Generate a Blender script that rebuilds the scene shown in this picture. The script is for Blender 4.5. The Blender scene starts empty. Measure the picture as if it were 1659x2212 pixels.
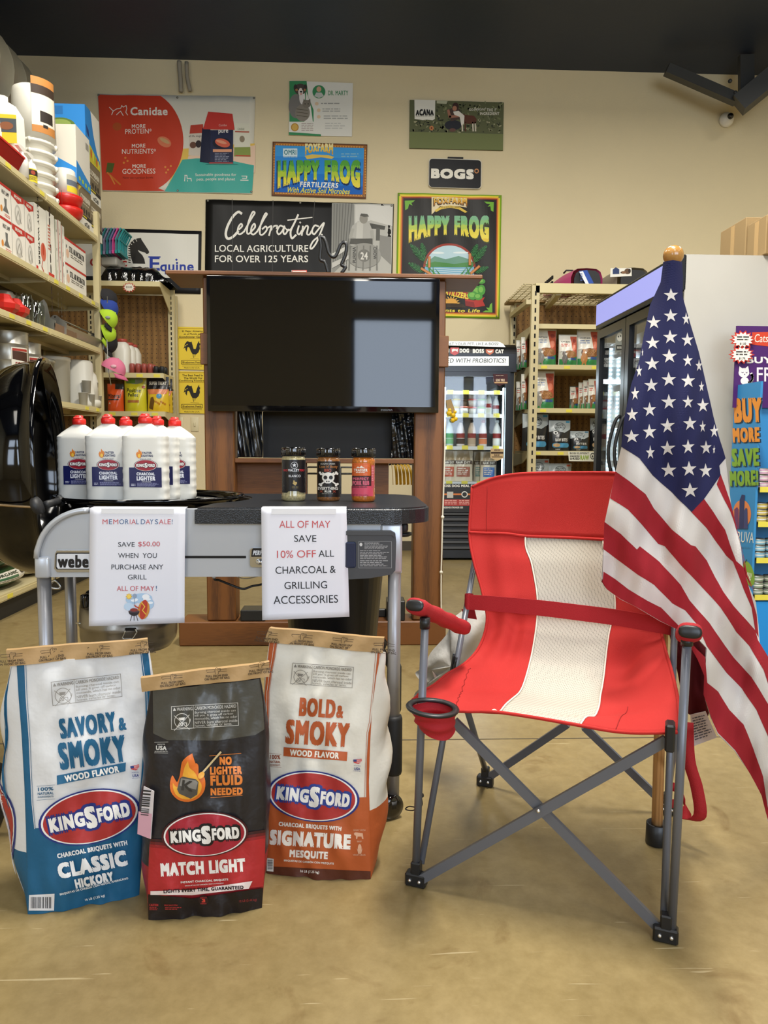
import bpy, bmesh, math, random
import numpy as np
from mathutils import Vector, Matrix, noise
from mathutils.geometry import tessellate_polygon
sc = bpy.context.scene
COL = sc.collection
random.seed(7)
RNG = np.random.RandomState(5)
# ------------------------------------------------------------------ camera
F = 1600.0; CX = 829.5; CY = 1106.0
YAW = math.atan(64.5/F); PITCH = math.atan(133.5/F); ROLL = math.radians(0.35)
EYE = np.array([0.0, 0.0, 1.06])
_f = np.array([math.sin(YAW)*math.cos(PITCH), math.cos(YAW)*math.cos(PITCH), -math.sin(PITCH)])
_r0 = np.array([math.cos(YAW), -math.sin(YAW), 0.0])
_u0 = np.cross(_r0, _f)
_r = _r0*math.cos(ROLL) + _u0*math.sin(ROLL)
_u = _u0*math.cos(ROLL) - _r0*math.sin(ROLL)
cam_d = bpy.data.cameras.new('camera'); cam = bpy.data.objects.new('camera', cam_d); COL.objects.link(cam)
cam_d.sensor_fit = 'VERTICAL'; cam_d.sensor_height = 36.0; cam_d.lens = F/2212*36.0
cam_d.clip_start = 0.05; cam_d.clip_end = 100
cam.matrix_world = Matrix(((_r[0], _u[0], -_f[0], EYE[0]), (_r[1], _u[1], -_f[1], EYE[1]), (_r[2], _u[2], -_f[2], EYE[2]), (0, 0, 0, 1)))
sc.camera = cam
# ------------------------------------------------------------------ world, exposure, lights
W = bpy.data.worlds.new('world'); sc.world = W; W.use_nodes = True
W.node_tree.nodes['Background'].inputs[0].default_value = (0.55, 0.68, 0.95, 1)
W.node_tree.nodes['Background'].inputs[1].default_value = 1.0
sc.view_settings.view_transform = 'Standard'; sc.view_settings.look = 'None'
sc.view_settings.gamma = 1.0; sc.view_settings.use_curve_mapping = False
sc.view_settings.exposure = 0.10
sc.cycles.max_bounces = 6; sc.cycles.diffuse_bounces = 3; sc.cycles.glossy_bounces = 4
sc.cycles.transmission_bounces = 6; sc.cycles.transparent_max_bounces = 12
sc.cycles.sample_clamp_indirect = 6.0; sc.cycles.caustics_reflective = False; sc.cycles.caustics_refractive = False
try:
 sc.cycles.use_denoising = True
except Exception:
 pass
def area(name, loc, size, power, color, rot=(0, 0, 0), spread=180):
 l = bpy.data.lights.new(name, 'AREA'); l.shape = 'RECTANGLE'; l.size, l.size_y = size
 l.energy = power; l.color = color; l.spread = math.radians(spread)
 o = bpy.data.objects.new(name, l); COL.objects.link(o); o.location = loc; o.rotation_euler = rot
 return o
WARM = (1.0, 0.95, 0.86); COOL = (0.72, 0.84, 1.0)
# rows of ceiling tubes hanging over the aisles (the fixtures are built further down)
LAMP_Z = 4.55
LAMPS = [(-2.2, -0.8), (0.6, -0.8), (3.8, -0.8), (-1.9, 2.0), (0.75, 1.95), (4.0, 2.0), (-1.8, 4.8), (1.0, 4.8), (3.9, 4.8)]
LAMP_W = [15, 34, 15, 20, 240, 14, 56, 56, 56]
for (lx, ly), lw in zip(LAMPS, LAMP_W):
 area('ceiling_lamp_light', (lx, ly, LAMP_Z), (0.34, 1.5), lw, WARM)
# daylight through the shop front behind the camera
for wx in (-3.05, 0.6, 2.05, 3.5):
 for wz, wh in ((2.28, 1.6), (3.8, 0.8)):
  area('shop_front_daylight', (wx, -3.98, wz), (1.0 if wx < 0 else 1.2, wh), 32*wh, COOL, (math.radians(90), 0, 0))
# ------------------------------------------------------------------ pixel helpers (photo pixels -> rays)
def ray(px, py):
 d = _f + _r*((px-CX)/F) + _u*((CY-py)/F)
 return d
def PL(px, py, p0, n):
 d = ray(px, py); p0 = np.asarray(p0, float); n = np.asarray(n, float)
 return EYE + d*(np.dot(p0-EYE, n)/np.dot(d, n))
def PY(px, py, Y): return PL(px, py, (0, Y, 0), (0, 1, 0))
def PX(px, py, X): return PL(px, py, (X, 0, 0), (1, 0, 0))
def PZ(px, py, Z=0.0): return PL(px, py, (0, 0, Z), (0, 0, 1))
def proj(p):
 v = np.asarray(p, float)-EYE; z = v@_f
 return CX+F*(v@_r)/z, CY-F*(v@_u)/z
# ------------------------------------------------------------------ materials
def s2l(c): return c/12.92 if c <= 0.04045 else ((c+0.055)/1.055)**2.4
def hexc(h):
 h = h.lstrip('#'); h = h if len(h) == 6 else ''.join(c*2 for c in h); return tuple(s2l(int(h[i:i+2], 16)/255) for i in (0, 2, 4))
MATS = {}
def newmat(name):
 m = bpy.data.materials.new(name); m.use_nodes = True
 nt = m.node_tree; b = nt.nodes['Principled BSDF']
 return m, nt, b
def mat(name, col=None, rough=0.6, metal=0.0, spec=0.5, bump=0.0, bscale=40.0, var=0.0, vscale=6.0, coat=0.0, emis=None, estr=0.0, alpha=None, trans=0.0, sheen=0.0, stretch=None, ior=None, detail=4.0):
 if name in MATS: return MATS[name]
 m, nt, b = newmat(name)
 c = hexc(col) if isinstance(col, str) else (col or (0.5, 0.5, 0.5))
 b.inputs['Base Color'].default_value = (*c, 1)
 b.inputs['Roughness'].default_value = rough; b.inputs['Metallic'].default_value = metal
 b.inputs['Specular IOR Level'].default_value = spec
 if coat: b.inputs['Coat Weight'].default_value = coat; b.inputs['Coat Roughness'].default_value = 0.05
 if emis is not None:
  e = hexc(emis) if isinstance(emis, str) else emis
  b.inputs['Emission Color'].default_value = (*e, 1); b.inputs['Emission Strength'].default_value = estr
 if alpha is not None: b.inputs['Alpha'].default_value = alpha
 if trans: b.inputs['Transmission Weight'].default_value = trans
 if ior: b.inputs['IOR'].default_value = ior
 if sheen: b.inputs['Sheen Weight'].default_value = sheen
 co = None
 if bump or var:
  tc = nt.nodes.new('ShaderNodeTexCoord'); mp = nt.nodes.new('ShaderNodeMapping')
  nt.links.new(tc.outputs['Object'], mp.inputs[0])
  if stretch: mp.inputs['Scale'].default_value = stretch
  co = mp.outputs[0]
 if bump:
  n = nt.nodes.new('ShaderNodeTexNoise'); n.inputs['Scale'].default_value = bscale; n.inputs['Detail'].default_value = detail
  nt.links.new(co, n.inputs['Vector'])
  bp = nt.nodes.new('ShaderNodeBump'); bp.inputs['Strength'].default_value = bump; bp.inputs['Distance'].default_value = 0.01
  nt.links.new(n.outputs[0], bp.inputs['Height']); nt.links.new(bp.outputs[0], b.inputs['Normal'])
 if var:
  n = nt.nodes.new('ShaderNodeTexNoise'); n.inputs['Scale'].default_value = vscale; n.inputs['Detail'].default_value = 5
  nt.links.new(co, n.inputs['Vector'])
  mx = nt.nodes.new('ShaderNodeMix'); mx.data_type = 'RGBA'
  rmp = nt.nodes.new('ShaderNodeMapRange'); rmp.inputs[1].default_value = 0.3; rmp.inputs[2].default_value = 0.7
  nt.links.new(n.outputs[0], rmp.inputs[0]); nt.links.new(rmp.outputs[0], mx.inputs[0])
  mx.inputs[6].default_value = (*[x*(1-var) for x in c], 1); mx.inputs[7].default_value = (*[min(1, x*(1+var)) for x in c], 1)
  nt.links.new(mx.outputs[2], b.inputs['Base Color'])
 MATS[name] = m
 return m
def ink(h, kind='paper'):
 """print colour on paper, vinyl (posters) or foil"""
 if kind in ('sack', 'film'):
  return mat('ink_%s_%s' % (kind, h.strip('#').lower()), h, rough=0.52 if kind == 'sack' else 0.36, spec=0.4, bump=0.6 if kind == 'sack' else 0.9, bscale=11, detail=4)
 r = {'paper': 0.6, 'vinyl': 0.42, 'foil': 0.28, 'cloth': 0.9, 'matte': 0.8}[kind]
 return mat('ink_%s_%s' % (kind, h.strip('#').lower()), h, rough=r, spec={'foil': 0.5, 'vinyl': 0.22}.get(kind, 0.3))
# ------------------------------------------------------------------ mesh builder
def M4(loc=(0, 0, 0), rz=0, rx=0, ry=0):
 return Matrix.Translation(Vector(loc)) @ Matrix.Rotation(rz, 4, 'Z') @ Matrix.Rotation(ry, 4, 'Y') @ Matrix.Rotation(rx, 4, 'X')
def frame(o, ex, ey, ez):
 return Matrix(((ex[0], ey[0], ez[0], o[0]), (ex[1], ey[1], ez[1], o[1]), (ex[2], ey[2], ez[2], o[2]), (0, 0, 0, 1)))
def nrm(v):
 v = np.asarray(v, float); return v/max(1e-12, np.linalg.norm(v))
class MB:
 def __init__(s): s.v = []; s.f = []; s.m = []; s.sm = []; s.n = 0; s.mats = []
 def mi(s, m):
  if m not in s.mats: s.mats.append(m)
  return s.mats.index(m)
 def add(s, V, Fc, m, smooth=False, M=None):
  V = np.asarray(V, float).reshape(-1, 3)
  if M is not None:
   A = np.array(M); V = V@A[:3, :3].T+A[:3, 3]
   if np.linalg.det(A[:3, :3]) < 0: Fc = [tuple(f)[::-1] for f in Fc]
  k = s.mi(m); b = s.n; s.v.append(V); s.n += len(V)
  for f in Fc:
   s.f.append(tuple(i+b for i in f)); s.m.append(k); s.sm.append(smooth)
  return s
 def soup(s, T, m, smooth=False):
  T = np.asarray(T, float)
  if len(T) == 0: return s
  return s.add(T.reshape(-1, 3), [(3*i, 3*i+1, 3*i+2) for i in range(len(T))], m, smooth)
 def box(s, x0, x1, y0, y1, z0, z1, m, M=None):
  V = [(x0, y0, z0), (x1, y0, z0), (x1, y1, z0), (x0, y1, z0), (x0, y0, z1), (x1, y0, z1), (x1, y1, z1), (x0, y1, z1)]
  return s.add(V, [(0, 3, 2, 1), (4, 5, 6, 7), (0, 1, 5, 4), (1, 2, 6, 5), (2, 3, 7, 6), (3, 0, 4, 7)], m, False, M)
 def rbox(s, x0, x1, y0, y1, z0, z1, m, r=0.005, seg=2, M=None):
  bm = bmesh.new(); bmesh.ops.create_cube(bm, size=1)
  for v in bm.verts:
   v.co = Vector(((x0+x1)/2+v.co.x*(x1-x0), (y0+y1)/2+v.co.y*(y1-y0), (z0+z1)/2+v.co.z*(z1-z0)))
  bmesh.ops.bevel(bm, geom=bm.edges[:], offset=r, segments=seg, affect='EDGES', profile=0.5)
  bm.verts.index_update()
  V = [tuple(v.co) for v in bm.verts]; Fc = [tuple(v.index for v in f.verts) for f in bm.faces]; bm.free()
  return s.add(V, Fc, m, True if seg > 1 else False, M)
 def lathe(s, prof, m, n=24, M=None, sx=1, sy=1, smooth=True, cap=True, sq=None):
  V = []; Fc = []
  for (r, z) in prof:
   for k in range(n):
    a = 2*math.pi*(k+0.5)/n; c, q = math.cos(a), math.sin(a)
    if sq:
     c = math.copysign(abs(c)**sq, c); q = math.copysign(abs(q)**sq, q)
    V.append((r*c*sx, r*q*sy, z))
  L = len(prof)
  for i in range(L-1):
   for k in range(n):
    k2 = (k+1) % n
    Fc.append((i*n+k, i*n+k2, (i+1)*n+k2, (i+1)*n+k))
  if cap:
   if prof[0][0] > 1e-6: Fc.append(tuple(reversed(range(n))))
   if prof[-1][0] > 1e-6: Fc.append(tuple((L-1)*n+k for k in range(n)))
  return s.add(V, Fc, m, smooth, M)
 def cyl(s, a, b, r, m, n=14, r2=None, smooth=True):
  return s.tube([a, b], r if r2 is None else [r, r2], m, n, smooth)
 def tube(s, pts, r, m, n=10, smooth=True, cap=True, sec=None, up=None):
  P = [np.asarray(p, float) for p in pts]; K = len(P)
  rs = [r]*K if not isinstance(r, (list, tuple, np.ndarray)) else list(r)
  t0 = nrm(P[1]-P[0])
  ref = np.array(up if up is not None else ((0, 0, 1) if abs(t0[2]) < 0.9 else (1, 0, 0)), float)
  x = nrm(np.cross(ref, t0)); V = []
  if sec is None: sec = [(math.cos(2*math.pi*k/n), math.sin(2*math.pi*k/n)) for k in range(n)]
  n = len(sec)
  for i in range(K):
   if i == 0: t = P[1]-P[0]
   elif i == K-1: t = P[-1]-P[-2]
   else: t = nrm(P[i+1]-P[i])+nrm(P[i]-P[i-1])
   t = nrm(t); x = nrm(x-t*np.dot(x, t)); y = np.cross(t, x)
   for (a, b) in sec: V.append(P[i]+(x*a+y*b)*rs[i])
  Fc = []
  for i in range(K-1):
   for k in range(n):
    k2 = (k+1) % n; Fc.append((i*n+k, i*n+k2, (i+1)*n+k2, (i+1)*n+k))
  if cap: Fc.append(tuple(reversed(range(n)))); Fc.append(tuple((K-1)*n+k for k in range(n)))
  return s.add(V, Fc, m, smooth)
 def bar(s, a, b, w, h, m, up=(0, 0, 1)):
  """rectangular bar, w across, h along up"""
  a = np.asarray(a, float); b = np.asarray(b, float); t = nrm(b-a)
  x = nrm(np.cross(t, up)); y = np.cross(x, t)
  V = [p+x*sx*w/2+y*sy*h/2 for p in (a, b) for sx, sy in ((-1, -1), (1, -1), (1, 1), (-1, 1))]
  return s.add(V, [(0, 3, 2, 1), (4, 5, 6, 7), (0, 1, 5, 4), (1, 2, 6, 5), (2, 3, 7, 6), (3, 0, 4, 7)], m)
 def grid(s, P, m, smooth=True, closeu=False, flip=False):
  P = np.asarray(P, float); a, b = P.shape[:2]; Fc = []
  for i in range(a-1):
   for j in range(b if closeu else b-1):
    j2 = (j+1) % b; q = (i*b+j, i*b+j2, (i+1)*b+j2, (i+1)*b+j)
    Fc.append(q[::-1] if flip else q)
  return s.add(P.reshape(-1, 3), Fc, m, smooth)
 def sheet(s, P, th, m, smooth=True):
  """grid sheet with real thickness th"""
  P = np.asarray(P, float); a, b = P.shape[:2]
  du = np.gradient(P, axis=0); dv = np.gradient(P, axis=1); N = np.cross(du, dv)
  N /= np.maximum(1e-9, np.linalg.norm(N, axis=2, keepdims=True))
  A = P+N*th/2; B = P-N*th/2
  V = np.concatenate([A.reshape(-1, 3), B.reshape(-1, 3)]); o = a*b; Fc = []
  for i in range(a-1):
   for j in range(b-1):
    q = (i*b+j, i*b+j+1, (i+1)*b+j+1, (i+1)*b+j); Fc.append(q[::-1]); Fc.append(tuple(x+o for x in q))
  for i in range(a-1):
   for j, fl in ((0, 0), (b-1, 1)):
    q = (i*b+j, (i+1)*b+j, (i+1)*b+j+o, i*b+j+o); Fc.append(q if fl else q[::-1])
  for j in range(b-1):
   for i, fl in ((0, 1), (a-1, 0)):
    q = (i*b+j, i*b+j+1, i*b+j+1+o, i*b+j+o); Fc.append(q if fl else q[::-1])
  return s.add(V, Fc, m, smooth)
 def prism(s, poly, z0, z1, m, M=None, smooth=False):
  """polygon in xy extruded z0..z1"""
  n = len(poly); V = [(x, y, z0) for x, y in poly]+[(x, y, z1) for x, y in poly]
  tri = tessellate_polygon([[Vector((x, y, 0)) for x, y in poly]])
  ar = sum(poly[i][0]*poly[(i+1) % n][1]-poly[(i+1) % n][0]*poly[i][1] for i in range(n))
  Fc = []
  for t in tri:
   a = [poly[i] for i in t]; o = (a[1][0]-a[0][0])*(a[2][1]-a[0][1])-(a[1][1]-a[0][1])*(a[2][0]-a[0][0])
   t = t if o > 0 else t[::-1]
   Fc.append(tuple(i+n for i in t)); Fc.append(tuple(reversed(t)))
  for i in range(n):
   j = (i+1) % n; q = (i, j, j+n, i+n); Fc.append(q if ar > 0 else q[::-1])
  return s.add(V, Fc, m, smooth, M)
 def ball(s, c, r, m, n=14, k=8, M=None):
  rx, ry, rz = r if isinstance(r, (tuple, list)) else (r, r, r)
  prof = [(math.sin(math.pi*i/k) if 0 < i < k else 1e-4, -math.cos(math.pi*i/k)) for i in range(k+1)]
  MM = Matrix.Translation(Vector(c)) @ Matrix.Diagonal(Vector((rx, ry, rz, 1)))
  return s.lathe(prof, m, n, MM if M is None else M @ MM, cap=False)
 def build(s, name, parent=None, flat=False):
  V = np.concatenate(s.v) if s.v else np.zeros((0, 3))
  if parent is not None:
   inv = np.array(parent_mat[parent.name].inverted()); V = V@inv[:3, :3].T+inv[:3, 3]; off = None
  else:
   lo, hi = V.min(0), V.max(0); off = np.array([(lo[0]+hi[0])/2, (lo[1]+hi[1])/2, lo[2]]); V = V-off
  me = bpy.data.meshes.new(name); me.from_pydata(V.tolist(), [], s.f)
  for m in s.mats: me.materials.append(m)
  me.polygons.foreach_set('material_index', np.array(s.m, dtype=np.int32))
  me.polygons.foreach_set('use_smooth', np.array(s.sm, dtype=bool))
  me.update()
  o = bpy.data.objects.new(name, me); COL.objects.link(o)
  if parent is not None:
   o.parent = parent; parent_mat[o.name] = parent_mat[parent.name].copy()
  else:
   o.location = off; parent_mat[o.name] = Matrix.Translation(Vector(off))
  return o
parent_mat = {}
def autosmooth(o, deg=40):
 me = o.data; n = len(me.edges)
 bm = bmesh.new(); bm.from_mesh(me); lim = math.radians(deg)
 for e in bm.edges:
  if len(e.link_faces) == 2 and e.calc_face_angle(0) > lim: e.smooth = False
 bm.to_mesh(me); bm.free(); return o
def tag(o, label, cat, group=None, kind=None):
 o['label'] = label; o['category'] = cat
 if group: o['group'] = group
 if kind: o['kind'] = kind
 return o
def thing(name, label, cat, loc, rz=0.0, group=None):
 o = bpy.data.objects.new(name, None); o.empty_display_size = 0.05; COL.objects.link(o)
 o.location = tuple(float(x) for x in loc); o.rotation_euler = (0, 0, rz)
 parent_mat[o.name] = M4(tuple(float(x) for x in loc), rz)
 return tag(o, label, cat, group)
def struct(mb, name):
 o = mb.build(name); o['kind'] = 'structure'; return o
def dup(root, loc, rz=0.0, label=None, group=None, scale=None):
 r = root.copy(); COL.objects.link(r); r.location = tuple(float(x) for x in loc); r.rotation_euler = (0, 0, rz)
 if scale is not None: r.scale = scale
 if label: r['label'] = label
 if group: r['group'] = group
 def rec(a, b):
  for ch in list(a.children):
   c = ch.copy(); COL.objects.link(c); c.parent = b; rec(ch, c)
 rec(root, r)
 parent_mat[r.name] = M4(r.location, rz)
 return r
def wm(o): return parent_mat[o.name]
# ------------------------------------------------------------------ printed art: flat shapes and lettering laid on a surface
_TX = {}
def glyphs(s, bold=0.0, font=None, res=3, sp=1.0):
 key = (s, res, sp)
 if key in _TX: return _TX[key]
 cu = bpy.data.curves.new('t', 'FONT'); cu.body = s; cu.size = 1.0; cu.resolution_u = res
 cu.space_character = sp; cu.space_line = 0.86; cu.align_x = 'CENTER'; cu.fill_mode = 'FRONT'
 ob = bpy.data.objects.new('t', cu)
 me = bpy.data.meshes.new_from_object(ob)
 V = np.array([v.co[:2] for v in me.vertices]) if len(me.vertices) else np.zeros((0, 2))
 me.calc_loop_triangles()
 T = np.array([[V[i] for i in t.vertices] for t in me.loop_triangles]) if len(me.loop_triangles) else np.zeros((0, 3, 2))
 bpy.data.objects.remove(ob); bpy.data.curves.remove(cu); bpy.data.meshes.remove(me)
 _TX[key] = T
 return T
def _pt(poly):
 t = tessellate_polygon([[Vector((x, y, 0)) for x, y in poly]])
 return np.array([[poly[i] for i in q] for q in t], float).reshape(-1, 3, 2)
def refine(T, L):
 out = []
 while len(T):
  e = np.stack([np.linalg.norm(T[:, 1]-T[:, 0], axis=1), np.linalg.norm(T[:, 2]-T[:, 1], axis=1), np.linalg.norm(T[:, 0]-T[:, 2], axis=1)], 1)
  k = e.argmax(1); big = e.max(1) > L
  out.append(T[~big]); T = T[big]; k = k[big]
  if not len(T): break
  i = np.arange(len(T)); a = T[i, k]; b = T[i, (k+1) % 3]; c = T[i, (k+2) % 3]; mdl = (a+b)/2
  T = np.concatenate([np.stack([a, mdl, c], 1), np.stack([mdl, b, c], 1)])
 return np.concatenate(out) if out else T
class Art:
 """coordinates: x right, y down"""
 def __init__(s, kind='paper'): s.items = []; s.kind = kind
 def _put(s, T, c, layer=None):
  T = np.asarray(T, float)
  if not len(T): return s
  lo = T.reshape(-1, 2).min(0); hi = T.reshape(-1, 2).max(0)
  if layer is None:
   layer = 1
   for (l, h, lay, *_r2) in s.items:
    if l[0] < hi[0] and h[0] > lo[0] and l[1] < hi[1] and h[1] > lo[1]: layer = max(layer, lay+1)
  m = c if not isinstance(c, str) else ink(c, s.kind)
  s.items.append((lo, hi, layer, T, m)); return s
 def rect(s, x0, y0, x1, y1, c, layer=None): return s._put(_pt([(x0, y0), (x1, y0), (x1, y1), (x0, y1)]), c, layer)
 def poly(s, p, c, layer=None): return s._put(_pt(p), c, layer)
 def ell(s, cx, cy, rx, ry, c, n=28, rot=0.0, layer=None, a0=0, a1=360):
  p = []
  for k in range(n+(0 if a1-a0 == 360 else 1)):
   a = math.radians(a0+(a1-a0)*k/n); x, y = rx*math.cos(a), ry*math.sin(a)
   p.append((cx+x*math.cos(rot)-y*math.sin(rot), cy+x*math.sin(rot)+y*math.cos(rot)))
  return s._put(_pt(p), c, layer)
 def star(s, cx, cy, r, c, n=5, q=0.4, rot=-90.0, layer=None):
  return s._put(_pt([(cx+(r if k % 2 == 0 else r*q)*math.cos(math.radians(rot+k*180/n)), cy+(r if k % 2 == 0 else r*q)*math.sin(math.radians(rot+k*180/n))) for k in range(2*n)]), c, layer)
 def line(s, pts, w, c, layer=None):
  T = []
  for a, b in zip(pts[:-1], pts[1:]):
   a = np.array(a, float); b = np.array(b, float); t = nrm(b-a); n = np.array([-t[1], t[0]])*w/2; a2 = a-t*w*0.3; b2 = b+t*w*0.3
   T += [[a2-n, b2-n, b2+n], [a2-n, b2+n, a2+n]]
  return s._put(T, c, layer)
 def frame(s, x0, y0, x1, y1, w, c):
  for r in ((x0, y0, x1, y0+w), (x0, y1-w, x1, y1), (x0, y0+w, x0+w, y1-w), (x1-w, y0+w, x1, y1-w)): s.rect(*r, c)
  return s
 def text(s, t, x0, y0, x1, y1, c, bold=0.0, shear=0.0, res=3, rot=0.0, warp=None, sp=1.0, layer=None):
  """lettering fitted exactly into the box"""
  T = glyphs(t, 0, None, res, sp); nc = 1
  if len(T) and bold > 0:
   d = np.ptp(T.reshape(-1, 2), axis=0); bold *= 0.72; bx = min(.075, bold*max(.8, (y1-y0)/d[1]*d[0]/(x1-x0)))
   T = glyphs(t, 0, None, res, round(sp+2.6*bx, 3)); T = np.concatenate([T+np.array(o) for o in ((-bx, -bold), (bx, -bold), (-bx, bold), (bx, bold), (0, 0))]); nc = 5
  if not len(T): return s
  T = T.copy(); f = T.reshape(-1, 2)
  lo = f.min(0); hi = f.max(0); f[:, 0] = (f[:, 0]-lo[0])/(hi[0]-lo[0]); f[:, 1] = (f[:, 1]-lo[1])/(hi[1]-lo[1])
  if warp: f[:, 0], f[:, 1] = warp(f[:, 0], f[:, 1])
  f[:, 0] += shear*(f[:, 1]-0.5)*(y1-y0)/(x1-x0)
  f[:, 0] = x0+f[:, 0]*(x1-x0); f[:, 1] = y1-f[:, 1]*(y1-y0)
  if rot:
   cx, cy = (x0+x1)/2, (y0+y1)/2; dx = f[:, 0]-cx; dy = f[:, 1]-cy; a = math.radians(rot)
   f[:, 0] = cx+dx*math.cos(a)-dy*math.sin(a); f[:, 1] = cy+dx*math.sin(a)+dy*math.cos(a)
  T = f.reshape(nc, -1, 3, 2); s._put(T[0], c, layer); it = s.items[-1]
  for k in range(1, nc): s.items.append((T[k].reshape(-1, 2).min(0), T[k].reshape(-1, 2).max(0), it[2]+.13*k, T[k], it[4]))
  return s
 def lines(s, x0, y0, x1, y1, n, c, ragged=True, fill=0.45):
  """unreadable small print: rows of short dashes"""
  h = (y1-y0)/n; T = []
  for i in range(n):
   x = x0; e = x1-(RNG.rand()*0.35*(x1-x0) if ragged else 0)
   while x < e:
    w = h*(0.9+RNG.rand()*2.2); xe = min(e, x+w); y = y0+i*h
    T += [[(x, y), (xe, y), (xe, y+h*fill)], [(x, y), (xe, y+h*fill), (x, y+h*fill)]]; x = xe+h*0.4
  return s._put(T, c)
 def merge(s, sub, fn):
  for (lo, hi, lay, T, m) in sub.items:
   f = T.reshape(-1, 2); x, y = fn(f[:, 0], f[:, 1]); T2 = np.stack([x, y], 1).reshape(-1, 3, 2)
   s._put(T2, m, layer=lay+(sub.base if hasattr(sub, 'base') else 20))
  return s
 def emit(s, mb, fn, eps=0.0004, L=None, smooth=False):
  for (lo, hi, lay, T, m) in s.items:
   if L: T = refine(T, L)
   f = T.reshape(-1, 2); P, N = fn(f[:, 0], f[:, 1]); Q = P+N*(eps*lay)
   Q = Q.reshape(-1, 3, 3)
   # orient towards the normal
   nn = np.cross(Q[:, 1]-Q[:, 0], Q[:, 2]-Q[:, 0]); bad = (nn*N.reshape(-1, 3, 3)[:, 0]).sum(1) < 0
   Q[bad] = Q[bad][:, ::-1]
   mb.soup(Q, m, smooth)
  return mb
def plane_fn(o, ex, ey):
 """o = 3D point of art (0,0); ex, ey = 3D step per art unit right / down"""
 o = np.asarray(o, float); ex = np.asarray(ex, float); ey = np.asarray(ey, float); n = nrm(np.cross(ex, -ey))
 n = nrm(np.cross(ey, ex)) if False else n
 def fn(U, V):
  P = o+np.outer(U, ex)+np.outer(V, ey); return P, np.tile(n, (len(P), 1))
 return fn
def quad_fn(c, w, h, n=None):
 """c: corners TL,TR,BR,BL in 3D; art box 0..w, 0..h"""
 c = [np.asarray(x, float) for x in c]
 nn = nrm(np.cross(c[1]-c[0], c[0]-c[3]))
 def fn(U, V):
  u = (U/w)[:, None]; v = (V/h)[:, None]
  P = (c[0]*(1-u)+c[1]*u)*(1-v)+(c[3]*(1-u)+c[2]*u)*v
  return P, np.tile(nn, (len(P), 1))
 return fn
def smooth01(x): x = np.clip(x, 0, 1); return x*x*(3-2*x)
def catmull(P, m):
 """resample polyline P (k,d) to m points, smooth"""
 P = np.asarray(P, float); k = len(P); t = np.linspace(0, k-1, m); out = []
 Q = np.vstack([2*P[0]-P[1], P, 2*P[-1]-P[-2]])
 for x in t:
  i = min(int(x), k-2); u = x-i; a, b, c, d = Q[i], Q[i+1], Q[i+2], Q[i+3]
  out.append(0.5*((2*b)+(-a+c)*u+(2*a-5*b+4*c-d)*u*u+(-a+3*b-3*c+d)*u**3))
 return np.array(out)
# ------------------------------------------------------------------ pixel-defined flat prints on real planes
def rays(U, V, ox, oy, s):
 px = ox+np.asarray(U, float)/s; py = oy+np.asarray(V, float)/s
 return _f[None]+np.outer((px-CX)/F, _r)+np.outer((CY-py)/F, _u)
def hit(D, p0, n):
 p0 = np.asarray(p0, float); n = np.asarray(n, float)
 t = np.dot(p0-EYE, n)/(D@n); return EYE[None]+D*t[:, None]
Z_WALL = (200, 150, 2.5136); Z_FROG = (840, 180, 4.2533); Z_BOSS = (940, 680, 4.094); Z_PEG = (190, 440, 4.423)
Z_TOPL = (0, 180, 5.029); Z_MIDL = (0, 600, 6.504); Z_GRILL = (0, 780, 3.190); Z_TAB = (400, 900, 2.860)
Z_B1 = (0, 1360, 3.456); Z_B2 = (280, 1400, 3.6875); Z_B3 = (550, 1330, 3.688); Z_RACK = (1080, 540, 4.2528)
Z_FL = (1280, 520, 3.2533); Z_FL2 = (1280, 1180, 3.2533); Z_RR = (1500, 690, 2.95); Z_P = (0, 0, 1.0); Z_UR = (1420, 100, 3.569)
def pixfn(z, p0, n):
 n = nrm(n); p0 = np.asarray(p0, float)
 if np.dot(n, EYE-p0) < 0: n = -n
 def fn(U, V):
  P = hit(rays(U, V, *z), p0, n); return P, np.tile(n, (len(P), 1))
 return fn
def pixpt(z, x, y, p0, n): return hit(rays([x], [y], *z), p0, n)[0]
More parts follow.
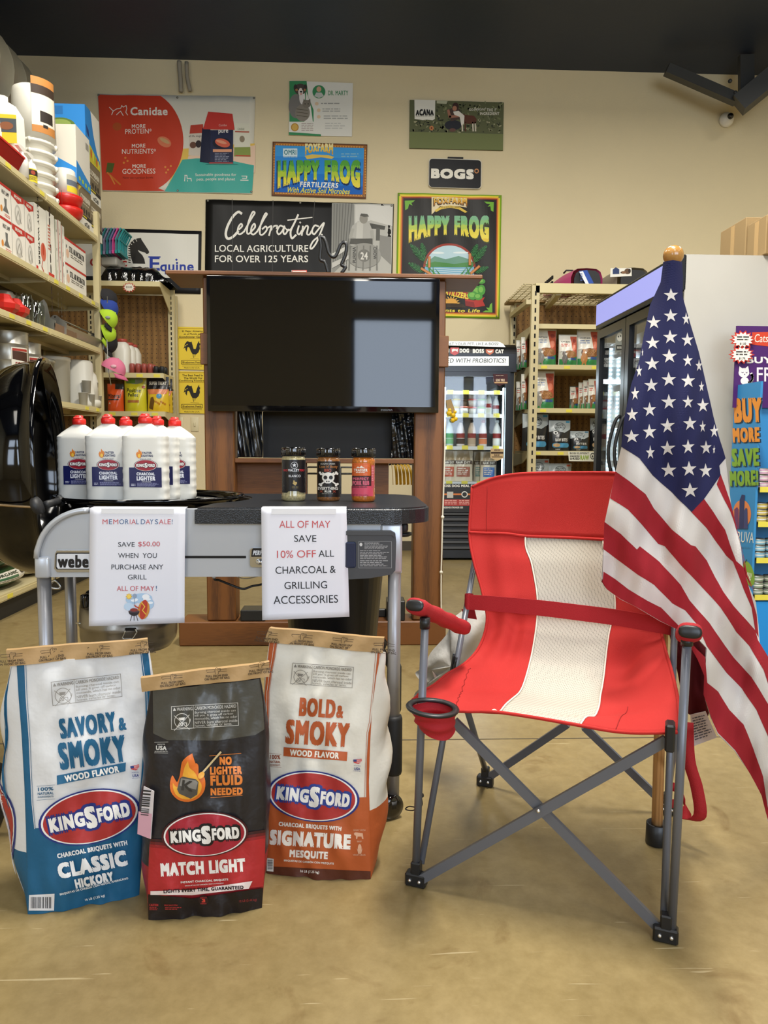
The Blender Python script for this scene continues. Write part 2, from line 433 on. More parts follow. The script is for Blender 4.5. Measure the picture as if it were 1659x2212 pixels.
# ------------------------------------------------------------------ setting
WALL_Y = 7.8; CEIL = PY(829, 141, WALL_Y)[2]
def floor_material():
 m, nt, b = newmat('polished_concrete')
 L = nt.links.new; N = nt.nodes.new
 tc = N('ShaderNodeTexCoord')
 def noise_(sc_, det=6, ro=0.55, dist=0.0):
  n = N('ShaderNodeTexNoise'); n.inputs['Scale'].default_value = sc_; n.inputs['Detail'].default_value = det
  n.inputs['Roughness'].default_value = ro; n.inputs['Distortion'].default_value = dist; L(tc.outputs['Object'], n.inputs['Vector']); return n.outputs[0]
 def ramp(src, a, ca, c, cb):
  r = N('ShaderNodeValToRGB'); r.color_ramp.elements[0].position = a; r.color_ramp.elements[1].position = c
  r.color_ramp.elements[0].color = (*hexc(ca), 1); r.color_ramp.elements[1].color = (*hexc(cb), 1); L(src, r.inputs[0]); return r.outputs[0]
 def mix(f, a, c_, bt='MIX'):
  x = N('ShaderNodeMix'); x.data_type = 'RGBA'; x.blend_type = bt
  for s_, i in ((f, 0), (a, 6), (c_, 7)):
   if isinstance(s_, (int, float)): x.inputs[i].default_value = s_
   else: L(s_, x.inputs[i])
  return x.outputs[2]
 base = ramp(noise_(1.3, 8, 0.62, 0.6), 0.32, '#877650', 0.68, '#a08d62')
 fine = ramp(noise_(26, 6, 0.7), 0.3, '#c9c2ae', 0.7, '#ffffff')
 c = mix(0.55, base, fine, 'MULTIPLY')
 blot = ramp(noise_(4.2, 5, 0.6, 1.5), 0.60, '#ffffff', 0.74, '#b59c78')
 c = mix(0.5, c, blot, 'MULTIPLY')
 # scratches: thin stretched marks in two directions
 tot = c
 for rot, sc_ in ((0.5, 3.0), (1.35, 2.3), (2.2, 4.0)):
  mp = N('ShaderNodeMapping'); mp.inputs['Rotation'].default_value = (0, 0, rot); mp.inputs['Scale'].default_value = (1.6*sc_, 34*sc_, 1); L(tc.outputs['Object'], mp.inputs[0])
  n = N('ShaderNodeTexNoise'); n.inputs['Scale'].default_value = 1.0; n.inputs['Detail'].default_value = 2; n.inputs['Distortion'].default_value = 0.4; L(mp.outputs[0], n.inputs['Vector'])
  r = N('ShaderNodeMapRange'); r.inputs[1].default_value = 0.735; r.inputs[2].default_value = 0.76; L(n.outputs[0], r.inputs[0])
  m2 = N('ShaderNodeMath'); m2.operation = 'MULTIPLY'; m2.inputs[1].default_value = 0.28; L(r.outputs[0], m2.inputs[0])
  x = N('ShaderNodeMix'); x.data_type = 'RGBA'; L(m2.outputs[0], x.inputs[0]); L(tot, x.inputs[6]); x.inputs[7].default_value = (*hexc('#d9cba6'), 1); tot = x.outputs[2]
 L(tot, b.inputs['Base Color'])
 rr = N('ShaderNodeMapRange'); rr.inputs[3].default_value = 0.22; rr.inputs[4].default_value = 0.42; L(noise_(5, 5), rr.inputs[0]); L(rr.outputs[0], b.inputs['Roughness'])
 b.inputs['Specular IOR Level'].default_value = 0.35
 return m
mb = MB(); mb.box(-4.6, 6.0, -4.0, WALL_Y+0.2, -0.2, 0.0, floor_material()); struct(mb, 'floor')
M_WALL = mat('painted_drywall', '#ddcea8', rough=0.85, bump=0.12, bscale=60, var=0.03, vscale=1.2, detail=6)
mb = MB(); mb.box(-4.6, 6.0, WALL_Y, WALL_Y+0.2, 0, 5.6, M_WALL); struct(mb, 'wall_back')
mb = MB(); mb.box(-4.6, -4.4, -4.0, WALL_Y, 0, 5.6, M_WALL); struct(mb, 'wall_left')
mb = MB(); mb.box(5.8, 6.0, -4.0, WALL_Y, 0, 5.6, M_WALL); struct(mb, 'wall_right')
M_CEIL = mat('ceiling_dark', '#202c42', rough=0.55, bump=0.1, bscale=20)
mb = MB(); mb.box(-4.6, 6.0, -4.0, WALL_Y+0.2, CEIL, CEIL+0.2, M_CEIL)
for k in range(6):
 mb.box(-4.4, 5.8, 0.2+k*1.15, 0.26+k*1.15, CEIL-0.10, CEIL, M_CEIL)
struct(mb, 'ceiling')
# shop front wall behind the camera, with window openings
M_FR = mat('dark_window_frame', '#3a3230', rough=0.5)
mb = MB()
WX = [(-3.6, -2.5), (-0.05, 1.25), (1.4, 2.7), (2.85, 4.15)]; WZ = [(1.45, 3.12), (3.36, 4.25)]
xs = -4.4; segs = []
for x0, x1 in WX: segs.append((xs, x0)); xs = x1
segs.append((xs, 5.8))
for a, b in segs: mb.box(a, b, -4.2, -4.0, 0, CEIL, M_WALL)
for x0, x1 in WX:
 mb.box(x0, x1, -4.2, -4.0, 0, WZ[0][0], M_WALL); mb.box(x0, x1, -4.2, -4.0, WZ[0][1], WZ[1][0], M_WALL); mb.box(x0, x1, -4.2, -4.0, WZ[1][1], CEIL, M_WALL)
struct(mb, 'wall_front')
k = 0
M_GLASS = mat('window_glass', '#ffffff', rough=0.02, trans=1.0, ior=1.02)
for x0, x1 in WX:
 for z0, z1 in WZ:
  k += 1; mb = MB()
  for a, b, c, d in ((x0, x1, z0, z0+0.05), (x0, x1, z1-0.05, z1), (x0, x0+0.05, z0, z1), (x1-0.05, x1, z0, z1)): mb.box(a, b, -4.15, -4.02, c, d, M_FR)
  mb.box(x0+0.05, x1-0.05, -4.10, -4.09, z0+0.05, z1-0.05, M_GLASS)
  struct(mb, 'window_%d' % k)
M_BASE = mat('rubber_base', '#4b4338', rough=0.7)
mb = MB(); mb.box(-4.4, 5.8, WALL_Y-0.012, WALL_Y, 0, 0.1, M_BASE); struct(mb, 'baseboard_back')
jy = PZ(1000, 1598)[1]; mb = MB(); mb.box(-4.4, 5.8, jy, jy+0.005, 0.0003, 0.0012, M_BASE); struct(mb, 'trim_1')
# ceiling lamps (housing over each light)
M_LAMPH = mat('lamp_housing', '#cfd2d4', rough=0.4, metal=0.3); M_LAMPD = mat('lamp_diffuser', '#ffffff', rough=0.4, emis=WARM, estr=4.0)
for i, (lx, ly) in enumerate(LAMPS):
 t = thing('ceiling_lamp', 'long tube lamp hanging under the dark ceiling, out of the picture', 'lamp', (lx, ly, LAMP_Z+0.02), group='ceiling tube lamps')
 mb = MB(); mb.rbox(lx-0.2, lx+0.2, ly-0.8, ly+0.8, LAMP_Z+0.02, LAMP_Z+0.09, M_LAMPH, 0.01); mb.build('housing', t)
 for dy in (-0.7, 0.7): mb = MB(); mb.cyl((lx, ly+dy, LAMP_Z+0.08), (lx, ly+dy, CEIL), 0.006, M_LAMPH, 6); mb.build('hanging_rod', t)
# duct at the top left
M_DUCT = mat('duct_metal', '#97927f', rough=0.5, metal=0.35, bump=0.1, bscale=8)
mb = MB(); P = []; rr = []
DX, DZ, DR = -3.15, 4.08, 0.40
y = 2.0
while y < 7.0:
 P.append((DX, y, DZ)); rr.append(DR); P.append((DX, y+0.025, DZ)); rr.append(DR+0.012); P.append((DX, y+0.05, DZ)); rr.append(DR); y += 0.24
P.append((DX, 7.05, DZ)); rr.append(DR); P.append((DX-0.06, 7.2, DZ-0.06)); rr.append(DR*0.98); P.append((DX-0.4, 7.34, DZ-0.4)); rr.append(DR*0.95)
mb.tube(P, rr, M_DUCT, 28, smooth=True)
o = mb.build('air_duct'); autosmooth(o, 30); tag(o, 'large round grey metal air duct hanging high along the shelving aisle', 'duct')
# cables out of the ceiling
M_CAB = mat('grey_cable', '#9c9585', rough=0.7)
for k, pts in enumerate(([(387, 132), (388, 150), (390, 172), (391, 198)], [(403, 134), (404, 160), (407, 180), (411, 196)])):
 mb = MB(); mb.tube(catmull([PY(x, y, 7.74) for x, y in pts], 10), 0.022 if k == 0 else 0.02, M_CAB, 8)
 tag(mb.build('cable'), ['grey cable stub hanging straight from the ceiling above the red banner', 'grey cable stub with a bent end, hanging beside the straight one'][k], 'cable')
# roof truss at the right
M_STEEL = mat('dark_steel', '#3a3a38', rough=0.5)
t = thing('roof_truss', 'dark steel roof beam with diagonal braces above the security camera', 'beam', PY(1590, 240, 7.3))
mb = MB()
mb.bar(PY(1595, 228, 7.3), PZ(1800, 60, CEIL+.05), 0.17, 0.17, M_STEEL); mb.build('beam', t)
mb = MB(); mb.bar(PY(1440, 150, 7.4), PY(1592, 216, 7.35), 0.09, 0.09, M_STEEL); mb.build('brace', t)
mb = MB(); mb.bar(PY(1612, 120, 7.4), PY(1612, 210, 7.4), 0.14, 0.05, M_STEEL, up=(0, 1, 0)); mb.build('hanger_plate', t)
mb = MB()
for x, y in ((1577, 175), (1589, 200), (1606, 200)):
 mb.cyl(PY(x, y, 7.3), PY(x, y, 7.36), 0.02, M_STEEL, 8)
mb.build('bolt', t)
# security camera
M_WP = mat('white_plastic', '#e6e4de', rough=0.35); M_BLKG = mat('gloss_black', '#08080a', rough=0.08, coat=0.5); M_BLKM = mat('matte_black', '#17181a', rough=0.55)
t = thing('security_camera', 'small white dome security camera on the beige wall under the roof beam', 'camera', PY(1567, 261, 7.79))
c = PY(1567, 261, WALL_Y)
mb = MB(); mb.lathe([(0.072, 0), (0.072, 0.03), (0.06, 0.06), (0.035, 0.085)], M_WP, 24, Matrix.Translation(Vector(c)) @ Matrix.Rotation(math.radians(90), 4, 'X')); mb.build('housing', t)
mb = MB(); mb.ball(c+np.array([0.008, -0.085, 0.01]), 0.032, M_BLKG); mb.build('lens', t)
# ------------------------------------------------------------------ banners and signs on the back wall
PW = (0, WALL_Y-0.012, 0)
def poster(name, label, cat, z, corners, base, draw, kind='vinyl', y=0.012, th=0.004, wave=0.0):
 """flat printed sheet: corners (zoomed pixels TL,TR,BR,BL) on a plane just in front of the wall"""
 p0 = (0, WALL_Y-y, 0); n = (0, -1, 0)
 C = [pixpt(z, a, b, p0, n) for a, b in corners]
 mb = MB(); gx, gy = 24, 14
 def wv(P):
  return wave*(np.sin(P[:, 0]*9.0+1.0)*0.6+np.sin(P[:, 0]*21.0+P[:, 2]*5)*0.4) if wave else 0
 G = np.zeros((gy+1, gx+1, 3))
 for i in range(gy+1):
  for j in range(gx+1):
   u, v = j/gx, i/gy; G[i, j] = (C[0]*(1-u)+C[1]*u)*(1-v)+(C[3]*(1-u)+C[2]*u)*v
 if wave:
  G[:, :, 1] -= wv(G.reshape(-1, 3)).reshape(gy+1, gx+1)
  mb.sheet(G[:, ::-1], th, ink(base, kind))
 else:
  mb.sheet(np.array([[C[1], C[0]], [C[2], C[3]]]), th, ink(base, kind), smooth=False)
 a = Art(kind); draw(a)
 f0 = pixfn(z, (0, WALL_Y-y-th/2-0.0005, 0), n)
 def fn(U, V):
  P, N = f0(U, V)
  if wave: P = P.copy(); P[:, 1] -= wv(P)
  return P, N
 a.emit(mb, fn, eps=0.0006, L=0.12*z[2]*1600/7.8*0.5 if wave else None)
 o = mb.build(name); return tag(o, label, cat)
def grommets(a, pts, r=6, c='#5c5a50'):
 for x, y in pts: a.ell(x, y, r, r, c, 10); a.ell(x, y, r*0.4, r*0.4, '#b9b4a2', 8)
def d_canidae(a):
 a.poly([(488, 430), (880, 400), (866, 672), (395, 664)], '#e8c25a')
 a.poly([(520, 470), (884, 410), (880, 560), (500, 540)], '#e9c9ae')
 a.poly([(488, 490), (560, 482), (700, 486), (800, 506), (876, 520), (866, 672), (390, 664)], '#43a99c')
 n = 20; P = [(30, 137), (370, 145)]
 for k in range(n+1):
  t_ = k/n; ang = math.radians(-62+128*t_); P.append((265+228*math.cos(ang), 392+278*math.sin(ang)))
 P += [(398, 662), (54, 655)]
 a.poly(P, '#c8432b')
 W = '#efe7dc'
 a.text('Canidae', 206, 206, 408, 250, W, bold=0.035)
 for t_, x0, x1, y0, y1, b in (('MORE', 213, 288, 299, 320, .02), ('PROTEIN*', 177, 322, 322, 350, 0), ('MORE', 213, 288, 405, 426, .02), ('NUTRIENTS*', 160, 345, 431, 459, 0), ('MORE', 216, 290, 515, 535, .02), ('GOODNESS', 162, 342, 540, 567, 0)):
  a.text(t_, x0, y0, x1, y1, W, bold=b)
 a.text('Now vet nutrition bowls', 165, 582, 330, 594, '#5b1c12')
 a.line([(92, 206), (112, 226), (130, 214), (152, 210), (158, 196), (166, 204), (182, 196), (186, 212), (180, 232), (190, 247)], 4, W)
 a.line([(112, 226), (104, 246)], 4, W); a.line([(130, 246), (144, 232), (152, 226), (166, 250)], 4, W)
 a.ell(390, 394, 40, 26, '#d97c58', rot=0.5); a.ell(392, 388, 30, 10, '#c9a06f', rot=0.5); a.ell(133, 310, 24, 22, '#b5562b')
 for x, y in ((178, 480), (190, 497), (170, 507), (395, 530), (410, 545), (425, 525), (400, 560)): a.ell(x, y, 6, 6, '#dd8a3e', 8)
 a.poly([(80, 505), (120, 510), (106, 560), (72, 560)], '#55622f'); a.line([(80, 560), (150, 625)], 9, '#cf7434'); a.line([(95, 575), (120, 622)], 7, '#d88740')
 # three food bags
 a.poly([(528, 306), (596, 300), (600, 470), (520, 466)], '#d8cdbd'); a.poly([(532, 302), (600, 298), (604, 346), (526, 348)], '#bf4636')
 a.text('all life stages', 522, 356, 596, 370, '#3c3333'); a.ell(545, 410, 18, 18, '#6d4b3a'); a.ell(575, 405, 16, 20, '#3b3231')
 a.poly([(772, 292), (852, 290), (858, 476), (768, 476)], '#e2e0cd'); a.poly([(770, 424), (856, 420), (858, 474), (768, 474)], '#8d9c50'); a.text('CANIDAE', 788, 318, 824, 330, '#6a6f4a'); a.ell(812, 378, 14, 18, '#93866f')
 a.rect(774, 336, 850, 342, '#b24a36'); a.rect(776, 466, 856, 473, '#c34b3b')
 a.poly([(596, 320), (640, 318), (640, 512), (582, 502)], '#20243c'); a.poly([(628, 230), (760, 243), (772, 330), (600, 326)], '#c93f36')
 a.poly([(640, 330), (764, 330), (764, 514), (640, 514)], '#262b49'); a.ell(702, 402, 50, 30, '#1a1c2e')
 a.ell(706, 400, 42, 22, '#d8664c', rot=0.3); a.ell(700, 395, 30, 8, '#e59d7d', rot=0.3)
 a.rect(654, 434, 756, 450, '#e2a07c'); a.text('pure', 684, 328, 737, 354, '#f0ece8', bold=.02); a.text('Canidae', 686, 298, 730, 310, '#eac0b8')
 a.lines(664, 455, 744, 506, 6, '#8f93a8'); a.rect(634, 506, 762, 513, '#b8423a')
 a.ell(702, 508+8, 90, 4, '#2f8278')
 a.text('Sustainable goodness for', 557, 564, 781, 583, W); a.text('pets, people and planet', 565, 588, 774, 608, W)
 a.line([(500, 575), (512, 575), (514, 592), (534, 592), (536, 606)], 4, W); a.line([(500, 606), (502, 580)], 4, W); a.line([(515, 600), (516, 608)], 3, W)
 a.line([(810, 580), (838, 580), (836, 592), (814, 592)], 4, W); a.line([(804, 602), (845, 602)], 5, W)
 grommets(a, [(33, 140), (460, 152), (876, 155), (462, 658), (862, 664)])
poster('hanging_banner', 'red, white and teal pet food banner, highest and leftmost of the wall banners', 'banner', Z_WALL, [(28, 133), (884, 148), (866, 676), (56, 660)], '#e0dccc', d_canidae, wave=0.006)
def d_marty(a):
 G = '#3f8f5c'
 a.rect(1069, 63, 1162, 120, G); a.poly([(1162, 63), (1172, 150), (1200, 220), (1200, 284), (1069, 284), (1069, 63)], G)
 a.poly([(1160, 120), (1182, 180), (1196, 284), (1150, 284)], '#e8e6df')
 a.poly([(1066, 340), (1240, 352), (1240, 362), (1066, 356)], G)
 # shepherd dog and tabby cat, photographic
 a.ell(1105, 200, 40, 66, '#7e7c78'); a.ell(1138, 150, 16, 40, '#e9e6e2'); a.ell(1128, 108, 33, 30, '#4c4540'); a.ell(1130, 124, 13, 22, '#e7dfd6'); a.ell(1102, 100, 10, 18, '#3b3532'); a.ell(1155, 98, 9, 16, '#3b3532')
 a.ell(1117, 110, 5, 4, '#16120f', 8); a.ell(1143, 110, 5, 4, '#16120f', 8); a.ell(1132, 122, 7, 5, '#16120f', 8); a.ell(1132, 134, 5, 4, '#c77', 8); a.ell(1108, 112, 8, 7, '#a9794f', 8); a.ell(1152, 112, 7, 7, '#a9794f', 8)
 a.ell(1140, 236, 40, 46, '#8b857a'); a.ell(1162, 188, 23, 22, '#827b70'); a.poly([(1142, 180), (1146, 160), (1158, 172)], '#776f64'); a.poly([(1168, 170), (1182, 160), (1184, 184)], '#776f64')
 for yy in (215, 232, 250): a.line([(1108, yy), (1168, yy+8)], 3, '#55503f')
 a.ell(1154, 188, 3, 3, '#2f2b20', 6); a.ell(1171, 188, 3, 3, '#2f2b20', 6)
 a.ell(1229, 122, 35, 36, G); a.ell(1229, 108, 13, 15, '#d5a98c'); a.poly([(1204, 145), (1215, 126), (1243, 126), (1256, 145), (1229, 157)], '#c9ccc8')
 a.text('DR. MARTY', 1279, 115, 1388, 141, G, bold=.01)
 for y in (186, 222, 257): a.ell(1217 if y < 200 else 1228, y, 10, 10, '#e3c9a8', 12)
 a.lines(1240, 182, 1340, 194, 1, '#a8a9a4', False); a.lines(1248, 212, 1345, 236, 2, '#b5b6b1', False); a.lines(1255, 250, 1385, 276, 2, '#b5b6b1', False); a.lines(1262, 290, 1380, 330, 3, '#cacac4')
 a.ell(1098, 314, 21, 22, '#c08c36'); a.ell(1098, 314, 16, 17, '#d9b25a'); a.lines(1134, 292, 1198, 338, 5, '#b4a6a0', False)
poster('wall_sign', 'white sign with a dog, a cat and green corners, topmost on the wall', 'sign', Z_WALL, [(1071, 62), (1414, 75), (1408, 365), (1066, 357)], '#e6e5dc', d_marty, kind='paper', th=0.006)
def gradtext(a, t_, x0, y0, x1, y1, cols, bold=0.06, warp=None, outline=None):
 if outline: a.text(t_, x0-6, y0+4, x1+4, y1+12, outline, bold=bold+0.05, warp=warp)
 T0 = Art(); T0.text(t_, x0, y0, x1, y1, '#ffffff', bold=bold, warp=warp); n = len(cols)
 lo = np.array([x0, y0]); hi = np.array([x1, y1]); mx = 1
 for it in a.items:
  if it[0][0] < x1 and it[1][0] > x0 and it[0][1] < y1 and it[1][1] > y0: mx = max(mx, it[2]+1)
 for q, it0 in enumerate(T0.items):
  T = refine(it0[3], (y1-y0)/7); cy = T[:, :, 1].mean(1); k = np.clip(((cy-y0)/(y1-y0)*n).astype(int), 0, n-1)
  for i in range(n):
   if (k == i).any(): a.items.append((lo, hi, mx+.13*q, T[k == i], ink(cols[i], a.kind)))
def bell(u, v):
 # smaller in the middle, larger at both ends, sagging at the sides
 k = (2*u-1)**2; return u, 0.30*(1-k)+v*(0.70+0.30*k)
def d_frogblue(a):
 a.poly([(984, 398), (1488, 414), (1480, 694), (978, 678)], '#a66a35')
 for k in range(34):
  x = 990+k*14.6; a.poly([(x, 404+(x-990)*.032), (x+13, 404+(x-990)*.032), (x+6.5, 412+(x-990)*.032)], '#d9a04a'); a.poly([(x-3, 674+(x-990)*.032), (x+10, 674+(x-990)*.032), (x+3.5, 666+(x-990)*.032)], '#d9a04a')
 for k in range(17):
  y = 420+k*14.5; a.poly([(982, y), (982, y+12), (990, y+6)], '#d9a04a'); a.poly([(1484, y+14), (1484, y+26), (1476, y+20)], '#d9a04a')
 q = [(992, 412), (1474, 428), (1466, 680), (986, 666)]
 a.poly(q, '#3f9be0'); a.poly([(991, 470), (1471, 486), (1466, 680), (986, 666)], '#2f8bdc'); a.poly([(990, 560), (1469, 576), (1466, 680), (986, 666)], '#1f78d2'); a.poly([(988, 620), (1467, 636), (1466, 680), (986, 666)], '#1663bd')
 a.rect(1034, 430, 1112, 472, '#d9ecf2'); a.text('OMRI', 1040, 437, 1106, 464, '#3a7f8e', bold=.02); a.lines(1036, 474, 1112, 482, 1, '#cfe3d6', False)
 gradtext(a, 'FOXFARM', 1154, 402, 1306, 466, ['#f3e6a6', '#ecca58', '#d8a637'], bold=.05, warp=bell)
 a.poly([(1152, 470), (1190, 462), (1280, 466), (1312, 476), (1300, 486), (1240, 478), (1164, 488)], '#e3c35c'); a.lines(1350, 456, 1444, 484, 2, '#7fb9d9', False)
 gradtext(a, 'HAPPY FROG', 1005, 492, 1452, 650, ['#56a43c', '#7dbb3e', '#b6cf3f', '#e6dd45', '#f0e04e'], bold=.07, warp=bell, outline='#0e2c5c')
 a.text('FERTILIZERS', 1127, 613, 1334, 642, '#f4f3e6', bold=.04, sp=1.1, shear=0.1, rot=2); a.text('With Active Soil Microbes', 1056, 644, 1398, 674, '#e7dc4a', bold=.02, shear=.25, rot=1.6)
 grommets(a, [(990, 404), (1477, 422), (986, 672), (1472, 686)], 5, '#4d331c')
poster('wall_sign', 'blue fertilizer sign with green to yellow lettering and a brown patterned border', 'sign', Z_WALL, [(978, 392), (1492, 408), (1484, 703), (972, 686)], '#5e3a20', d_frogblue, th=0.006)
def d_celeb(a):
 a.poly([(1300, 726), (1632, 732), (1622, 1112), (1296, 1112)], '#b9b8b0')
 # grey photographic panel: siding, porch, man seated, feed sack
 a.poly([(1302, 728), (1420, 730), (1420, 1000), (1300, 1112)], '#8f8f89')
 for k in range(7): a.line([(1312+k*16, 730), (1306+k*12, 1060)], 4, '#6d6d68')
 a.poly([(1426, 735), (1630, 740), (1628, 850), (1510, 820), (1426, 850)], '#d5d4cd'); a.poly([(1500, 835), (1590, 850), (1585, 870), (1500, 865)], '#46463f')
 a.poly([(1540, 860), (1560, 860), (1560, 930), (1538, 930)], '#55554f'); a.poly([(1560, 900), (1622, 910), (1620, 1060), (1555, 1000)], '#8a8983')
 a.poly([(1410, 850), (1440, 826), (1500, 826), (1530, 905), (1520, 960), (1400, 960), (1392, 905)], '#b6b5ae'); a.poly([(1436, 830), (1470, 826), (1466, 930), (1430, 930)], '#c9c8c0')
 a.ell(1472, 812, 22, 27, '#97948b'); a.poly([(1452, 796), (1458, 784), (1492, 788), (1500, 800), (1476, 803)], '#5d5c56')
 a.line([(1412, 870), (1400, 915), (1450, 940)], 18, '#aaa9a1'); a.line([(1515, 880), (1520, 920), (1480, 945)], 18, '#aaa9a1'); a.poly([(1400, 920), (1520, 920), (1520, 955), (1396, 950)], '#55544e')
 a.ell(1474, 1012, 92, 68, '#9a9992'); a.ell(1474, 1012, 34, 34, '#77766f')
 for k in range(5): a.line([(1400+k*36, 960), (1392+k*38, 1090)], 7, '#7b7a73')
 a.text('24', 1455, 994, 1494, 1034, '#dedcd4', bold=.03); a.text('PURINA', 1411, 965, 1432, 1052, '#504f4a', rot=0) if False else a.text('PURINA', 1378, 1000, 1465, 1018, '#3e3d39', bold=.02, rot=-90)
 a.text('CHOW', 1500, 990, 1566, 1008, '#3e3d39', bold=.02, rot=90)
 a.poly([(1300, 1000), (1380, 960), (1388, 975), (1300, 1030)], '#d8d7d0'); a.poly([(1300, 1050), (1390, 1010), (1390, 1030), (1300, 1080)], '#c9c8c1')
 W = '#efece2'
 a.text('LOCAL AGRICULTURE', 664, 953, 1171, 991, W, bold=.012); a.text('FOR OVER 125 YEARS', 664, 1010, 1170, 1047, W, bold=.012)
 # brush script, drawn as strokes
 def st(p, w=9): a.line([tuple(q) for q in catmull(p, 3*len(p)+4)], w, W, layer=3)
 st([(808, 782), (790, 774), (762, 800), (735, 850), (724, 895), (735, 920), (762, 910), (790, 880)], 13)
 st([(796, 868), (812, 850), (806, 838), (792, 856), (788, 885), (800, 895), (822, 880)])
 st([(822, 880), (862, 810), (880, 780), (868, 776), (846, 830), (838, 880), (846, 893), (862, 880)])
 st([(862, 880), (882, 856), (878, 838), (864, 856), (860, 886), (874, 896), (894, 880)])
 st([(894, 880), (930, 812), (946, 786), (936, 784), (914, 838), (908, 890), (924, 896), (946, 870), (940, 852), (922, 866)])
 st([(946, 862), (970, 850), (966, 870), (958, 900)]); st([(966, 874), (984, 852), (1002, 850), (1000, 864)])
 st([(1036, 856), (1018, 850), (1002, 878), (1012, 896), (1032, 876), (1042, 852), (1036, 884), (1046, 896), (1064, 870)])
 st([(1116, 790), (1098, 830), (1076, 880), (1082, 918), (1104, 900)], 10); st([(1040, 856), (1062, 876), (1082, 862)], 7); st([(1060, 820), (1120, 812), (1192, 804)], 6)
 st([(1120, 850), (1112, 884), (1122, 896), (1136, 876)]); st([(1126, 830), (1129, 833)], 9)
 st([(1142, 852), (1136, 900)]); st([(1138, 884), (1158, 852), (1170, 856), (1164, 892), (1178, 896), (1190, 876)])
 st([(1226, 852), (1206, 848), (1192, 876), (1202, 896), (1220, 876), (1256, 832), (1240, 880), (1216, 940), (1192, 972), (1182, 966), (1200, 930), (1246, 896)])
 a.line([(758, 706), (762, 1112)], 3, '#4c4b48'); a.line([(980, 712), (976, 1112)], 4, '#3d3c3a'); a.line([(1206, 718), (1196, 850)], 3, '#45443f')
 grommets(a, [(626, 712), (1128, 724), (1624, 740)], 6)
poster('hanging_banner', 'black and grey banner in brush script behind the television cap', 'banner', Z_WALL, [(614, 706), (1636, 730), (1626, 1190), (610, 1190)], '#191816', d_celeb, wave=0.008)
def d_acana(a):
 rs = np.random.RandomState(3)
 a.poly([(192, 155), (1056, 178), (1050, 470), (190, 450)], '#5d6142')
 for k in range(260):
  x = 200+rs.rand()*845; y = 175+rs.rand()*275;
  if x < 440 and y < 345: continue
  c = ['#8d8d6c', '#3d4130', '#a8a583', '#4c5237', '#6f7550', '#2f3326'][rs.randint(6)]
  if x > 450 and y < 300: c = ['#757a55', '#5a6040', '#8b8f68', '#474c34'][rs.randint(4)]
  a.ell(x, y, 5+rs.rand()*14, 3+rs.rand()*7, c, 8, rot=rs.rand()*3, layer=2)
 a.poly([(440, 160), (540, 163), (530, 190), (440, 185)], '#b9bb9e', layer=3)
 # woman crouching with a dog
 a.ell(590, 385, 78, 46, '#2b2c33', layer=4); a.poly([(548, 240), (600, 225), (655, 240), (650, 330), (570, 350)], '#4c3a33', layer=5); a.line([(545, 250), (560, 310), (640, 300)], 24, '#a4705a', layer=6)
 a.ell(612, 215, 30, 36, '#3f2a24', layer=6); a.ell(604, 232, 20, 24, '#b07c62', layer=7); a.ell(585, 430, 30, 16, '#6a4b42', layer=6)
 a.poly([(655, 270), (700, 290), (780, 300), (806, 330), (800, 370), (720, 375), (680, 350)], '#5c3527', layer=8); a.poly([(590, 262), (640, 255), (694, 300), (690, 370), (665, 390), (650, 310), (600, 290)], '#e6e1d6', layer=9)
 for x in (672, 700, 770, 792): a.line([(x, 360), (x+4, 440)], 12, '#d8cdbb' if x != 700 else '#5c3527', layer=8)
 a.ell(392, 412, 20, 22, '#c3804f', 12, layer=4); a.ell(392, 412, 8, 8, '#6b2f20', 8, layer=5)
 a.poly([(190, 447), (1050, 468), (1048, 618), (188, 597)], '#737b4d', layer=10)
 a.poly([(234, 152), (426, 157), (422, 330), (400, 343), (345, 336), (312, 342), (280, 336), (236, 330)], '#e8e6da', layer=11)
 a.text('ACANA', 246, 238, 412, 300, '#20201e', bold=.07, warp=lambda u, v: (u, v*(0.75+0.25*(1-(2*u-1)**2))), layer=12); a.lines(250, 303, 405, 311, 1, '#6a6960', False)
 W = '#e7e4d4'
 a.text('GO', 735, 234, 775, 256, W, bold=.02, layer=12); a.text('Beyond', 782, 224, 884, 262, W, shear=.35, layer=12); a.text('THE 1', 898, 234, 976, 260, W, bold=.02, layer=12); a.text('ST', 976, 230, 990, 244, W, layer=12); a.text('INGREDIENT', 836, 268, 1014, 294, W, bold=.02, layer=12)
poster('wall_sign', 'garden photo sign of a woman crouching with a dog, green strip below', 'sign', Z_FROG, [(192, 153), (1056, 176), (1048, 619), (188, 599)], '#5d6142', d_acana, kind='paper', th=0.006)
t = thing('wall_sign', 'black rounded shoe-brand sign with bold white letters below the garden photo', 'sign', PY(983, 405, WALL_Y-0.01))
mb = MB()
def rr_poly(x0, y0, x1, y1, r, n=6):
 P = []
 for cx_, cy_, a0 in ((x1-r, y0+r, -90), (x1-r, y1-r, 0), (x0+r, y1-r, 90), (x0+r, y0+r, 180)):
  for k in range(n+1): P.append((cx_+r*math.cos(math.radians(a0+90*k/n)), cy_+r*math.sin(math.radians(a0+90*k/n))))
 return P
def pix_slab(mb, z, poly, y, th, m):
 """pixel polygon standing as a slab of thickness th with its face on plane Y=y"""
 P = [pixpt(z, a, b, (0, y, 0), (0, -1, 0)) for a, b in poly]
 q = [(p[0], p[2]) for p in P]; MM = Matrix(((1, 0, 0, 0), (0, 0, -1, y+th), (0, 1, 0, 0), (0, 0, 0, 1)))
 return mb.prism(q, 0, th, m, MM)
K = [(369, 690), (852, 705), (848, 967), (366, 952)]
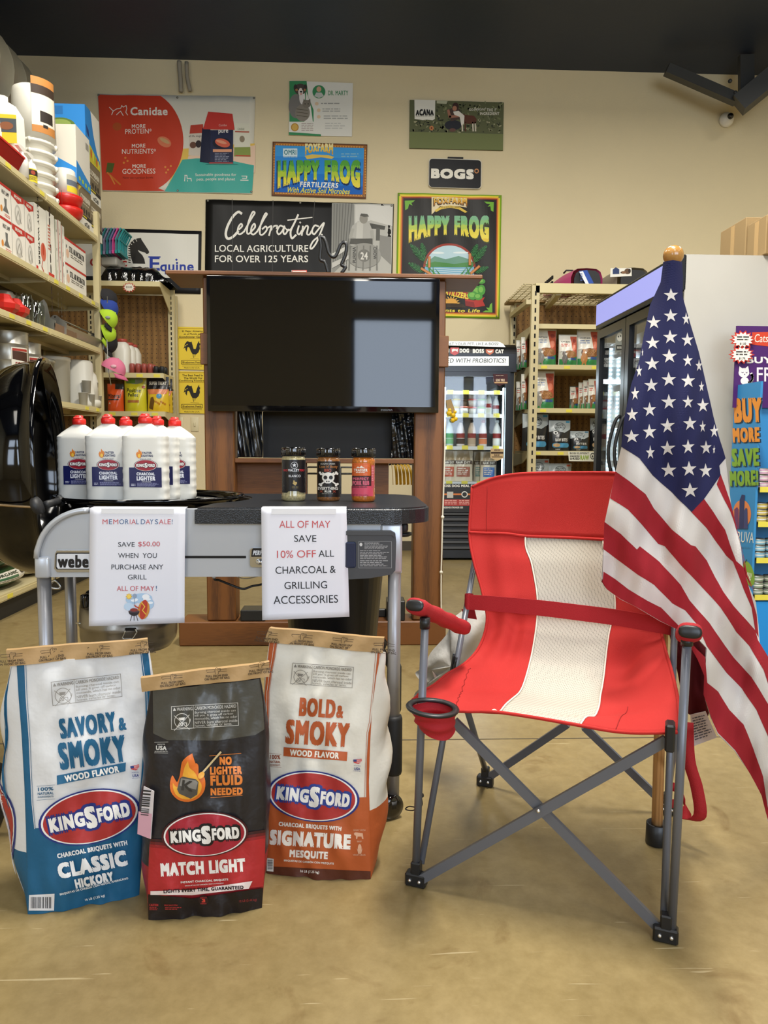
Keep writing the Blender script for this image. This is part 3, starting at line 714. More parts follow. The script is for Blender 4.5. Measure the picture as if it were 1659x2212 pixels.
def warpq(P, q=K, x0=366, y0=690, x1=852, y1=960):
 out = []
 for x, y in P:
  u, v = (x-x0)/(x1-x0), (y-y0)/(y1-y0)
  out.append(((q[0][0]*(1-u)+q[1][0]*u)*(1-v)+(q[3][0]*(1-u)+q[2][0]*u)*v, (q[0][1]*(1-u)+q[1][1]*u)*(1-v)+(q[3][1]*(1-u)+q[2][1]*u)*v))
 return out
pix_slab(mb, Z_FROG, warpq(rr_poly(364, 686, 854, 964, 36)), WALL_Y-0.028, 0.01, ink('#e2ddcb', 'vinyl'))
pix_slab(mb, Z_FROG, warpq(rr_poly(370, 692, 848, 958, 30)), WALL_Y-0.034, 0.008, ink('#1c1c1d', 'vinyl'))
a = Art('vinyl'); a.text('BOGS', 388, 786, 780, 878, '#eeeadc', bold=.09, rot=1.3); a.ell(806, 806, 21, 22, '#c98b5a'); a.ell(806, 806, 12, 13, '#26201c')
a.emit(mb, pixfn(Z_FROG, (0, WALL_Y-0.0345, 0), (0, -1, 0)), 0.0008); mb.build('sign_panel', t)
mb = MB(); pix_slab(mb, Z_FROG, [(542, 674), (684, 678), (684, 694), (542, 690)], WALL_Y-0.03, 0.02, ink('#1c1c1d', 'vinyl')); mb.build('hanging_clip', t)
def d_frogbig(a):
 a.poly([(96, 1018), (1020, 1038), (1004, 2146), (78, 2130)], '#e8d23c'); a.poly([(112, 1034), (1008, 1052), (992, 2130), (92, 2112)], '#dd8a34'); a.poly([(124, 1044), (996, 1062), (980, 2118), (104, 2100)], '#8c3426')
 a.poly([(134, 1054), (988, 1072), (972, 2108), (112, 2090)], '#23211d')
 G = '#74b23c'
 for c in ([(146, 1078), (240, 1074), (222, 1092), (206, 1098), (218, 1124), (186, 1108), (176, 1150), (150, 1166)], [(964, 1092), (876, 1088), (894, 1106), (930, 1112), (906, 1136), (932, 1132), (936, 1170), (960, 1182)], [(948, 2016), (950, 2106), (860, 2104), (884, 2088), (916, 2088), (892, 2060), (922, 2064), (928, 2034)]): a.poly(c, G)
 a.poly([(392, 1046), (720, 1052), (716, 1140), (640, 1130), (470, 1130), (392, 1208)], '#e9d9b2');
 gradtext(a, 'FOXFARM', 412, 1050, 720, 1126, ['#e6c25e', '#d7a23c', '#a9702b'], bold=.05, warp=bell, outline='#2f1c10')
 a.poly([(420, 1168), (480, 1134), (560, 1122), (650, 1136), (722, 1180), (700, 1190), (640, 1158), (560, 1146), (480, 1158), (432, 1186)], '#e3c352'); a.text('SOIL & FERTILIZER COMPANY', 478, 1130, 656, 1150, '#4a3210')
 gradtext(a, 'HAPPY FROG', 182, 1216, 918, 1470, ['#7fb88e', '#86c07a', '#b9cf58', '#e9d94c', '#f0dd52', '#e7c63f'], bold=.075, warp=bell, outline='#3f4a1c')
 # pond arch, hills, ferns and bulrushes
 a.ell(556, 1690, 240, 220, '#9c3b2c', 36, a0=180, a1=360); a.ell(556, 1690, 218, 200, '#bcd9e2', 36, a0=180, a1=360)
 a.rect(330, 1686, 782, 1762, '#7fb4cd'); a.poly([(352, 1640), (420, 1590), (520, 1618), (640, 1586), (740, 1618), (770, 1650), (770, 1690), (340, 1690)], '#6d9c87'); a.poly([(340, 1690), (770, 1690), (770, 1640), (600, 1660), (420, 1640), (342, 1660)], '#4f8b4a')
 a.ell(450, 1560, 60, 10, '#e6f1f2'); a.ell(660, 1556, 70, 9, '#e6f1f2')
 for y in (1708, 1726, 1744): a.line([(360, y), (470, y-4), (620, y+3), (760, y)], 5, '#dbeaf0')
 def fern(x0, y0, x1, y1, n=13, w=36):
  d = np.array([x1-x0, y1-y0], float); L_ = np.linalg.norm(d); d /= L_; q = np.array([-d[1], d[0]])
  a.line([(x0, y0), (x1, y1)], 4, '#3e7a45')
  for k in range(n):
   p = np.array([x0, y0])+d*L_*(k+1)/(n+1); ww = w*math.sin(math.pi*(0.25+0.75*(k+1)/(n+1)))+6
   for s_ in (-1, 1):
    e = p+q*s_*ww+d*ww*0.6; m_ = (p+e)/2+d*4; a.poly([tuple(p-d*4), tuple(m_-d*4), tuple(e), tuple(m_+d*5), tuple(p+d*4)], ['#2f7040', '#3f8549'][k % 2])
 fern(340, 1640, 196, 1480); fern(330, 1600, 300, 1470, 9, 26); fern(320, 1740, 180, 1650, 10, 30); fern(760, 1600, 812, 1480, 9, 26); fern(770, 1650, 896, 1496); fern(780, 1740, 914, 1690, 9, 26)
 for x0, y0, x1, y1 in ((430, 1760, 290, 1612), (380, 1760, 340, 1580), (700, 1760, 830, 1596), (740, 1760, 700, 1660), (410, 1760, 402, 1660), (470, 1762, 420, 1700), (660, 1762, 716, 1690)): a.poly([(x0-8, y0), (x1, y1), (x0+8, y0)], '#3f8a44')
 for x0, y0, x1, y1 in ((370, 1600, 370, 1690), (742, 1575, 742, 1670), (300, 1706, 384, 1756), (752, 1750, 826, 1686)): a.line([(x0, y0), (x1, y1)], 24, '#b9703a'); a.line([(x0, y0), (x1, y1)], 8, '#d79a5c')
 # lower part: leaves, banner, sun
 a.poly([(520, 1846), (700, 1860), (760, 1900), (780, 1990), (700, 1980), (520, 1932)], '#a93a30'); a.text('SOILS and', 500, 1866, 682, 1912, '#ecd84c', bold=.03, rot=8); a.text('FERTILIZERS', 470, 1908, 738, 1960, '#ecd84c', bold=.04, rot=12)
 a.poly([(700, 1980), (780, 1996), (880, 1966), (862, 2000), (884, 2046), (790, 2060), (704, 2044)], '#b5362c'); a.poly([(704, 2000), (780, 2010), (790, 2056), (704, 2044)], '#8c231d')
 for x, y, r1, r2 in ((800, 1910, 70, 48), (770, 1950, 48, 40), (850, 1900, 36, 50), (850, 1820, 36, 24), (730, 1896, 40, 26), (820, 1960, 40, 34)): a.ell(x, y, r1, r2, '#4f9a3e', 14); a.ell(x-6, y-4, r1*0.6, r2*0.55, '#7dbb55', 12)
 a.poly([(620, 1846), (700, 1848), (690, 1880), (640, 1878)], '#c9bcd0')
 a.ell(572, 2022, 58, 46, '#e0a64a', 20, a0=180, a1=360)
 for k in range(9):
  an = math.radians(180+k*22); a.poly([(572+60*math.cos(an-.12), 2022+50*math.sin(an-.12)), (572+86*math.cos(an), 2022+70*math.sin(an)), (572+60*math.cos(an+.12), 2022+50*math.sin(an+.12))], '#e6b85a')
 a.poly([(530, 2022), (680, 2030), (720, 2062), (530, 2060)], '#3d2f1d'); a.text('Bringing Plants to Life', 150, 2070, 836, 2112, '#ecd84c', bold=.03, shear=.2, rot=.6)
 grommets(a, [(96, 1026), (1014, 1046), (990, 2140)], 8, '#4b5a2a')
poster('hanging_banner', 'tall black banner with lime border and pond picture, behind the television stand', 'banner', Z_FROG, [(82, 1006), (1036, 1030), (1016, 2162), (62, 2140)], '#8cb834', d_frogbig, wave=0.007)
def d_equine(a):
 a.poly([(-120, 262), (1056, 292), (1050, 716), (-120, 690)], '#e5e2d6')
 H = [(430, 572), (412, 520), (404, 470), (402, 430), (398, 390), (412, 366), (440, 342), (480, 331), (508, 328), (512, 344), (540, 386), (580, 448), (586, 464), (576, 480), (560, 482), (548, 468), (520, 462), (494, 450), (478, 444), (486, 460), (520, 492), (540, 530), (548, 575)]
 a.poly(H, '#34322f')
 for k in range(8): y = 400+k*22; a.poly([(384-0*k, y), (406, y+2), (410, y+13), (386, y+10)], '#34322f')
 for x, y, x2, y2 in ((398, 372, 420, 392), (424, 348, 440, 374), (454, 334, 468, 360)): a.line([(x, y), (x2, y2)], 5, '#e5e2d6')
 R = '#b8332e'; B = '#2c3f9c'
 a.text('Classic', 20, 520, 372, 600, R, bold=.03); a.ell(291, 515, 12, 12, R, 4)
 a.text('E', 590, 508, 686, 638, B, bold=.03); a.rect(578, 504, 694, 516, B); a.rect(582, 630, 690, 640, B)
 a.text('quine', 690, 556, 1010, 676, B, bold=.03); a.ell(846, 536, 12, 13, B, 4)
 for t_, x0, x1 in (('L', 796, 808), ('I', 886, 898), ('N', 976, 1016)): a.text(t_, x0, 760, x1, 800, '#dedacb', bold=.04)
poster('hanging_banner', 'white banner with a black horse head, partly behind the corner shelving', 'banner', Z_PEG, [(-150, 226), (1086, 262), (1076, 862), (-150, 830)], '#1b1a1c', d_equine, wave=0.004)
# two yellow rooster posters
def rooster(a, ox, oy):
 def s(P): return [(x+ox, y+oy) for x, y in P]
 a.poly(s([(960, 1330), (990, 1318), (1000, 1352), (1010, 1388), (1030, 1388), (1044, 1340), (1062, 1308), (1064, 1330), (1074, 1340), (1066, 1358), (1070, 1384), (1056, 1420), (1034, 1440), (1000, 1438), (982, 1410), (972, 1380), (950, 1350)]), '#26221d')
 for P in ([(990, 1330), (950, 1312), (926, 1340), (918, 1380), (932, 1352), (960, 1336)], [(985, 1345), (940, 1350), (930, 1390), (944, 1415), (950, 1372), (980, 1365)], [(975, 1360), (940, 1372), (912, 1384), (930, 1362)]): a.poly(s(P), '#26221d')
 a.line(s([(1004, 1436), (1006, 1452), (1012, 1470)]), 5, '#26221d'); a.line(s([(1024, 1436), (1022, 1460)]), 5, '#26221d'); a.line(s([(980, 1480), (1060, 1484)]), 3, '#8f7a2a')
def d_roost(oy, l1, l2, l3):
 def d(a):
  K_ = '#4c3c14'
  a.rect(860, 1192+oy, 1112, 1197+oy, '#b58f22'); a.rect(860, 1284+oy, 1112, 1289+oy, '#b58f22')
  a.text(l1, 900, 1210+oy, 1098, 1230+oy, K_, bold=.03); a.text(l2, 916, 1236+oy, 1094, 1258+oy, K_, bold=.03); a.text(l3, 870, 1262+oy, 1108, 1284+oy, K_, bold=.03)
  rooster(a, 0, oy)
  a.poly(rr_poly(890, 1494+oy, 1096, 1536+oy, 10, 3), K_); a.poly(rr_poly(895, 1499+oy, 1091, 1531+oy, 8, 3), '#e3c63c'); a.text('Bluebonnet Feeds', 904, 1506+oy, 1084, 1526+oy, K_, bold=.03)
  a.rect(900, 1548+oy, 1090, 1551+oy, K_); a.text('Made in the U.S.A.', 920, 1560+oy, 1068, 1574+oy, K_, bold=.01); a.rect(862, 1572+oy, 1112, 1576+oy, '#b58f22') if False else None
 return d
poster('wall_sign', 'upper of two yellow rooster posters beside the wooden post', 'sign', Z_PEG, [(856, 1176), (1122, 1182), (1122, 1588), (856, 1580)], '#e3c63c', d_roost(0, 'El Mejor Alimento', 'en el Mundo para', 'Acondicionar Gallos'), kind='paper')
poster('wall_sign', 'lower of two yellow rooster posters beside the wooden post', 'sign', Z_PEG, [(856, 1600), (1122, 1606), (1122, 2006), (856, 2000)], '#e3c63c', d_roost(420, 'The Best Feed In', 'The World For', 'Conditioning Roosters'), kind='paper')
# switch plates
for k, (x0, x1) in enumerate(((858, 912), (984, 1060))):
 t = thing('switch_plate', ['cream wall switch plate half hidden by the corner shelving', 'cream wall switch plate below the lower rooster poster'][k], 'switch', PY(190+(x0+x1)/8.85, 440+2170/4.423, WALL_Y-0.01))
 mb = MB(); A = pixpt(Z_PEG, x0, 2040, (0, WALL_Y, 0), (0, 1, 0)); B = pixpt(Z_PEG, x1, 2176, (0, WALL_Y, 0), (0, 1, 0)); mb.rbox(A[0], B[0], WALL_Y-0.008, WALL_Y-0.0005, B[2], A[2], mat('ivory_plastic', '#d8cda8', rough=0.4), 0.003); mb.build('plate', t)
 mb = MB(); c = (A+B)/2; mb.rbox(c[0]-0.008, c[0]+0.008, WALL_Y-0.02, WALL_Y-0.0085, c[2]-0.02, c[2]+0.02, mat('ivory_plastic', '#d8cda8'), 0.002); mb.build('toggle', t)
# ------------------------------------------------------------------ shared materials
def wood_material(name, c1, c2, scale=(1, 1, 1), rough=0.5, rings=9.0):
 m, nt, b = newmat(name); L = nt.links.new; N = nt.nodes.new
 tc = N('ShaderNodeTexCoord'); mp = N('ShaderNodeMapping'); mp.inputs['Scale'].default_value = scale; L(tc.outputs['Object'], mp.inputs[0])
 w = N('ShaderNodeTexWave'); w.wave_type = 'BANDS'; w.bands_direction = 'X'; w.inputs['Scale'].default_value = rings; w.inputs['Distortion'].default_value = 5; w.inputs['Detail'].default_value = 3; w.inputs['Detail Scale'].default_value = 0.8
 L(mp.outputs[0], w.inputs['Vector'])
 n = N('ShaderNodeTexNoise'); n.inputs['Scale'].default_value = 30; n.inputs['Detail'].default_value = 5; L(mp.outputs[0], n.inputs['Vector'])
 a = N('ShaderNodeMath'); a.operation = 'MULTIPLY_ADD'; a.inputs[1].default_value = 0.6; L(w.outputs['Fac'], a.inputs[0]); L(n.outputs[0], a.inputs[2])
 r = N('ShaderNodeValToRGB'); r.color_ramp.elements[0].position = 0.35; r.color_ramp.elements[1].position = 1.0
 r.color_ramp.elements[0].color = (*hexc(c1), 1); r.color_ramp.elements[1].color = (*hexc(c2), 1); L(a.outputs[0], r.inputs[0]); L(r.outputs[0], b.inputs['Base Color'])
 b.inputs['Roughness'].default_value = rough; return m
M_POST = wood_material('stained_post_wood', '#4a2b11', '#74481f', (9, 9, 0.55), rings=0.35)
M_RAIL = wood_material('stained_rail_wood', '#4a2a12', '#72461e', (0.55, 9, 9), rings=0.35)
M_CREAM = mat('cream_shelf_metal', '#c6b98f', rough=0.42, spec=0.4); M_CREAM2 = mat('cream_shelf_edge', '#cfc294', rough=0.4)
M_TAG = mat('yellow_price_tag', '#e3d650', rough=0.5); M_SLOT = mat('slot_dark', '#141210', rough=0.9)
M_PEGB = wood_material('pegboard_brown', '#66471f', '#8c6734', (3, 3, 1), rings=1.5, rough=0.7)
def thin_glass(name, tint=(1, 1, 1), refl=1.45):
 m = bpy.data.materials.new(name); m.use_nodes = True; nt = m.node_tree; nt.nodes.clear()
 o = nt.nodes.new('ShaderNodeOutputMaterial'); t = nt.nodes.new('ShaderNodeBsdfTransparent'); g = nt.nodes.new('ShaderNodeBsdfGlossy'); f = nt.nodes.new('ShaderNodeFresnel'); x = nt.nodes.new('ShaderNodeMixShader')
 t.inputs[0].default_value = (*tint, 1); g.inputs['Roughness'].default_value = 0.02; gm = nt.nodes.new('ShaderNodeNewGeometry'); mr = nt.nodes.new('ShaderNodeMapRange'); mr.inputs[3].default_value = refl; mr.inputs[4].default_value = 1/refl; nt.links.new(gm.outputs['Backfacing'], mr.inputs[0]); nt.links.new(mr.outputs[0], f.inputs[0])
 nt.links.new(f.outputs[0], x.inputs[0]); nt.links.new(t.outputs[0], x.inputs[1]); nt.links.new(g.outputs[0], x.inputs[2]); nt.links.new(x.outputs[0], o.inputs[0]); return m
M_PANE = thin_glass('door_glass', (0.95, 0.97, 0.98)); M_CLEAR = thin_glass('clear_plastic', (0.86, 0.88, 0.86), 1.7)
M_GALV = mat('galvanized_metal', '#a5a39a', rough=0.35, metal=0.75, bump=0.05, bscale=30)
M_CARD = mat('brown_cardboard', '#a3895f', rough=0.85, bump=0.06, bscale=50)
M_RED = mat('red_plastic', '#c4231c', rough=0.35); M_WPL = mat('milky_plastic', '#dcd9cd', rough=0.35)
M_WIRE = mat('chrome_wire', '#b9b9b5', rough=0.25, metal=0.9)
# ------------------------------------------------------------------ television stand
YS = PZ(700, 1395, 0)[1]
X = lambda px, Y, py=1000: PY(px, py, Y)[0]
Zp = lambda py, Y, px=700: PY(px, py, Y)[2]
st = thing('television_stand', 'tall brown wooden post stand that carries the television', 'stand', (X(700, YS+0.1), YS+0.1, 0))
capz = Zp(600, YS)
for a, b in ((441, 505), (895, 960)):
 mb = MB(); mb.rbox(X(a, YS), X(b, YS), YS+0.02, YS+0.16, 0.135, capz, M_POST, 0.006, 1); mb.build('post', st)
mb = MB(); mb.rbox(X(380, YS), X(968, YS), YS, YS+0.20, 0, Zp(1343, YS), M_RAIL, 0.006, 1); mb.build('base_rail', st)
mb = MB(); mb.rbox(X(364, YS-0.03), X(1036, YS-0.03), YS-0.03, YS+0.30, capz, Zp(588, YS-0.03), M_RAIL, 0.004, 1); mb.build('cap_board', st)
mb = MB(); mb.rbox(X(436, YS-0.0), X(966, YS-0.0), YS-0.0, YS+0.02, Zp(790, YS), Zp(722, YS), M_RAIL, 0.003, 1); mb.build('cross_rail', st)
mb = MB(); mb.rbox(X(505, YS), X(896, YS), YS+0.03, YS+0.18, Zp(1001, YS), Zp(991, YS), M_RAIL, 0.003, 1); mb.build('shelf_board', st)
mb = MB(); mb.box(X(505, YS), X(660, YS), YS+0.12, YS+0.14, Zp(1090, YS), Zp(1001, YS), M_RAIL); mb.build('back_panel', st)
mb = MB(); mb.box(X(811, YS), X(842, YS), YS+0.12, YS+0.14, Zp(1090, YS), Zp(1001, YS), M_RAIL); mb.build('back_panel', st)
M_GREYP = mat('dark_grey_panel', '#2a2b2c', rough=0.75)
mb = MB(); mb.box(X(560, YS), X(852, YS), YS+0.165, YS+0.178, Zp(991, YS)+.002, Zp(840, YS), M_GREYP); tag(mb.build('backing_panel'), 'dark grey flat panel standing on the stand shelf under the television', 'panel')
# black plastic wraps hanging either side
M_WRAP = mat('black_wrap_plastic', '#101317', rough=0.18, spec=0.8)
for k, (a, b) in enumerate(((508, 563), (847, 897))):
 nu, nv = 26, 40; G = np.zeros((nv, nu, 3))
 for i in range(nv):
  for j in range(nu):
   u, v = j/(nu-1), i/(nv-1)
   x = X(a, YS)+(X(b, YS)-X(a, YS))*u; z = Zp(991, YS)+0.004+(Zp(880, YS)-Zp(992, YS))*v
   y = YS+0.075+0.016*math.sin(u*13+v*3*(1+k))+0.008*math.sin(u*31+v*9)+0.010*noise.noise(Vector((u*4+k*9, v*(3+9*k), 0)))
   G[i, j] = (x, y, z)
 mb = MB(); mb.sheet(G, 0.003, M_WRAP); tag(mb.build('plastic_wrap'), ['shiny black plastic wrap hanging inside the post nearer the rooster posters', 'crinkled black plastic wrap hanging inside the post nearer the drink fridge'][k], 'wrap')
# steel feet of the TV bracket
M_BSTEEL = mat('black_steel', '#17191b', rough=0.4)
t = thing('television_bracket', 'black steel floor bracket feet resting on the stand base rail', 'bracket', (X(690, YS), YS+0.08, Zp(1343, YS)))
for a, b, y0 in ((515, 570, 1319), (838, 878, 1300)):
 mb = MB(); mb.rbox(X(a, YS), X(b, YS), YS+0.01, YS+0.14, Zp(1343, YS)+0.001, Zp(y0, YS), M_BSTEEL, 0.004, 1); mb.build('foot', t)
mb = MB(); mb.rbox(X(570, YS), X(838, YS), YS+0.10, YS+0.13, Zp(1343, YS)+0.001, Zp(1325, YS), M_BSTEEL, 0.004, 1); mb.build('crossbar', t)
# television
YT = YS-0.045
tv = thing('television', 'large black flat screen television mounted on the wooden stand', 'television', (X(698, YT), YT, Zp(890, YT)))
x0, x1 = X(447, YT, 740), X(949, YT, 740); z0, z1 = Zp(890, YT), Zp(598, YT)
mb = MB(); mb.rbox(x0, x1, YT, YT+0.04, z0, z1, M_BLKG, 0.004, 2); mb.build('housing', tv)
M_SCREEN = mat('television_screen', '#040507', rough=0.035, spec=0.4)
mb = MB(); mb.box(x0+0.018, x1-0.018, YT-0.002, YT+0.002, z0+0.03, z1-0.018, M_SCREEN); mb.build('screen', tv)
mb = MB(); a = Art('foil'); a.text('INSIGNIA', 823, 883.5, 848, 887.5, '#5a5d62'); a.emit(mb, pixfn(Z_P, (0, YT-0.001, 0), (0, -1, 0)), 0.0004); a2 = Art('foil'); mb.build('lettering', tv)
mb = MB(); mb.box(x0+0.3, x1-0.3, YT+0.04, YS, z0+0.15, z1-0.15, M_BLKM) if YS > YT+0.041 else None
if mb.n: mb.build('mount', tv)
# wire rack and ribbons seen between the posts, further back
t = thing('wire_rack', 'dark wire rack standing behind the television stand', 'rack', (X(737, 5.0), 5.0, 0))
for px in (662, 735, 808):
 mb = MB(); mb.cyl((X(px, 5.0), 5.0, 0), (X(px, 5.0), 5.0, Zp(1008, 5.0)), 0.008, M_BSTEEL, 8); mb.build('upright', t)
for py in (1010, 1024):
 mb = MB()
 for q in range(5): mb.cyl((X(662, 5.0), 5.0+q*0.05, Zp(py, 5.0)), (X(808, 5.0), 5.0+q*0.05, Zp(py, 5.0)), 0.004, M_BSTEEL, 6)
 for px in np.linspace(664, 806, 16): mb.cyl((X(px, 5.0), 5.0, Zp(py, 5.0)), (X(px, 5.0), 5.2, Zp(py, 5.0)), 0.003, M_BSTEEL, 5)
 mb.build('wire_shelf', t)['kind'] = 'stuff'
M_RIB = mat('yellow_ribbon', '#d3a51c', rough=0.4)
t = thing('ribbon_bundle', 'yellow ribbons hanging behind the stand beside the fridge post', 'ribbon', PY(865, 1046, 4.6))
for k in range(6):
 mb = MB(); x = 846+k*7; pts = [PY(x, 1003, 4.6), PY(x+2+k, 1020, 4.59-0.01*k), PY(x+3+k*1.2, 1047, 4.6)]
 mb.tube(catmull(pts, 8), 0.008, M_RIB, 4, sec=[(-1, -.15), (1, -.15), (1, .15), (-1, .15)]); mb.build('ribbon', t)
mb = MB(); mb.tube([(X(842, YS+0.16), YS+0.175, Zp(1003, YS+0.16)), PY(842, 1003, 4.6), PY(890, 1003, 4.6), (X(893, YS+0.16), YS+0.155, Zp(1003, YS+0.16))], 0.005, M_BSTEEL, 6); mb.build('rod', t)
# white light cable down the right post
mb = MB(); M_WC = mat('white_cable', '#d9d4c4', rough=0.5)
pts = [PY(x, y, YS-0.012) for x, y in ((962, 905), (960, 1000), (957, 1090), (956, 1117), (954, 1200), (953, 1236), (953, 1300), (954, 1340))]
mb.tube(catmull(pts, 40), 0.0045, M_WC, 6)
for x, y in ((956, 1117), (953, 1236)): mb.ball(PY(x, y, YS-0.012), 0.010, M_WC, 8, 6)
tag(mb.build('light_cable'), 'thin white cable with small knots running down the stand post by the fridge', 'cable')
# small label and wire letter on the cap
mb = MB(); mb.box(X(631, YS), X(663, YS), YS+0.02, YS+0.03, Zp(588, YS-0.03)+0.001, Zp(583, YS), ink('#e6e0d6')); a = Art(); a.frame(631, 583.5, 663, 588, 1.2, '#c0392b'); a.emit(mb, pixfn(Z_P, (0, YS+0.0195, 0), (0, -1, 0)), 0.0004)
tag(mb.build('label_card'), 'small white and red card lying on top of the stand cap', 'card')
mb = MB(); pts = [(1236, 902), (1242, 960), (1236, 1040), (1262, 1050), (1280, 1104), (1250, 1108), (1282, 1060), (1262, 1000), (1300, 1010), (1330, 1030), (1352, 950), (1376, 948), (1378, 1000), (1358, 1100), (1380, 1090)]
P = [pixpt(Z_WALL, x, y, (0, YS+0.1, 0), (0, 1, 0)) for x, y in [(1232, 905), (1262, 925), (1285, 1000), (1318, 1015), (1350, 945), (1378, 950), (1372, 1010), (1352, 1060), (1374, 1072), (1352, 1106)]]
mb.tube(catmull(P, 40), 0.010, M_BSTEEL, 6)
P = [pixpt(Z_WALL, x, y, (0, YS+0.1, 0), (0, 1, 0)) for x, y in [(1232, 905), (1240, 960), (1236, 1030), (1262, 1048), (1280, 1108)]]
mb.tube(catmull(P, 24), 0.010, M_BSTEEL, 6); tag(mb.build('bent_metal_ornament'), 'black bent metal outline ornament standing on the stand cap', 'ornament')
# ------------------------------------------------------------------ pouches (stand-up bags)
def pouch(name, label, z, box, Yc, d, base, draw, group=None, cat='bag', kind='foil', zf=None):
 x0, y0, x1, y1 = box
 A = pixpt(z, x0, y0, (0, Yc, 0), (0, 1, 0)); B = pixpt(z, x1, y1, (0, Yc, 0), (0, 1, 0))
 xa, xb, zt, zb = A[0], B[0], A[2], B[2]
 if zf is not None: zb = zf+0.002
 w, h = xb-xa, zt-zb
 def dep(u, v):  # v 0 top .. 1 bottom
  return d/2*np.sqrt(np.clip(np.sin(np.pi*np.clip(u, 0.001, 0.999)), 0, 1))*(0.06+0.94*smooth01(v*1.5))*(1-0.25*smooth01((v-0.85)*5)) + 0.004*np.sin(u*17+v*11)*np.sin(np.pi*u)*np.minimum(1, 3*v)*min(1, d*12)
 nu, nv = 13, 15; uu, vv = np.meshgrid(np.linspace(0, 1, nu), np.linspace(0, 1, nv))
 D = dep(uu, vv); pin = 1-0.03*np.sin(np.pi*vv)
 Fr = np.stack([xa+w*(0.5+(uu-0.5)*pin), Yc-D, zt-h*vv], 2); Bk = np.stack([xa+w*(0.5+(uu-0.5)*pin), Yc+D*0.8, zt-h*vv], 2)
 mb = MB(); m = ink(base, kind) if isinstance(base, str) else base
 mb.grid(Fr, m, flip=True); mb.grid(Bk, m)
 mb.add(np.concatenate([Fr[-1], Bk[-1]]), [tuple(range(nu))+tuple(range(2*nu-1, nu-1, -1))], m)
 a = Art(kind); draw(a, x0, y0, x1-x0, y1-y0)
 def fn(U, V):
  u = (np.asarray(U)-x0)/(x1-x0); v = (np.asarray(V)-y0)/(y1-y0)
  P = np.stack([xa+w*u, Yc-dep(np.clip(u, 0, 1), np.clip(v, 0, 1))-0.0008, zt-h*v], 1); e = 1e-3
  N = np.tile([0, -1.0, 0], (len(P), 1)); return P, N
 a.emit(mb, fn, 0.0008, L=min(x1-x0, y1-y0)*0.09)
 o = mb.build(name); return tag(o, label, cat, group)
def bagart_green(txt, dog, brown='#8a5a35'):
 def d(a, x, y, w, h):
  G = '#2f7d46'; K_ = '#3b3a33'
  a.rect(x+w*.62, y+h*.06, x+w*.97, y+h*.78, '#b5533c'); a.ell(x+w*.8, y+h*.42, w*.12, h*.10, '#d4785c', 12); a.ell(x+w*.82, y+h*.2, w*.1, h*.06, '#8f3a33', 12)
  a.poly([(x+w*.05, y+h*.04), (x+w*.6, y+h*.04), (x+w*.72, y+h*.52), (x+w*.05, y+h*.56)], '#e4e2d8')
  a.text(txt, x+w*.12, y+h*.21, x+w*.6, y+h*.26, K_, bold=.03); a.lines(x+w*.12, y+h*.3, x+w*.55, y+h*.42, 2, '#7c8fb0' if 'C' in txt else '#c74b40', False)
  a.ell(x+w*.55, y+h*.64, w*.38, h*.12, brown, 16); a.lines(x+w*.25, y+h*.56, x+w*.9, y+h*.74, 5, '#b98b58')
  a.poly([(x+w*.03, y+h*.8), (x+w*.5, y+h*.82), (x+w*.97, y+h*.7), (x+w*.97, y+h*.99), (x+w*.03, y+h*.99)], G); a.rect(x+w*.58, y+h*.76, x+w*.92, y+h*.83, '#274b86')
  c = dog
  a.ell(x+w*.3, y+h*.8, w*.15, h*.14, c, 14); a.ell(x+w*.27, y+h*.62, w*.10, h*.075, c, 12); a.ell(x+w*.35, y+h*.64, w*.05, h*.03, '#f0ebe0', 8); a.rect(x+w*.2, y+h*.85, x+w*.26, y+h*.98, c); a.rect(x+w*.34, y+h*.85, x+w*.40, y+h*.98, c); a.ell(x+w*.2, y+h*.61, w*.03, h*.05, '#5a4634', 8)
 return d
def bagart_dark(blue='#3f87ad', letter='RAW BITES'):
 def d(a, x, y, w, h):
  a.poly([(x+w*.02, y+h*.02), (x+w*.98, y+h*.02), (x+w*.98, y+h*.3), (x+w*.7, y+h*.42), (x+w*.3, y+h*.34), (x+w*.02, y+h*.4)], '#9fa9ad')
  a.ell(x+w*.5, y+h*.22, w*.25, h*.13, '#4c5358', 20); a.ell(x+w*.5, y+h*.22, w*.22, h*.11, '#a9b3b6', 20); a.text('NUTRI', x+w*.33, y+h*.14, x+w*.67, y+h*.20, '#23282c', bold=.04); a.text('SOURCE', x+w*.3, y+h*.22, x+w*.7, y+h*.28, '#23282c', bold=.04)
  a.ell(x+w*.3, y+h*.42, w*.1, h*.06, '#d9dcdc', 12); a.ell(x+w*.3, y+h*.42, w*.05, h*.03, '#22262a', 10)
  a.text(letter, x+w*.28, y+h*.6, x+w*.82, y+h*.7, '#d8d8d4', bold=.03)
  a.poly(rr_poly(x+w*.15, y+h*.75, x+w*.9, y+h*.9, h*.07, 4), blue); a.ell(x+w*.34, y+h*.82, w*.16, h*.06, '#b99a72', 12); a.rect(x+w*.78, y+h*.04, x+w*.95, y+h*.1, blue); a.text('RAW', x+w*.3, y+h*.93, x+w*.5, y+h*.98, '#d8d8d4')
 return d
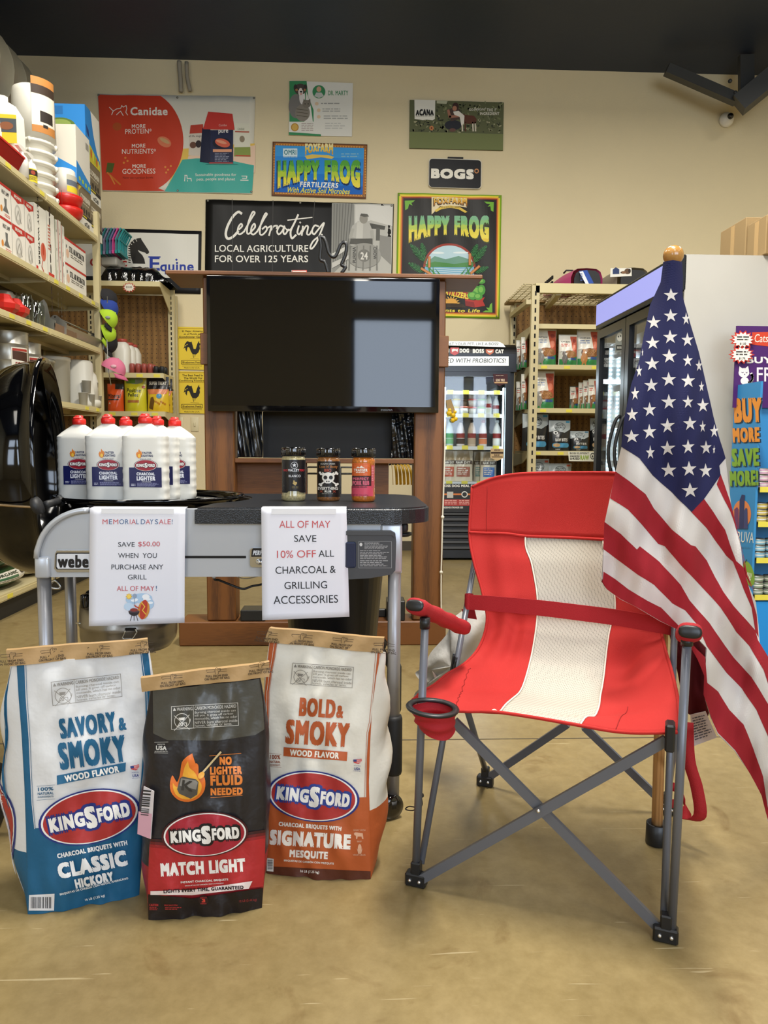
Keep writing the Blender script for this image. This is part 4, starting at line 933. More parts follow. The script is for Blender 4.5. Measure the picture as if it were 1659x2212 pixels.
# ------------------------------------------------------------------ slotted upright and shelf makers
def upright(mb, x0, x1, y0, y1, z1, m, z0=0.0, n=None, face='-y'):
 mb.box(x0, x1, y0, y1, z0, z1, m)
def slots(mb, x, y, z0, z1, step=0.05, w=0.012, h=0.03, dx=0):
 z = z0
 while z < z1:
  mb.box(x-w/2, x+w/2, y-0.0015, y+0.001, z, z+h, M_SLOT); z += step
def pegboard(parent, x0, x1, z0, z1, y, name='pegboard', step=0.045):
 mb = MB(); mb.box(x0, x1, y, y+0.01, z0, z1, M_PEGB)
 z = z0+step/2; T = []
 while z < z1:
  x = x0+step/2
  while x < x1:
   r = 0.0055; q = [(x-r, z), (x, z-r), (x+r, z), (x, z+r)]
   T += [[(q[0][0], y-0.0008, q[0][1]), (q[1][0], y-0.0008, q[1][1]), (q[2][0], y-0.0008, q[2][1])], [(q[0][0], y-0.0008, q[0][1]), (q[2][0], y-0.0008, q[2][1]), (q[3][0], y-0.0008, q[3][1])]]
   x += step
  z += step
 mb.soup(T, M_SLOT)
 o = mb.build(name, parent); o['kind'] = 'stuff' if False else 'part'; del o['kind']; return o
# ------------------------------------------------------------------ right hand shelving with the slotted rack in front
YF, YB = 6.74, 7.62
rk = thing('shelving_rack', 'beige slotted rack with wire deck and treat shelves by the lit fridge', 'shelf', (2.1, 7.0, 0))
xL = X(1148, YF); xR = 3.0
for nm, (px, y) in (('upright', (1148, YF)), ('upright', (1104, YB))):
 mb = MB(); xx = X(px, y); zt = Zp(611 if y == YF else 655, y); mb.box(xx-0.035, xx+0.035, y-0.02, y+0.03, 0, zt, M_CREAM); slots(mb, xx, y-0.02, 0.2, zt-0.05, 0.075, 0.014, 0.04); mb.build(nm, rk)
zt = Zp(612, YF, 1150); zb = Zp(633, YF, 1150)
mb = MB(); mb.box(xL, xR, YF-0.02, YF+0.03, zb, zt, M_CREAM2); mb.build('beam', rk)
mb = MB(); mb.box(xL, xR, YB-0.03, YB+0.02, zb-0.0, zt, M_CREAM2); mb.build('beam', rk)
mb = MB()
for y in np.arange(YF+0.05, YB-0.03, 0.075): mb.cyl((xL-0.10, y, zt+0.004), (xR, y, zt+0.004), 0.005, M_CREAM, 5)
for x in np.arange(xL-0.08, xR, 0.06): mb.cyl((x, YF+0.03, zt-0.004), (x, YB-0.03, zt-0.004), 0.004, M_CREAM, 5)
mb.build('wire_deck', rk)['kind'] = 'stuff'
for a_, b_ in (((1207, 633, YF+0.03), (1181, 665, YB)), ((1143, 652, YF), (1106, 682, YB))):
 mb = MB(); mb.bar(PY(*a_), PY(*b_), 0.05, 0.04, M_CREAM); mb.build('brace', rk)
mb = MB(); mb.box(X(1087, YB), xL+0.3, YB-0.1, YB+0.1, Zp(650, YB), Zp(645, YB), M_CARD) ; mb.build('top_board', rk)
# gondola behind
gx0 = X(1112, 7.5); YG = 6.86
gd = thing('gondola_shelf', 'cream pegboard shelf unit holding treat bags behind the beige rack', 'shelf', (2.2, 7.3, 0))
pegboard(gd, gx0, 3.0, 0.15, Zp(655, YB), YB-0.06)
mb = MB(); mb.box(gx0, 3.0, YG, YB-0.06, 0, 0.16, M_CREAM); mb.build('base_deck', gd)
shz = []
for k, py in enumerate((700, 788, 882, 974)):
 z = Zp(py, YG, 1200); shz.append(z); sx = X(1120, YG+0.4)
 mb = MB(); xs_ = xL+0.02; mb.box(xs_, 3.0, YG, YB-0.06, z-0.03, z-0.002, M_CREAM); mb.box(xs_, 3.0, YG-0.006, YG+0.006, z-0.042, z, M_CREAM2)
 s_ = mb.build('shelf', gd)
 if k:
  for px in ((1170, 1219, 1278), (1170, 1226), (1160, 1210))[k-1]:
   mb = MB(); x = X(px, YG); mb.box(x-0.028, x+0.028, YG-0.0085, YG-0.0065, z-0.036, z-0.010, M_TAG); mb.build('price_tag', s_)
 mb = MB(); mb.prism([(YG, z-0.03), (YB-0.06, z-0.03), (YB-0.06, z-0.16), (YG+0.3, z-0.12)], xs_-0.01, xs_, M_CREAM, Matrix(((0, 0, 1, 0), (1, 0, 0, 0), (0, 1, 0, 0), (0, 0, 0, 1)))); mb.build('bracket', gd)
YBG = YG+0.12; GRP = 'treat bags on the right shelving'
def on(z_, box, k):  # clamp the lower edge to the shelf top
 return box
for lab, box, txt, dog, br, yy in (
('large green and white treat bag with grey dog, leftmost on the upper treat shelf', (306, 722, 512, 1054), "COWBOY'S BLEND", '#8a8782', '#8a5a35', YBG),
('small green treat bag with spotted dog, between the large bags', (540, 778, 702, 1058), 'PUPPY BLEND', '#6d6a66', '#93673f', YBG-0.03),
('large white treat bag with golden dog sitting on its front', (708, 730, 900, 1058), "RANCHER'S BLEND", '#b27b45', '#7b4f30', YBG),
('large green treat bag, leftmost on the second treat shelf', (290, 1112, 492, 1452), "COWBOY'S BLEND", '#8f8b84', '#8a5a35', YBG),
('narrow dark-topped treat bag standing leftmost in the small row', (640, 1250, 722, 1458), 'TREATS', '#7a6a54', '#8a5a35', YBG+0.1),
('narrow treat bag, second in the small row on the second shelf', (722, 1216, 772, 1456), 'TREATS', '#8a6a50', '#8a5a35', YBG+0.06),
('narrow treat bag, third in the small row on the second shelf', (764, 1198, 822, 1456), 'TREATS', '#6a5a4a', '#8a5a35', YBG+0.03),
('treat bag with brown dog, nearest the lit fridge on the second shelf', (812, 1184, 890, 1460), 'BLEND', '#7a5035', '#8a5a35', YBG)):
 pouch('treat_bag', lab, Z_RACK, box, yy, 0.09 if box[2]-box[0] > 100 else 0.03, '#cfd0c4' if 'narrow dark' not in lab else '#4e5148', bagart_green(txt, dog, br), GRP, zf=shz[1] if box[3] < 1100 else shz[2])
# green bags hanging sideways at the shelf end, seen edge on
for k, (b_, yb) in enumerate((((150, 830, 200, 1090), 7.35), ((196, 800, 246, 1070), 7.15), ((150, 1210, 200, 1450), 7.35), ((196, 1140, 246, 1450), 7.15))):
 pouch('treat_bag', ['deepest green bag at the shelf end, upper shelf', 'green and white bag at the shelf end, upper shelf, behind the slotted post', 'deepest green bag at the shelf end, second shelf', 'green and white bag at the shelf end, second shelf, behind the slotted post'][k], Z_RACK, b_, yb, 0.05, '#d3d5ca', bagart_green('BLEND', '#8a8782'), GRP, zf=shz[1] if k < 2 else shz[2])
z5 = pixpt(Z_RACK, 500, 2240, (0, YBG, 0), (0, 1, 0))[2]
for lab, box, bl, tx, yy in (
('tall grey and black raw bites bag behind the slotted post', (204, 1500, 440, 1830), '#3f87ad', 'RAW BITES', YBG),
('grey and black raw bites bag with a mug shape, middle of the dark bag shelf', (446, 1560, 642, 1842), '#3f87ad', 'RAW BITES', YBG-0.02),
('short grey and black bag on the dark bag shelf', (642, 1660, 812, 1846), '#2c6c90', 'BITES', YBG-0.01),
('dark bag mostly hidden by the lit fridge, dark bag shelf', (828, 1540, 900, 1846), '#3a3d40', 'RAW', YBG+0.05),
('white bag with orange mark on the lowest visible treat shelf, nearer the post', (262, 1920, 444, 2240), '#b5513a', 'RAW BITES', YBG),
('white bag with orange mark on the lowest visible treat shelf, nearer the fridge', (446, 1960, 650, 2240), '#b5513a', 'RAW BITES', YBG)):
 pouch('treat_bag', lab, Z_RACK, box, yy, 0.10, '#1b1d1f' if 'white' not in lab else '#b9bdbd', bagart_dark(bl, tx), GRP, zf=shz[3] if box[1] < 1900 else z5)
z5 = pixpt(Z_RACK, 500, 2240, (0, YBG, 0), (0, 1, 0))[2]
mb = MB(); mb.box(xL+0.02, 3.0, YG, YB-0.06, z5-0.03, z5-0.001, M_CREAM); mb.build('shelf', gd)
mb = MB(); P = [pixpt(Z_RACK, x, y, (0, YG-0.012, 0), (0, 1, 0)) for x, y in ((625, 1852), (866, 1852), (860, 1942), (634, 1940))]
mb.sheet(np.array([[P[1], P[0]], [P[2], P[3]]]), 0.003, ink('#dcdccd'), smooth=False)
a = Art(); a.text('BIXBI ELEMENT', 642, 1858, 818, 1876, '#4a4a42', bold=.02); a.text('FREEZE', 644, 1888, 732, 1904, '#25251f', bold=.05); a.text('DRIED', 644, 1908, 732, 1926, '#25251f', bold=.05); a.text('RAW', 738, 1886, 818, 1930, '#8dab3a', bold=.03); a.ell(850, 1894, 20, 30, '#33342d'); a.ell(850, 1894, 14, 22, '#dcdccd'); a.poly([(842, 1906), (850, 1876), (858, 1906)], '#33342d')
a.emit(mb, pixfn(Z_RACK, (0, YG-0.014, 0), (0, -1, 0)), 0.0006); tag(mb.build('shelf_sign'), 'small white freeze dried food sign hanging from the dark bag shelf edge', 'sign')
# pet carriers on top
M_PINK = mat('pink_plastic', '#c3417f', rough=0.4); M_CARR = mat('grey_plastic', '#8f8778', rough=0.45)
for k, (a0, a1, top, m, lab) in enumerate(((1189, 1284, 573, M_PINK, 'pink and black pet carrier on the beige rack'), (1286, 1382, 570, M_CARR, 'grey and black pet carrier with a dog label on the beige rack'))):
 zt_ = zt+0.012; t = thing('pet_carrier', lab, 'carrier', (X((a0+a1)/2, 6.95), 7.0, zt_), group='pet carriers on the rack')
 xa, xb = X(a0, 6.9), X(a1, 6.9); h = Zp(top, 6.9)-zt_; fx = xa+(xb-xa)*(0.40 if k == 0 else 0.30)
 def shell(x0, x1, n, s0, s1, mm):
  mb = MB(); prof = [(-.5, 0), (-.5, .42), (-.44, .75), (-.32, .95), (-.15, 1.0), (.15, 1.0), (.32, .95), (.44, .75), (.5, .42), (.5, 0)]
  G = [[(x0+(x1-x0)*i/(n-1), 7.12+p[0]*0.36*(s0+(s1-s0)*i/(n-1)), zt_+p[1]*h*(s0+(s1-s0)*i/(n-1))) for p in prof] for i in range(n)]
  mb.sheet(np.array(G), 0.004, mm); return mb
 mb = MB()
 # body: lofted shell from the low back end to the tall door end
 prof = lambda hw, hh: [(-hw, 0), (-hw, hh*.45), (-hw*.86, hh*.8), (-hw*.6, hh*.96), (0, hh), (hw*.6, hh*.96), (hw*.86, hh*.8), (hw, hh*.45), (hw, 0)]
 R_ = []
 for i in range(9):
  u = i/8; y = 7.40-0.55*u; c = (xa+xb)/2+((xb-xa)*.17)*(2*u-1); q = prof((xb-xa)*0.35*(0.8+0.2*u), h*(0.72+0.28*smooth01(u*1.6)))
  R_.append([(c+a_[0], y, zt_+a_[1]) for a_ in q])
 mb.grid(np.array(R_), m, flip=False); mb.add(R_[0], [tuple(range(9))], m); mb.build('shell', t)
 mb = MB(); q = prof((xb-xa)*0.29, h*0.86); MM = Matrix(((1, 0, 0, (xa+xb)/2+(xb-xa)*.17), (0, 0, -1, 6.85), (0, 1, 0, zt_), (0, 0, 0, 1)))
 mb.prism([(p[0], p[1]) for p in q], 0, 0.02, M_BLKM, MM); mb.build('door', t)
 mb = MB()
 for i in range(5):
  for j in range(2): mb.box(xa-0.002, xa+0.012, 7.0+i*0.06, 7.03+i*0.06, zt_+0.04+j*0.05, zt_+0.07+j*0.05, M_SLOT)
 mb.build('vent_slots', t)
 if k == 0:
  mb = MB(); P = [pixpt(Z_RACK, x, y, (0, 6.80, 0), (0, 1, 0)) for x, y in ((724, 196), (800, 184), (862, 306), (786, 316))]; mb.sheet(np.array([[P[1], P[0]], [P[2], P[3]]]), 0.004, ink('#2d4ea0'), smooth=False)
  a = Art(); a.poly([(728, 200), (762, 194), (818, 312), (788, 314)], '#dfe3ea'); a.lines(738, 214, 760, 290, 6, '#4a5c92'); a.emit(mb, pixfn(Z_RACK, (0, 6.797, 0), (0, -1, 0)), 0.0006); mb.build('hang_tag', t)
  mb = MB(); mb.tube([(xa+.12, 7.05, zt_+h*0.98), (xa+.14, 7.03, zt_+h+.02), (xa+.2, 7.03, zt_+h+.02), (xa+.22, 7.05, zt_+h*.98)], 0.008, M_BLKM, 6); mb.build('handle', t)
 else:
  mb = MB(); P = [pixpt(Z_RACK, x, y, (0, 6.828, 0), (0, 1, 0)) for x, y in ((1016, 168), (1208, 166), (1210, 240), (1012, 248))]; mb.sheet(np.array([[P[1], P[0]], [P[2], P[3]]]), 0.002, ink('#e2e0d6'), smooth=False)
  a = Art(); a.poly([(1036, 222), (1036, 180), (1064, 158), (1096, 178), (1096, 220)], '#2f3d63'); a.ell(1172, 196, 30, 26, '#5e4734', 14); a.ell(1134, 206, 26, 12, '#7b5b40', 12); a.ell(1112, 208, 6, 5, '#1d1713', 8); a.ell(1190, 192, 12, 20, '#2d231b', 10); a.emit(mb, pixfn(Z_RACK, (0, 6.826, 0), (0, -1, 0)), 0.0006); mb.build('dog_label', t)
# ------------------------------------------------------------------ drink fridge beyond the stand post
YD = 7.08
fx0, fx1 = X(938, YD), X(1108, YD); fz = Zp(737, YD)
fr = thing('display_fridge', 'black glass-door pet drink fridge with lit white header by the wall', 'fridge', ((fx0+fx1)/2, YD+0.3, 0))
M_FBL = mat('fridge_black', '#101113', rough=0.3); M_FIN = mat('fridge_inside', '#c9d0d2', rough=0.5)
mb = MB(); zdt, zdb = Zp(800, YD), Zp(1048, YD)
mb.box(fx0, fx0+0.05, YD+0.03, YD+0.66, 0.02, fz-0.2, M_FBL); mb.box(fx1-0.05, fx1, YD+0.03, YD+0.66, 0.02, fz-0.2, M_FBL); mb.box(fx0, fx1, YD+0.62, YD+0.66, 0.02, fz-0.2, M_FIN)
mb.box(fx0, fx1, YD+0.03, YD+0.66, zdt, fz-0.2 if fz-0.2 > zdt else zdt+0.05, M_FBL); mb.box(fx0, fx1, YD+0.03, YD+0.66, 0.02, zdb, M_FBL); mb.build('cabinet', fr)
mb = MB()  # rounded header
n = 8; sec = [(YD+0.5, fz-0.26)]+[(YD+0.12-0.13*math.cos(math.radians(90*k/n)) if False else YD+0.13-0.17*math.sin(math.radians(90*k/n)), fz-0.12+0.12*math.cos(math.radians(90*k/n))) for k in range(n+1)]+[(YD-0.03, fz-0.26)]
sec = [(YD+0.5, fz-0.27), (YD+0.5, fz)]+[(YD+0.10-0.13*math.sin(math.radians(90*k/n)), fz-0.10+0.10*math.cos(math.radians(90*k/n))) for k in range(n+1)]+[(YD-0.03, fz-0.27)]
mb.prism(sec, fx0-0.01, fx1+0.01, M_FBL, Matrix(((0, 0, 1, 0), (1, 0, 0, 0), (0, 1, 0, 0), (0, 0, 0, 1))))
hd = mb.build('header', fr); autosmooth(hd, 25)
mb = MB(); a = Art('foil'); Wl = mat('lit_header_white', '#e8ebe6', rough=0.4, emis='#e8ece8', estr=0.35)
a.poly([(20, 232), (560, 236), (600, 256), (622, 286), (20, 268)], Wl); a.rect(20, 368, 650, 450, Wl)
a.text('TREAT YOUR PET, LIKE A BOSS!', 60, 246, 562, 272, '#55544e', bold=.0); a.text('BASED WITH PROBIOTICS!', 20, 386, 624, 424, '#3a3833', bold=.01, shear=.15)
a.text('BOSS', 40, 298, 124, 334, '#efeee6', bold=.08); a.text('DOG', 216, 299, 300, 336, '#efeee6', bold=.08); a.text('BOSS', 332, 302, 432, 340, '#efeee6', bold=.08); a.text('CAT', 532, 306, 606, 342, '#efeee6', bold=.08)
a.poly([(134, 290), (210, 290), (208, 340), (172, 360), (134, 340)], '#c23a2e'); a.poly([(146, 308), (160, 300), (190, 306), (200, 300), (198, 330), (184, 318), (166, 320), (152, 332)], '#f0ece2')
a.poly([(446, 304), (520, 304), (516, 334), (484, 356), (450, 336)], '#d1692f'); a.poly([(460, 312), (474, 320), (496, 318), (508, 310), (504, 330), (484, 336), (466, 330)], '#f0ece2')
a.emit(mb, pixfn(Z_BOSS, (0, YD-0.031, 0), (0, -1, 0)), 0.0015); mb.build('header_print', fr)
# door
mb = MB(); dx0, dx1 = X(944, YD), X(1098, YD); iz1, iz0 = Zp(810, YD), Zp(1044, YD); ix0, ix1 = X(957, YD), X(1089, YD)
for q in ((dx0, ix0, zdb-0.0, zdt), (ix1, dx1, zdb, zdt), (ix0, ix1, iz1, zdt), (ix0, ix1, zdb, iz0)): mb.box(q[0], q[1], YD-0.02, YD+0.03, q[2], q[3], M_FBL)
dr = mb.build('door', fr)
mb = MB(); mb.box(ix0, ix1, YD-0.005, YD+0.005, iz0, iz1, M_PANE); mb.build('glass', dr)
M_LED = mat('led_white', '#ffffff', rough=0.5, emis=(0.75, 0.9, 1.0), estr=7.0)
for x in (ix0+0.015, ix1-0.012):
 mb = MB(); mb.box(x-0.006, x+0.006, YD+0.035, YD+0.045, iz0+0.03, iz1-0.1, M_LED); mb.build('led_strip', fr)
area('fridge_light', ((ix0+ix1)/2, YD+0.06, iz1-0.03), (0.5, 0.08), 5, (0.8, 0.92, 1.0), (math.radians(-25), 0, 0))
M_SHW = mat('white_wire_shelf', '#d6dadb', rough=0.4)
SH = []
for py in (843, 893, 963, 1040):
 z = Zp(py, YD+0.1); SH.append(z); mb = MB(); mb.box(ix0, ix1, YD+0.08, YD+0.6, z-0.012, z, M_SHW); mb.box(ix0, ix1, YD+0.07, YD+0.08, z-0.03, z+0.004, M_SHW); s_ = mb.build('shelf', fr)
 for k in range(4):
  x = ix0+0.04+k*0.15; mb = MB(); mb.box(x, x+0.06, YD+0.066, YD+0.069, z-0.028, z+0.012, M_TAG); mb.build('price_tag', s_)
# tubs, bottles and bags in the fridge
def tub(x, y, z, c1, c2, label):
 t = thing('food_tub', label, 'tub', (x, y, z), group='tubs in the drink fridge')
 mb = MB(); mb.lathe([(0.034, 0), (0.042, 0.062)], ink(c1, 'foil'), 14, M4((x, y, z))); mb.build('cup', t)
 mb = MB(); mb.lathe([(0.045, 0.062), (0.045, 0.075)], ink(c2, 'foil'), 14, M4((x, y, z))); mb.build('lid', t)
tubs = [(967, 1, '#a68a5c', 'tan'), (984, 3, '#d9c43a', 'yellow'), (999, 3, '#8a6a42', 'brown'), (1001, 1, '#c95c3e', 'coral'), (1018, 3, '#c9554f', 'pink'), (1037, 3, '#7fb85c', 'green')]
for px, n_, c, nm in tubs:
 yy = YD+0.17 if nm != 'coral' else YD+0.11
 if nm == 'brown': yy = YD+0.22
 for q in range(n_):
  tub(X(px, yy), yy, SH[1]+0.0765*q+0.001, '#d9dcd6' if nm != 'brown' else '#7b6a52', c, '%s-lidded food tub in the fridge, %s of its stack' % (nm, ['bottom', 'middle', 'top'][q] if n_ > 1 else 'alone in front'))
def bottle(x, y, z, h, r, c, cap, lc, lab, name='milk_bottle', grp='bottles in the drink fridge', cat='bottle'):
 t = thing(name, lab, cat, (x, y, z), group=grp)
 mb = MB(); mb.lathe([(r*.95, 0), (r, 0.01), (r, h*.55), (r*.8, h*.72), (r*.42, h*.86), (r*.42, h*.92)], ink(c, 'foil'), 16, M4((x, y, z))); mb.build('body', t)
 mb = MB(); mb.lathe([(r*.5, h*.9), (r*.5, h)], ink(cap, 'foil'), 14, M4((x, y, z))); mb.build('cap', t)
 mb = MB(); mb.lathe([(r*1.01, h*.10), (r*1.01, h*.30)], ink(lc, 'paper'), 16, M4((x, y, z)), cap=False); mb.lathe([(r*1.01, h*.32), (r*1.01, h*.5)], ink('#8c3230' if lc != '#7fbf8a' else '#5fae72', 'paper'), 16, M4((x, y, z)), cap=False); mb.build('wrap_label', t)
for px, c, cap, lc, nm in ((1053, '#d8ddd8', '#d8d23a', '#cfd6c8', 'white milk bottle with yellow cap on the tub shelf'), (1069, '#cdd4d4', '#cfd6d6', '#c5cdcf', 'clear-white bottle at the end of the tub shelf')):
 bottle(X(px, YD+0.16), YD+0.16, SH[1]+0.001, Zp(845 if px == 1053 else 852, YD+0.16)-SH[1], 0.032, c, cap, lc, nm)
for px, c, cap, lc, nm in ((970, '#cfe0dc', '#8fae9c', '#7fbf8a', 'pale green goat milk bottle, first in the fridge bottle row'), (994, '#cfc8c4', '#2b2220', '#3c2c2c', 'white and maroon milk bottle, second in the fridge bottle row'), (1018, '#c9b49e', '#2b2220', '#b9a48c', 'tan milk bottle, third in the fridge bottle row'), (1042, '#d6cfc8', '#a8382c', '#d9845c', 'white bottle with red cap, fourth in the fridge bottle row'), (1072, '#d5d8d4', '#cfd6d6', '#e2e5dd', 'white bottle with pink label, last in the fridge bottle row')):
 bottle(X(px, YD+0.16), YD+0.16, SH[2]+0.001, Zp(905, YD+0.16)-SH[2], 0.040, c, cap, lc, nm)
def raw(c2):
 def d(a, x, y, w, h):
  a.poly([(x+w*.2, y+h*.02), (x+w*.8, y+h*.02), (x+w*.86, y+h*.3), (x+w*.14, y+h*.3)], '#a8906c'); a.rect(x+w*.04, y+h*.32, x+w*.96, y+h*.44, '#4a3a35'); a.text('RAW DIET', x+w*.14, y+h*.345, x+w*.86, y+h*.42, '#e6e1d4', bold=.04); a.rect(x+w*.16, y+h*.52, x+w*.84, y+h*.84, c2); a.lines(x+w*.2, y+h*.56, x+w*.8, y+h*.8, 4, '#d8cfc0')
 return d
for k, (bx, c2) in enumerate((((60, 1200, 180, 1460), '#b5533c'), ((160, 1200, 330, 1462), '#9c5a48'), ((340, 1210, 420, 1464), '#7c9a92'), ((400, 1210, 540, 1464), '#3f6fb0'))):
 pouch('raw_food_bag', ['cream raw food bag partly behind the stand post, fridge bottom shelf', 'cream raw food bag with reddish window, middle of the fridge bottom shelf', 'raw food bag standing back between two others, fridge bottom shelf', 'raw food bag with blue window, fridge bottom shelf'][k], Z_BOSS, bx, YD+0.2+(0.12 if k == 2 else 0), 0.1, '#d5c9b2', raw(c2), 'raw food bags in the drink fridge', zf=SH[3])
mb = MB(); a = Art('foil')
mb.box(X(944, YD), X(1098, YD), YD-0.024, YD-0.02, Zp(1105, YD), Zp(1048, YD), ink('#17130f', 'foil'))
a.text('BOSS DOG MEAL SYSTEM', 66, 1502, 420, 1524, '#e8e4da', bold=.05); a.rect(60, 1580, 520, 1594, '#d0752f'); a.ell(260, 1588, 28, 28, '#dcdcd6'); a.ell(260, 1588, 20, 20, '#16140f'); a.rect(60, 1632, 520, 1690, '#a8322a'); a.lines(84, 1640, 190, 1684, 3, '#dba79c', False); a.lines(212, 1640, 330, 1684, 3, '#dba79c', False); a.text('PRESERVED STRONGER GEIS', 70, 1696, 246, 1712, '#e8e4da', bold=.03); a.rect(104, 1564, 160, 1620, '#b9b7ae')
a.emit(mb, pixfn(Z_BOSS, (0, YD-0.0245, 0), (0, -1, 0)), 0.0012); mb.build('lower_print', fr)
for k in range(9):
 mb = MB(); z = 0.12+k*0.055; mb.bar((fx0+0.05, YD-0.005, z), (fx1-0.05, YD-0.005, z), 0.03, 0.026, M_BLKM, up=(0, 0.5, 1)); mb.build('grille_slat', fr)
mb = MB(); mb.box(fx0+0.01, fx1-0.01, YD+0.0, YD+0.03, 0.03, Zp(1106, YD), M_FBL); mb.build('lower_panel', fr)
for k, (P_, c) in enumerate((([(512, 524), (642, 524), (640, 612), (604, 614), (572, 630), (520, 606)], '#47262b'), ([(492, 1182), (606, 1186), (604, 1268), (548, 1292), (488, 1262)], '#c9ad82'))):
 mb = MB(); pix_slab(mb, Z_BOSS, P_, YD-0.026, 0.003, ink(c)); a = Art()
 if k == 0: a.text('GOAT MILK', 536, 566, 616, 590, '#e3cdb5', bold=.04); a.lines(536, 536, 606, 544, 1, '#e3cdb5', False); a.rect(524, 594, 640, 606, '#c9a77c')
 else: a.text('BOSS DOG', 524, 1190, 574, 1204, '#4a2f22', bold=.04); a.rect(494, 1212, 602, 1228, '#3c2a22'); a.text('RAW', 524, 1232, 570, 1250, '#4a2f22', bold=.03); a.rect(500, 1254, 596, 1260, '#3c2a22')
 a.emit(mb, pixfn(Z_BOSS, (0, YD-0.0265, 0), (0, -1, 0)), 0.0008); mb.build('door_sticker', dr)
M_TOY = mat('yellow_rubber', '#dfb711', rough=0.35)
t = thing('rubber_toy', 'yellow rubber toy hanging on a tan card beside the stand post', 'toy', PY(975, 905, YD-0.03))
mb = MB(); P = [PY(x, y, YD-0.024) for x, y in ((963, 865), (974, 862), (984, 890), (968, 892))]; mb.sheet(np.array([[P[1], P[0]], [P[2], P[3]]]), 0.003, M_CARD, smooth=False); mb.build('card', t)
mb = MB();
for x, y, r in ((970, 893, .030), (979, 897, .026), (984, 905, .024), (978, 908, .026), (971, 886, .02), (983, 890, .018)): mb.ball(PY(x, y, YD-0.04), r*.9, M_TOY, 10, 7)
mb.build('toy_body', t)
# ------------------------------------------------------------------ lit double door fridge on the right
XF = PX(1474, 548, 1.0)  # direction only
FXX = 1.80
nY = PX(1474, 550, FXX)[1]; fY = PX(1297, 661, FXX)[1]; FT = PX(1474, 549, FXX)[2]
fg = thing('glass_door_fridge', 'tall black double-door fridge with glowing lavender header and white side', 'fridge', (FXX+0.4, (nY+fY)/2, 0))
M_WSIDE = mat('white_fridge_side', '#b9b6ae', rough=0.5, var=0.03, vscale=3)
x1 = FXX+0.95
mb = MB(); mb.box(FXX+0.02, x1, nY, nY+0.03, 0.03, FT, M_WSIDE); mb.build('side_panel', fg)
mb = MB(); mb.box(FXX+0.04, x1, fY-0.03, fY, 0.03, FT, M_FBL); mb.box(x1-0.04, x1, nY+0.03, fY-0.03, 0.03, FT, M_FIN); mb.box(FXX+0.04, x1-0.04, nY+0.03, fY-0.03, 0.03, 0.30, M_FBL); mb.box(FXX+0.04, x1-0.04, nY+0.03, fY-0.03, FT-0.32, FT, M_FBL); mb.build('cabinet', fg)
mb = MB(); mb.box(x1-0.06, x1-0.041, nY+0.04, fY-0.04, 0.31, FT-0.33, M_FIN); mb.box(FXX+0.06, x1-0.06, fY-0.045, fY-0.031, 0.31, FT-0.33, M_FIN); mb.build('liner', fg)
hb = PX(1297, 704, FXX)[2]
M_HEAD = mat('lavender_lit_header', '#6a6c8a', rough=0.5, emis=(0.33, 0.35, 0.85), estr=0.8)
mb = MB(); mb.rbox(FXX-0.03, FXX+0.03, nY, fY, hb-0.03, FT, M_FBL, 0.006, 1); mb.build('header_frame', fg)
mb = MB(); mb.box(FXX-0.034, FXX-0.029, nY+0.02, fY-0.015, hb, FT-0.02, M_HEAD); mb.build('header_light', fg)
midY = PX(1355, 800, FXX)[1]
for k, (a_, b_) in enumerate(((nY+0.01, midY-0.005), (midY+0.005, fY-0.01))):
 mb = MB(); zb_, zt_ = 0.22, hb-0.04; w = 0.06
 mb.box(FXX-0.02, FXX+0.03, a_, a_+w, zb_, zt_, M_FBL); mb.box(FXX-0.02, FXX+0.03, b_-w, b_, zb_, zt_, M_FBL); mb.box(FXX-0.02, FXX+0.03, a_+w, b_-w, zb_, zb_+w, M_FBL); mb.box(FXX-0.02, FXX+0.03, a_+w, b_-w, zt_-w, zt_, M_FBL)
 d_ = mb.build('door', fg)
 mb = MB(); mb.box(FXX-0.002, FXX+0.006, a_+w, b_-w, zb_+w, zt_-w, M_PANE); mb.build('glass', d_)
 hy = midY+0.06 if k == 1 else midY-0.06
 P = [(FXX-0.02, hy, 1.30), (FXX-0.05, hy, 1.26), (FXX-0.085, hy, 1.12), (FXX-0.085, hy, 1.0), (FXX-0.05, hy, 0.88), (FXX-0.02, hy, 0.86)]
 mb = MB(); mb.tube(catmull(P, 16), 0.012, M_BLKM, 8); mb.build('handle', d_)
# led dots in strips beside each door, wire shelves, stock
for x in (FXX+.075, FXX+.13, FXX+.20, FXX+.27, FXX+.34):
 mb = MB()
 for z in np.arange(0.36, hb-0.08, 0.03): mb.box(x-.009 if x < FXX+.1 else x-.006, x+.007, fY-.056, fY-.046, z, z+0.011, M_LED)
 o = mb.build('led_strip', fg); o['kind'] = 'stuff'
area('fridge_light', (FXX+0.12, (midY+nY)/2, hb-0.1), (0.1, 0.5), 16, (0.75, 0.9, 1.0), (0, math.radians(-25), 0)); area('fridge_light', (FXX+0.12, (midY+fY)/2, hb-0.1), (0.1, 0.5), 16, (0.75, 0.9, 1.0), (0, math.radians(-25), 0))
fsz = [0.42, 0.70, 0.98, 1.26, 1.52, 1.76]
for z in fsz:
 mb = MB(); mb.box(FXX+0.09, x1-0.07, nY+0.05, fY-0.05, z-0.012, z, M_SHW); mb.box(FXX+0.08, FXX+0.09, nY+0.05, fY-0.05, z-0.03, z+0.015, M_SHW); mb.build('shelf', fg)
rs = np.random.RandomState(11); kk = 0
cols = [('#c9b896', 'tan'), ('#a53b2e', 'red'), ('#5f7f9c', 'blue'), ('#6f8f4f', 'green'), ('#d6d2c6', 'white'), ('#8c6a48', 'brown'), ('#c98a2f', 'orange')]
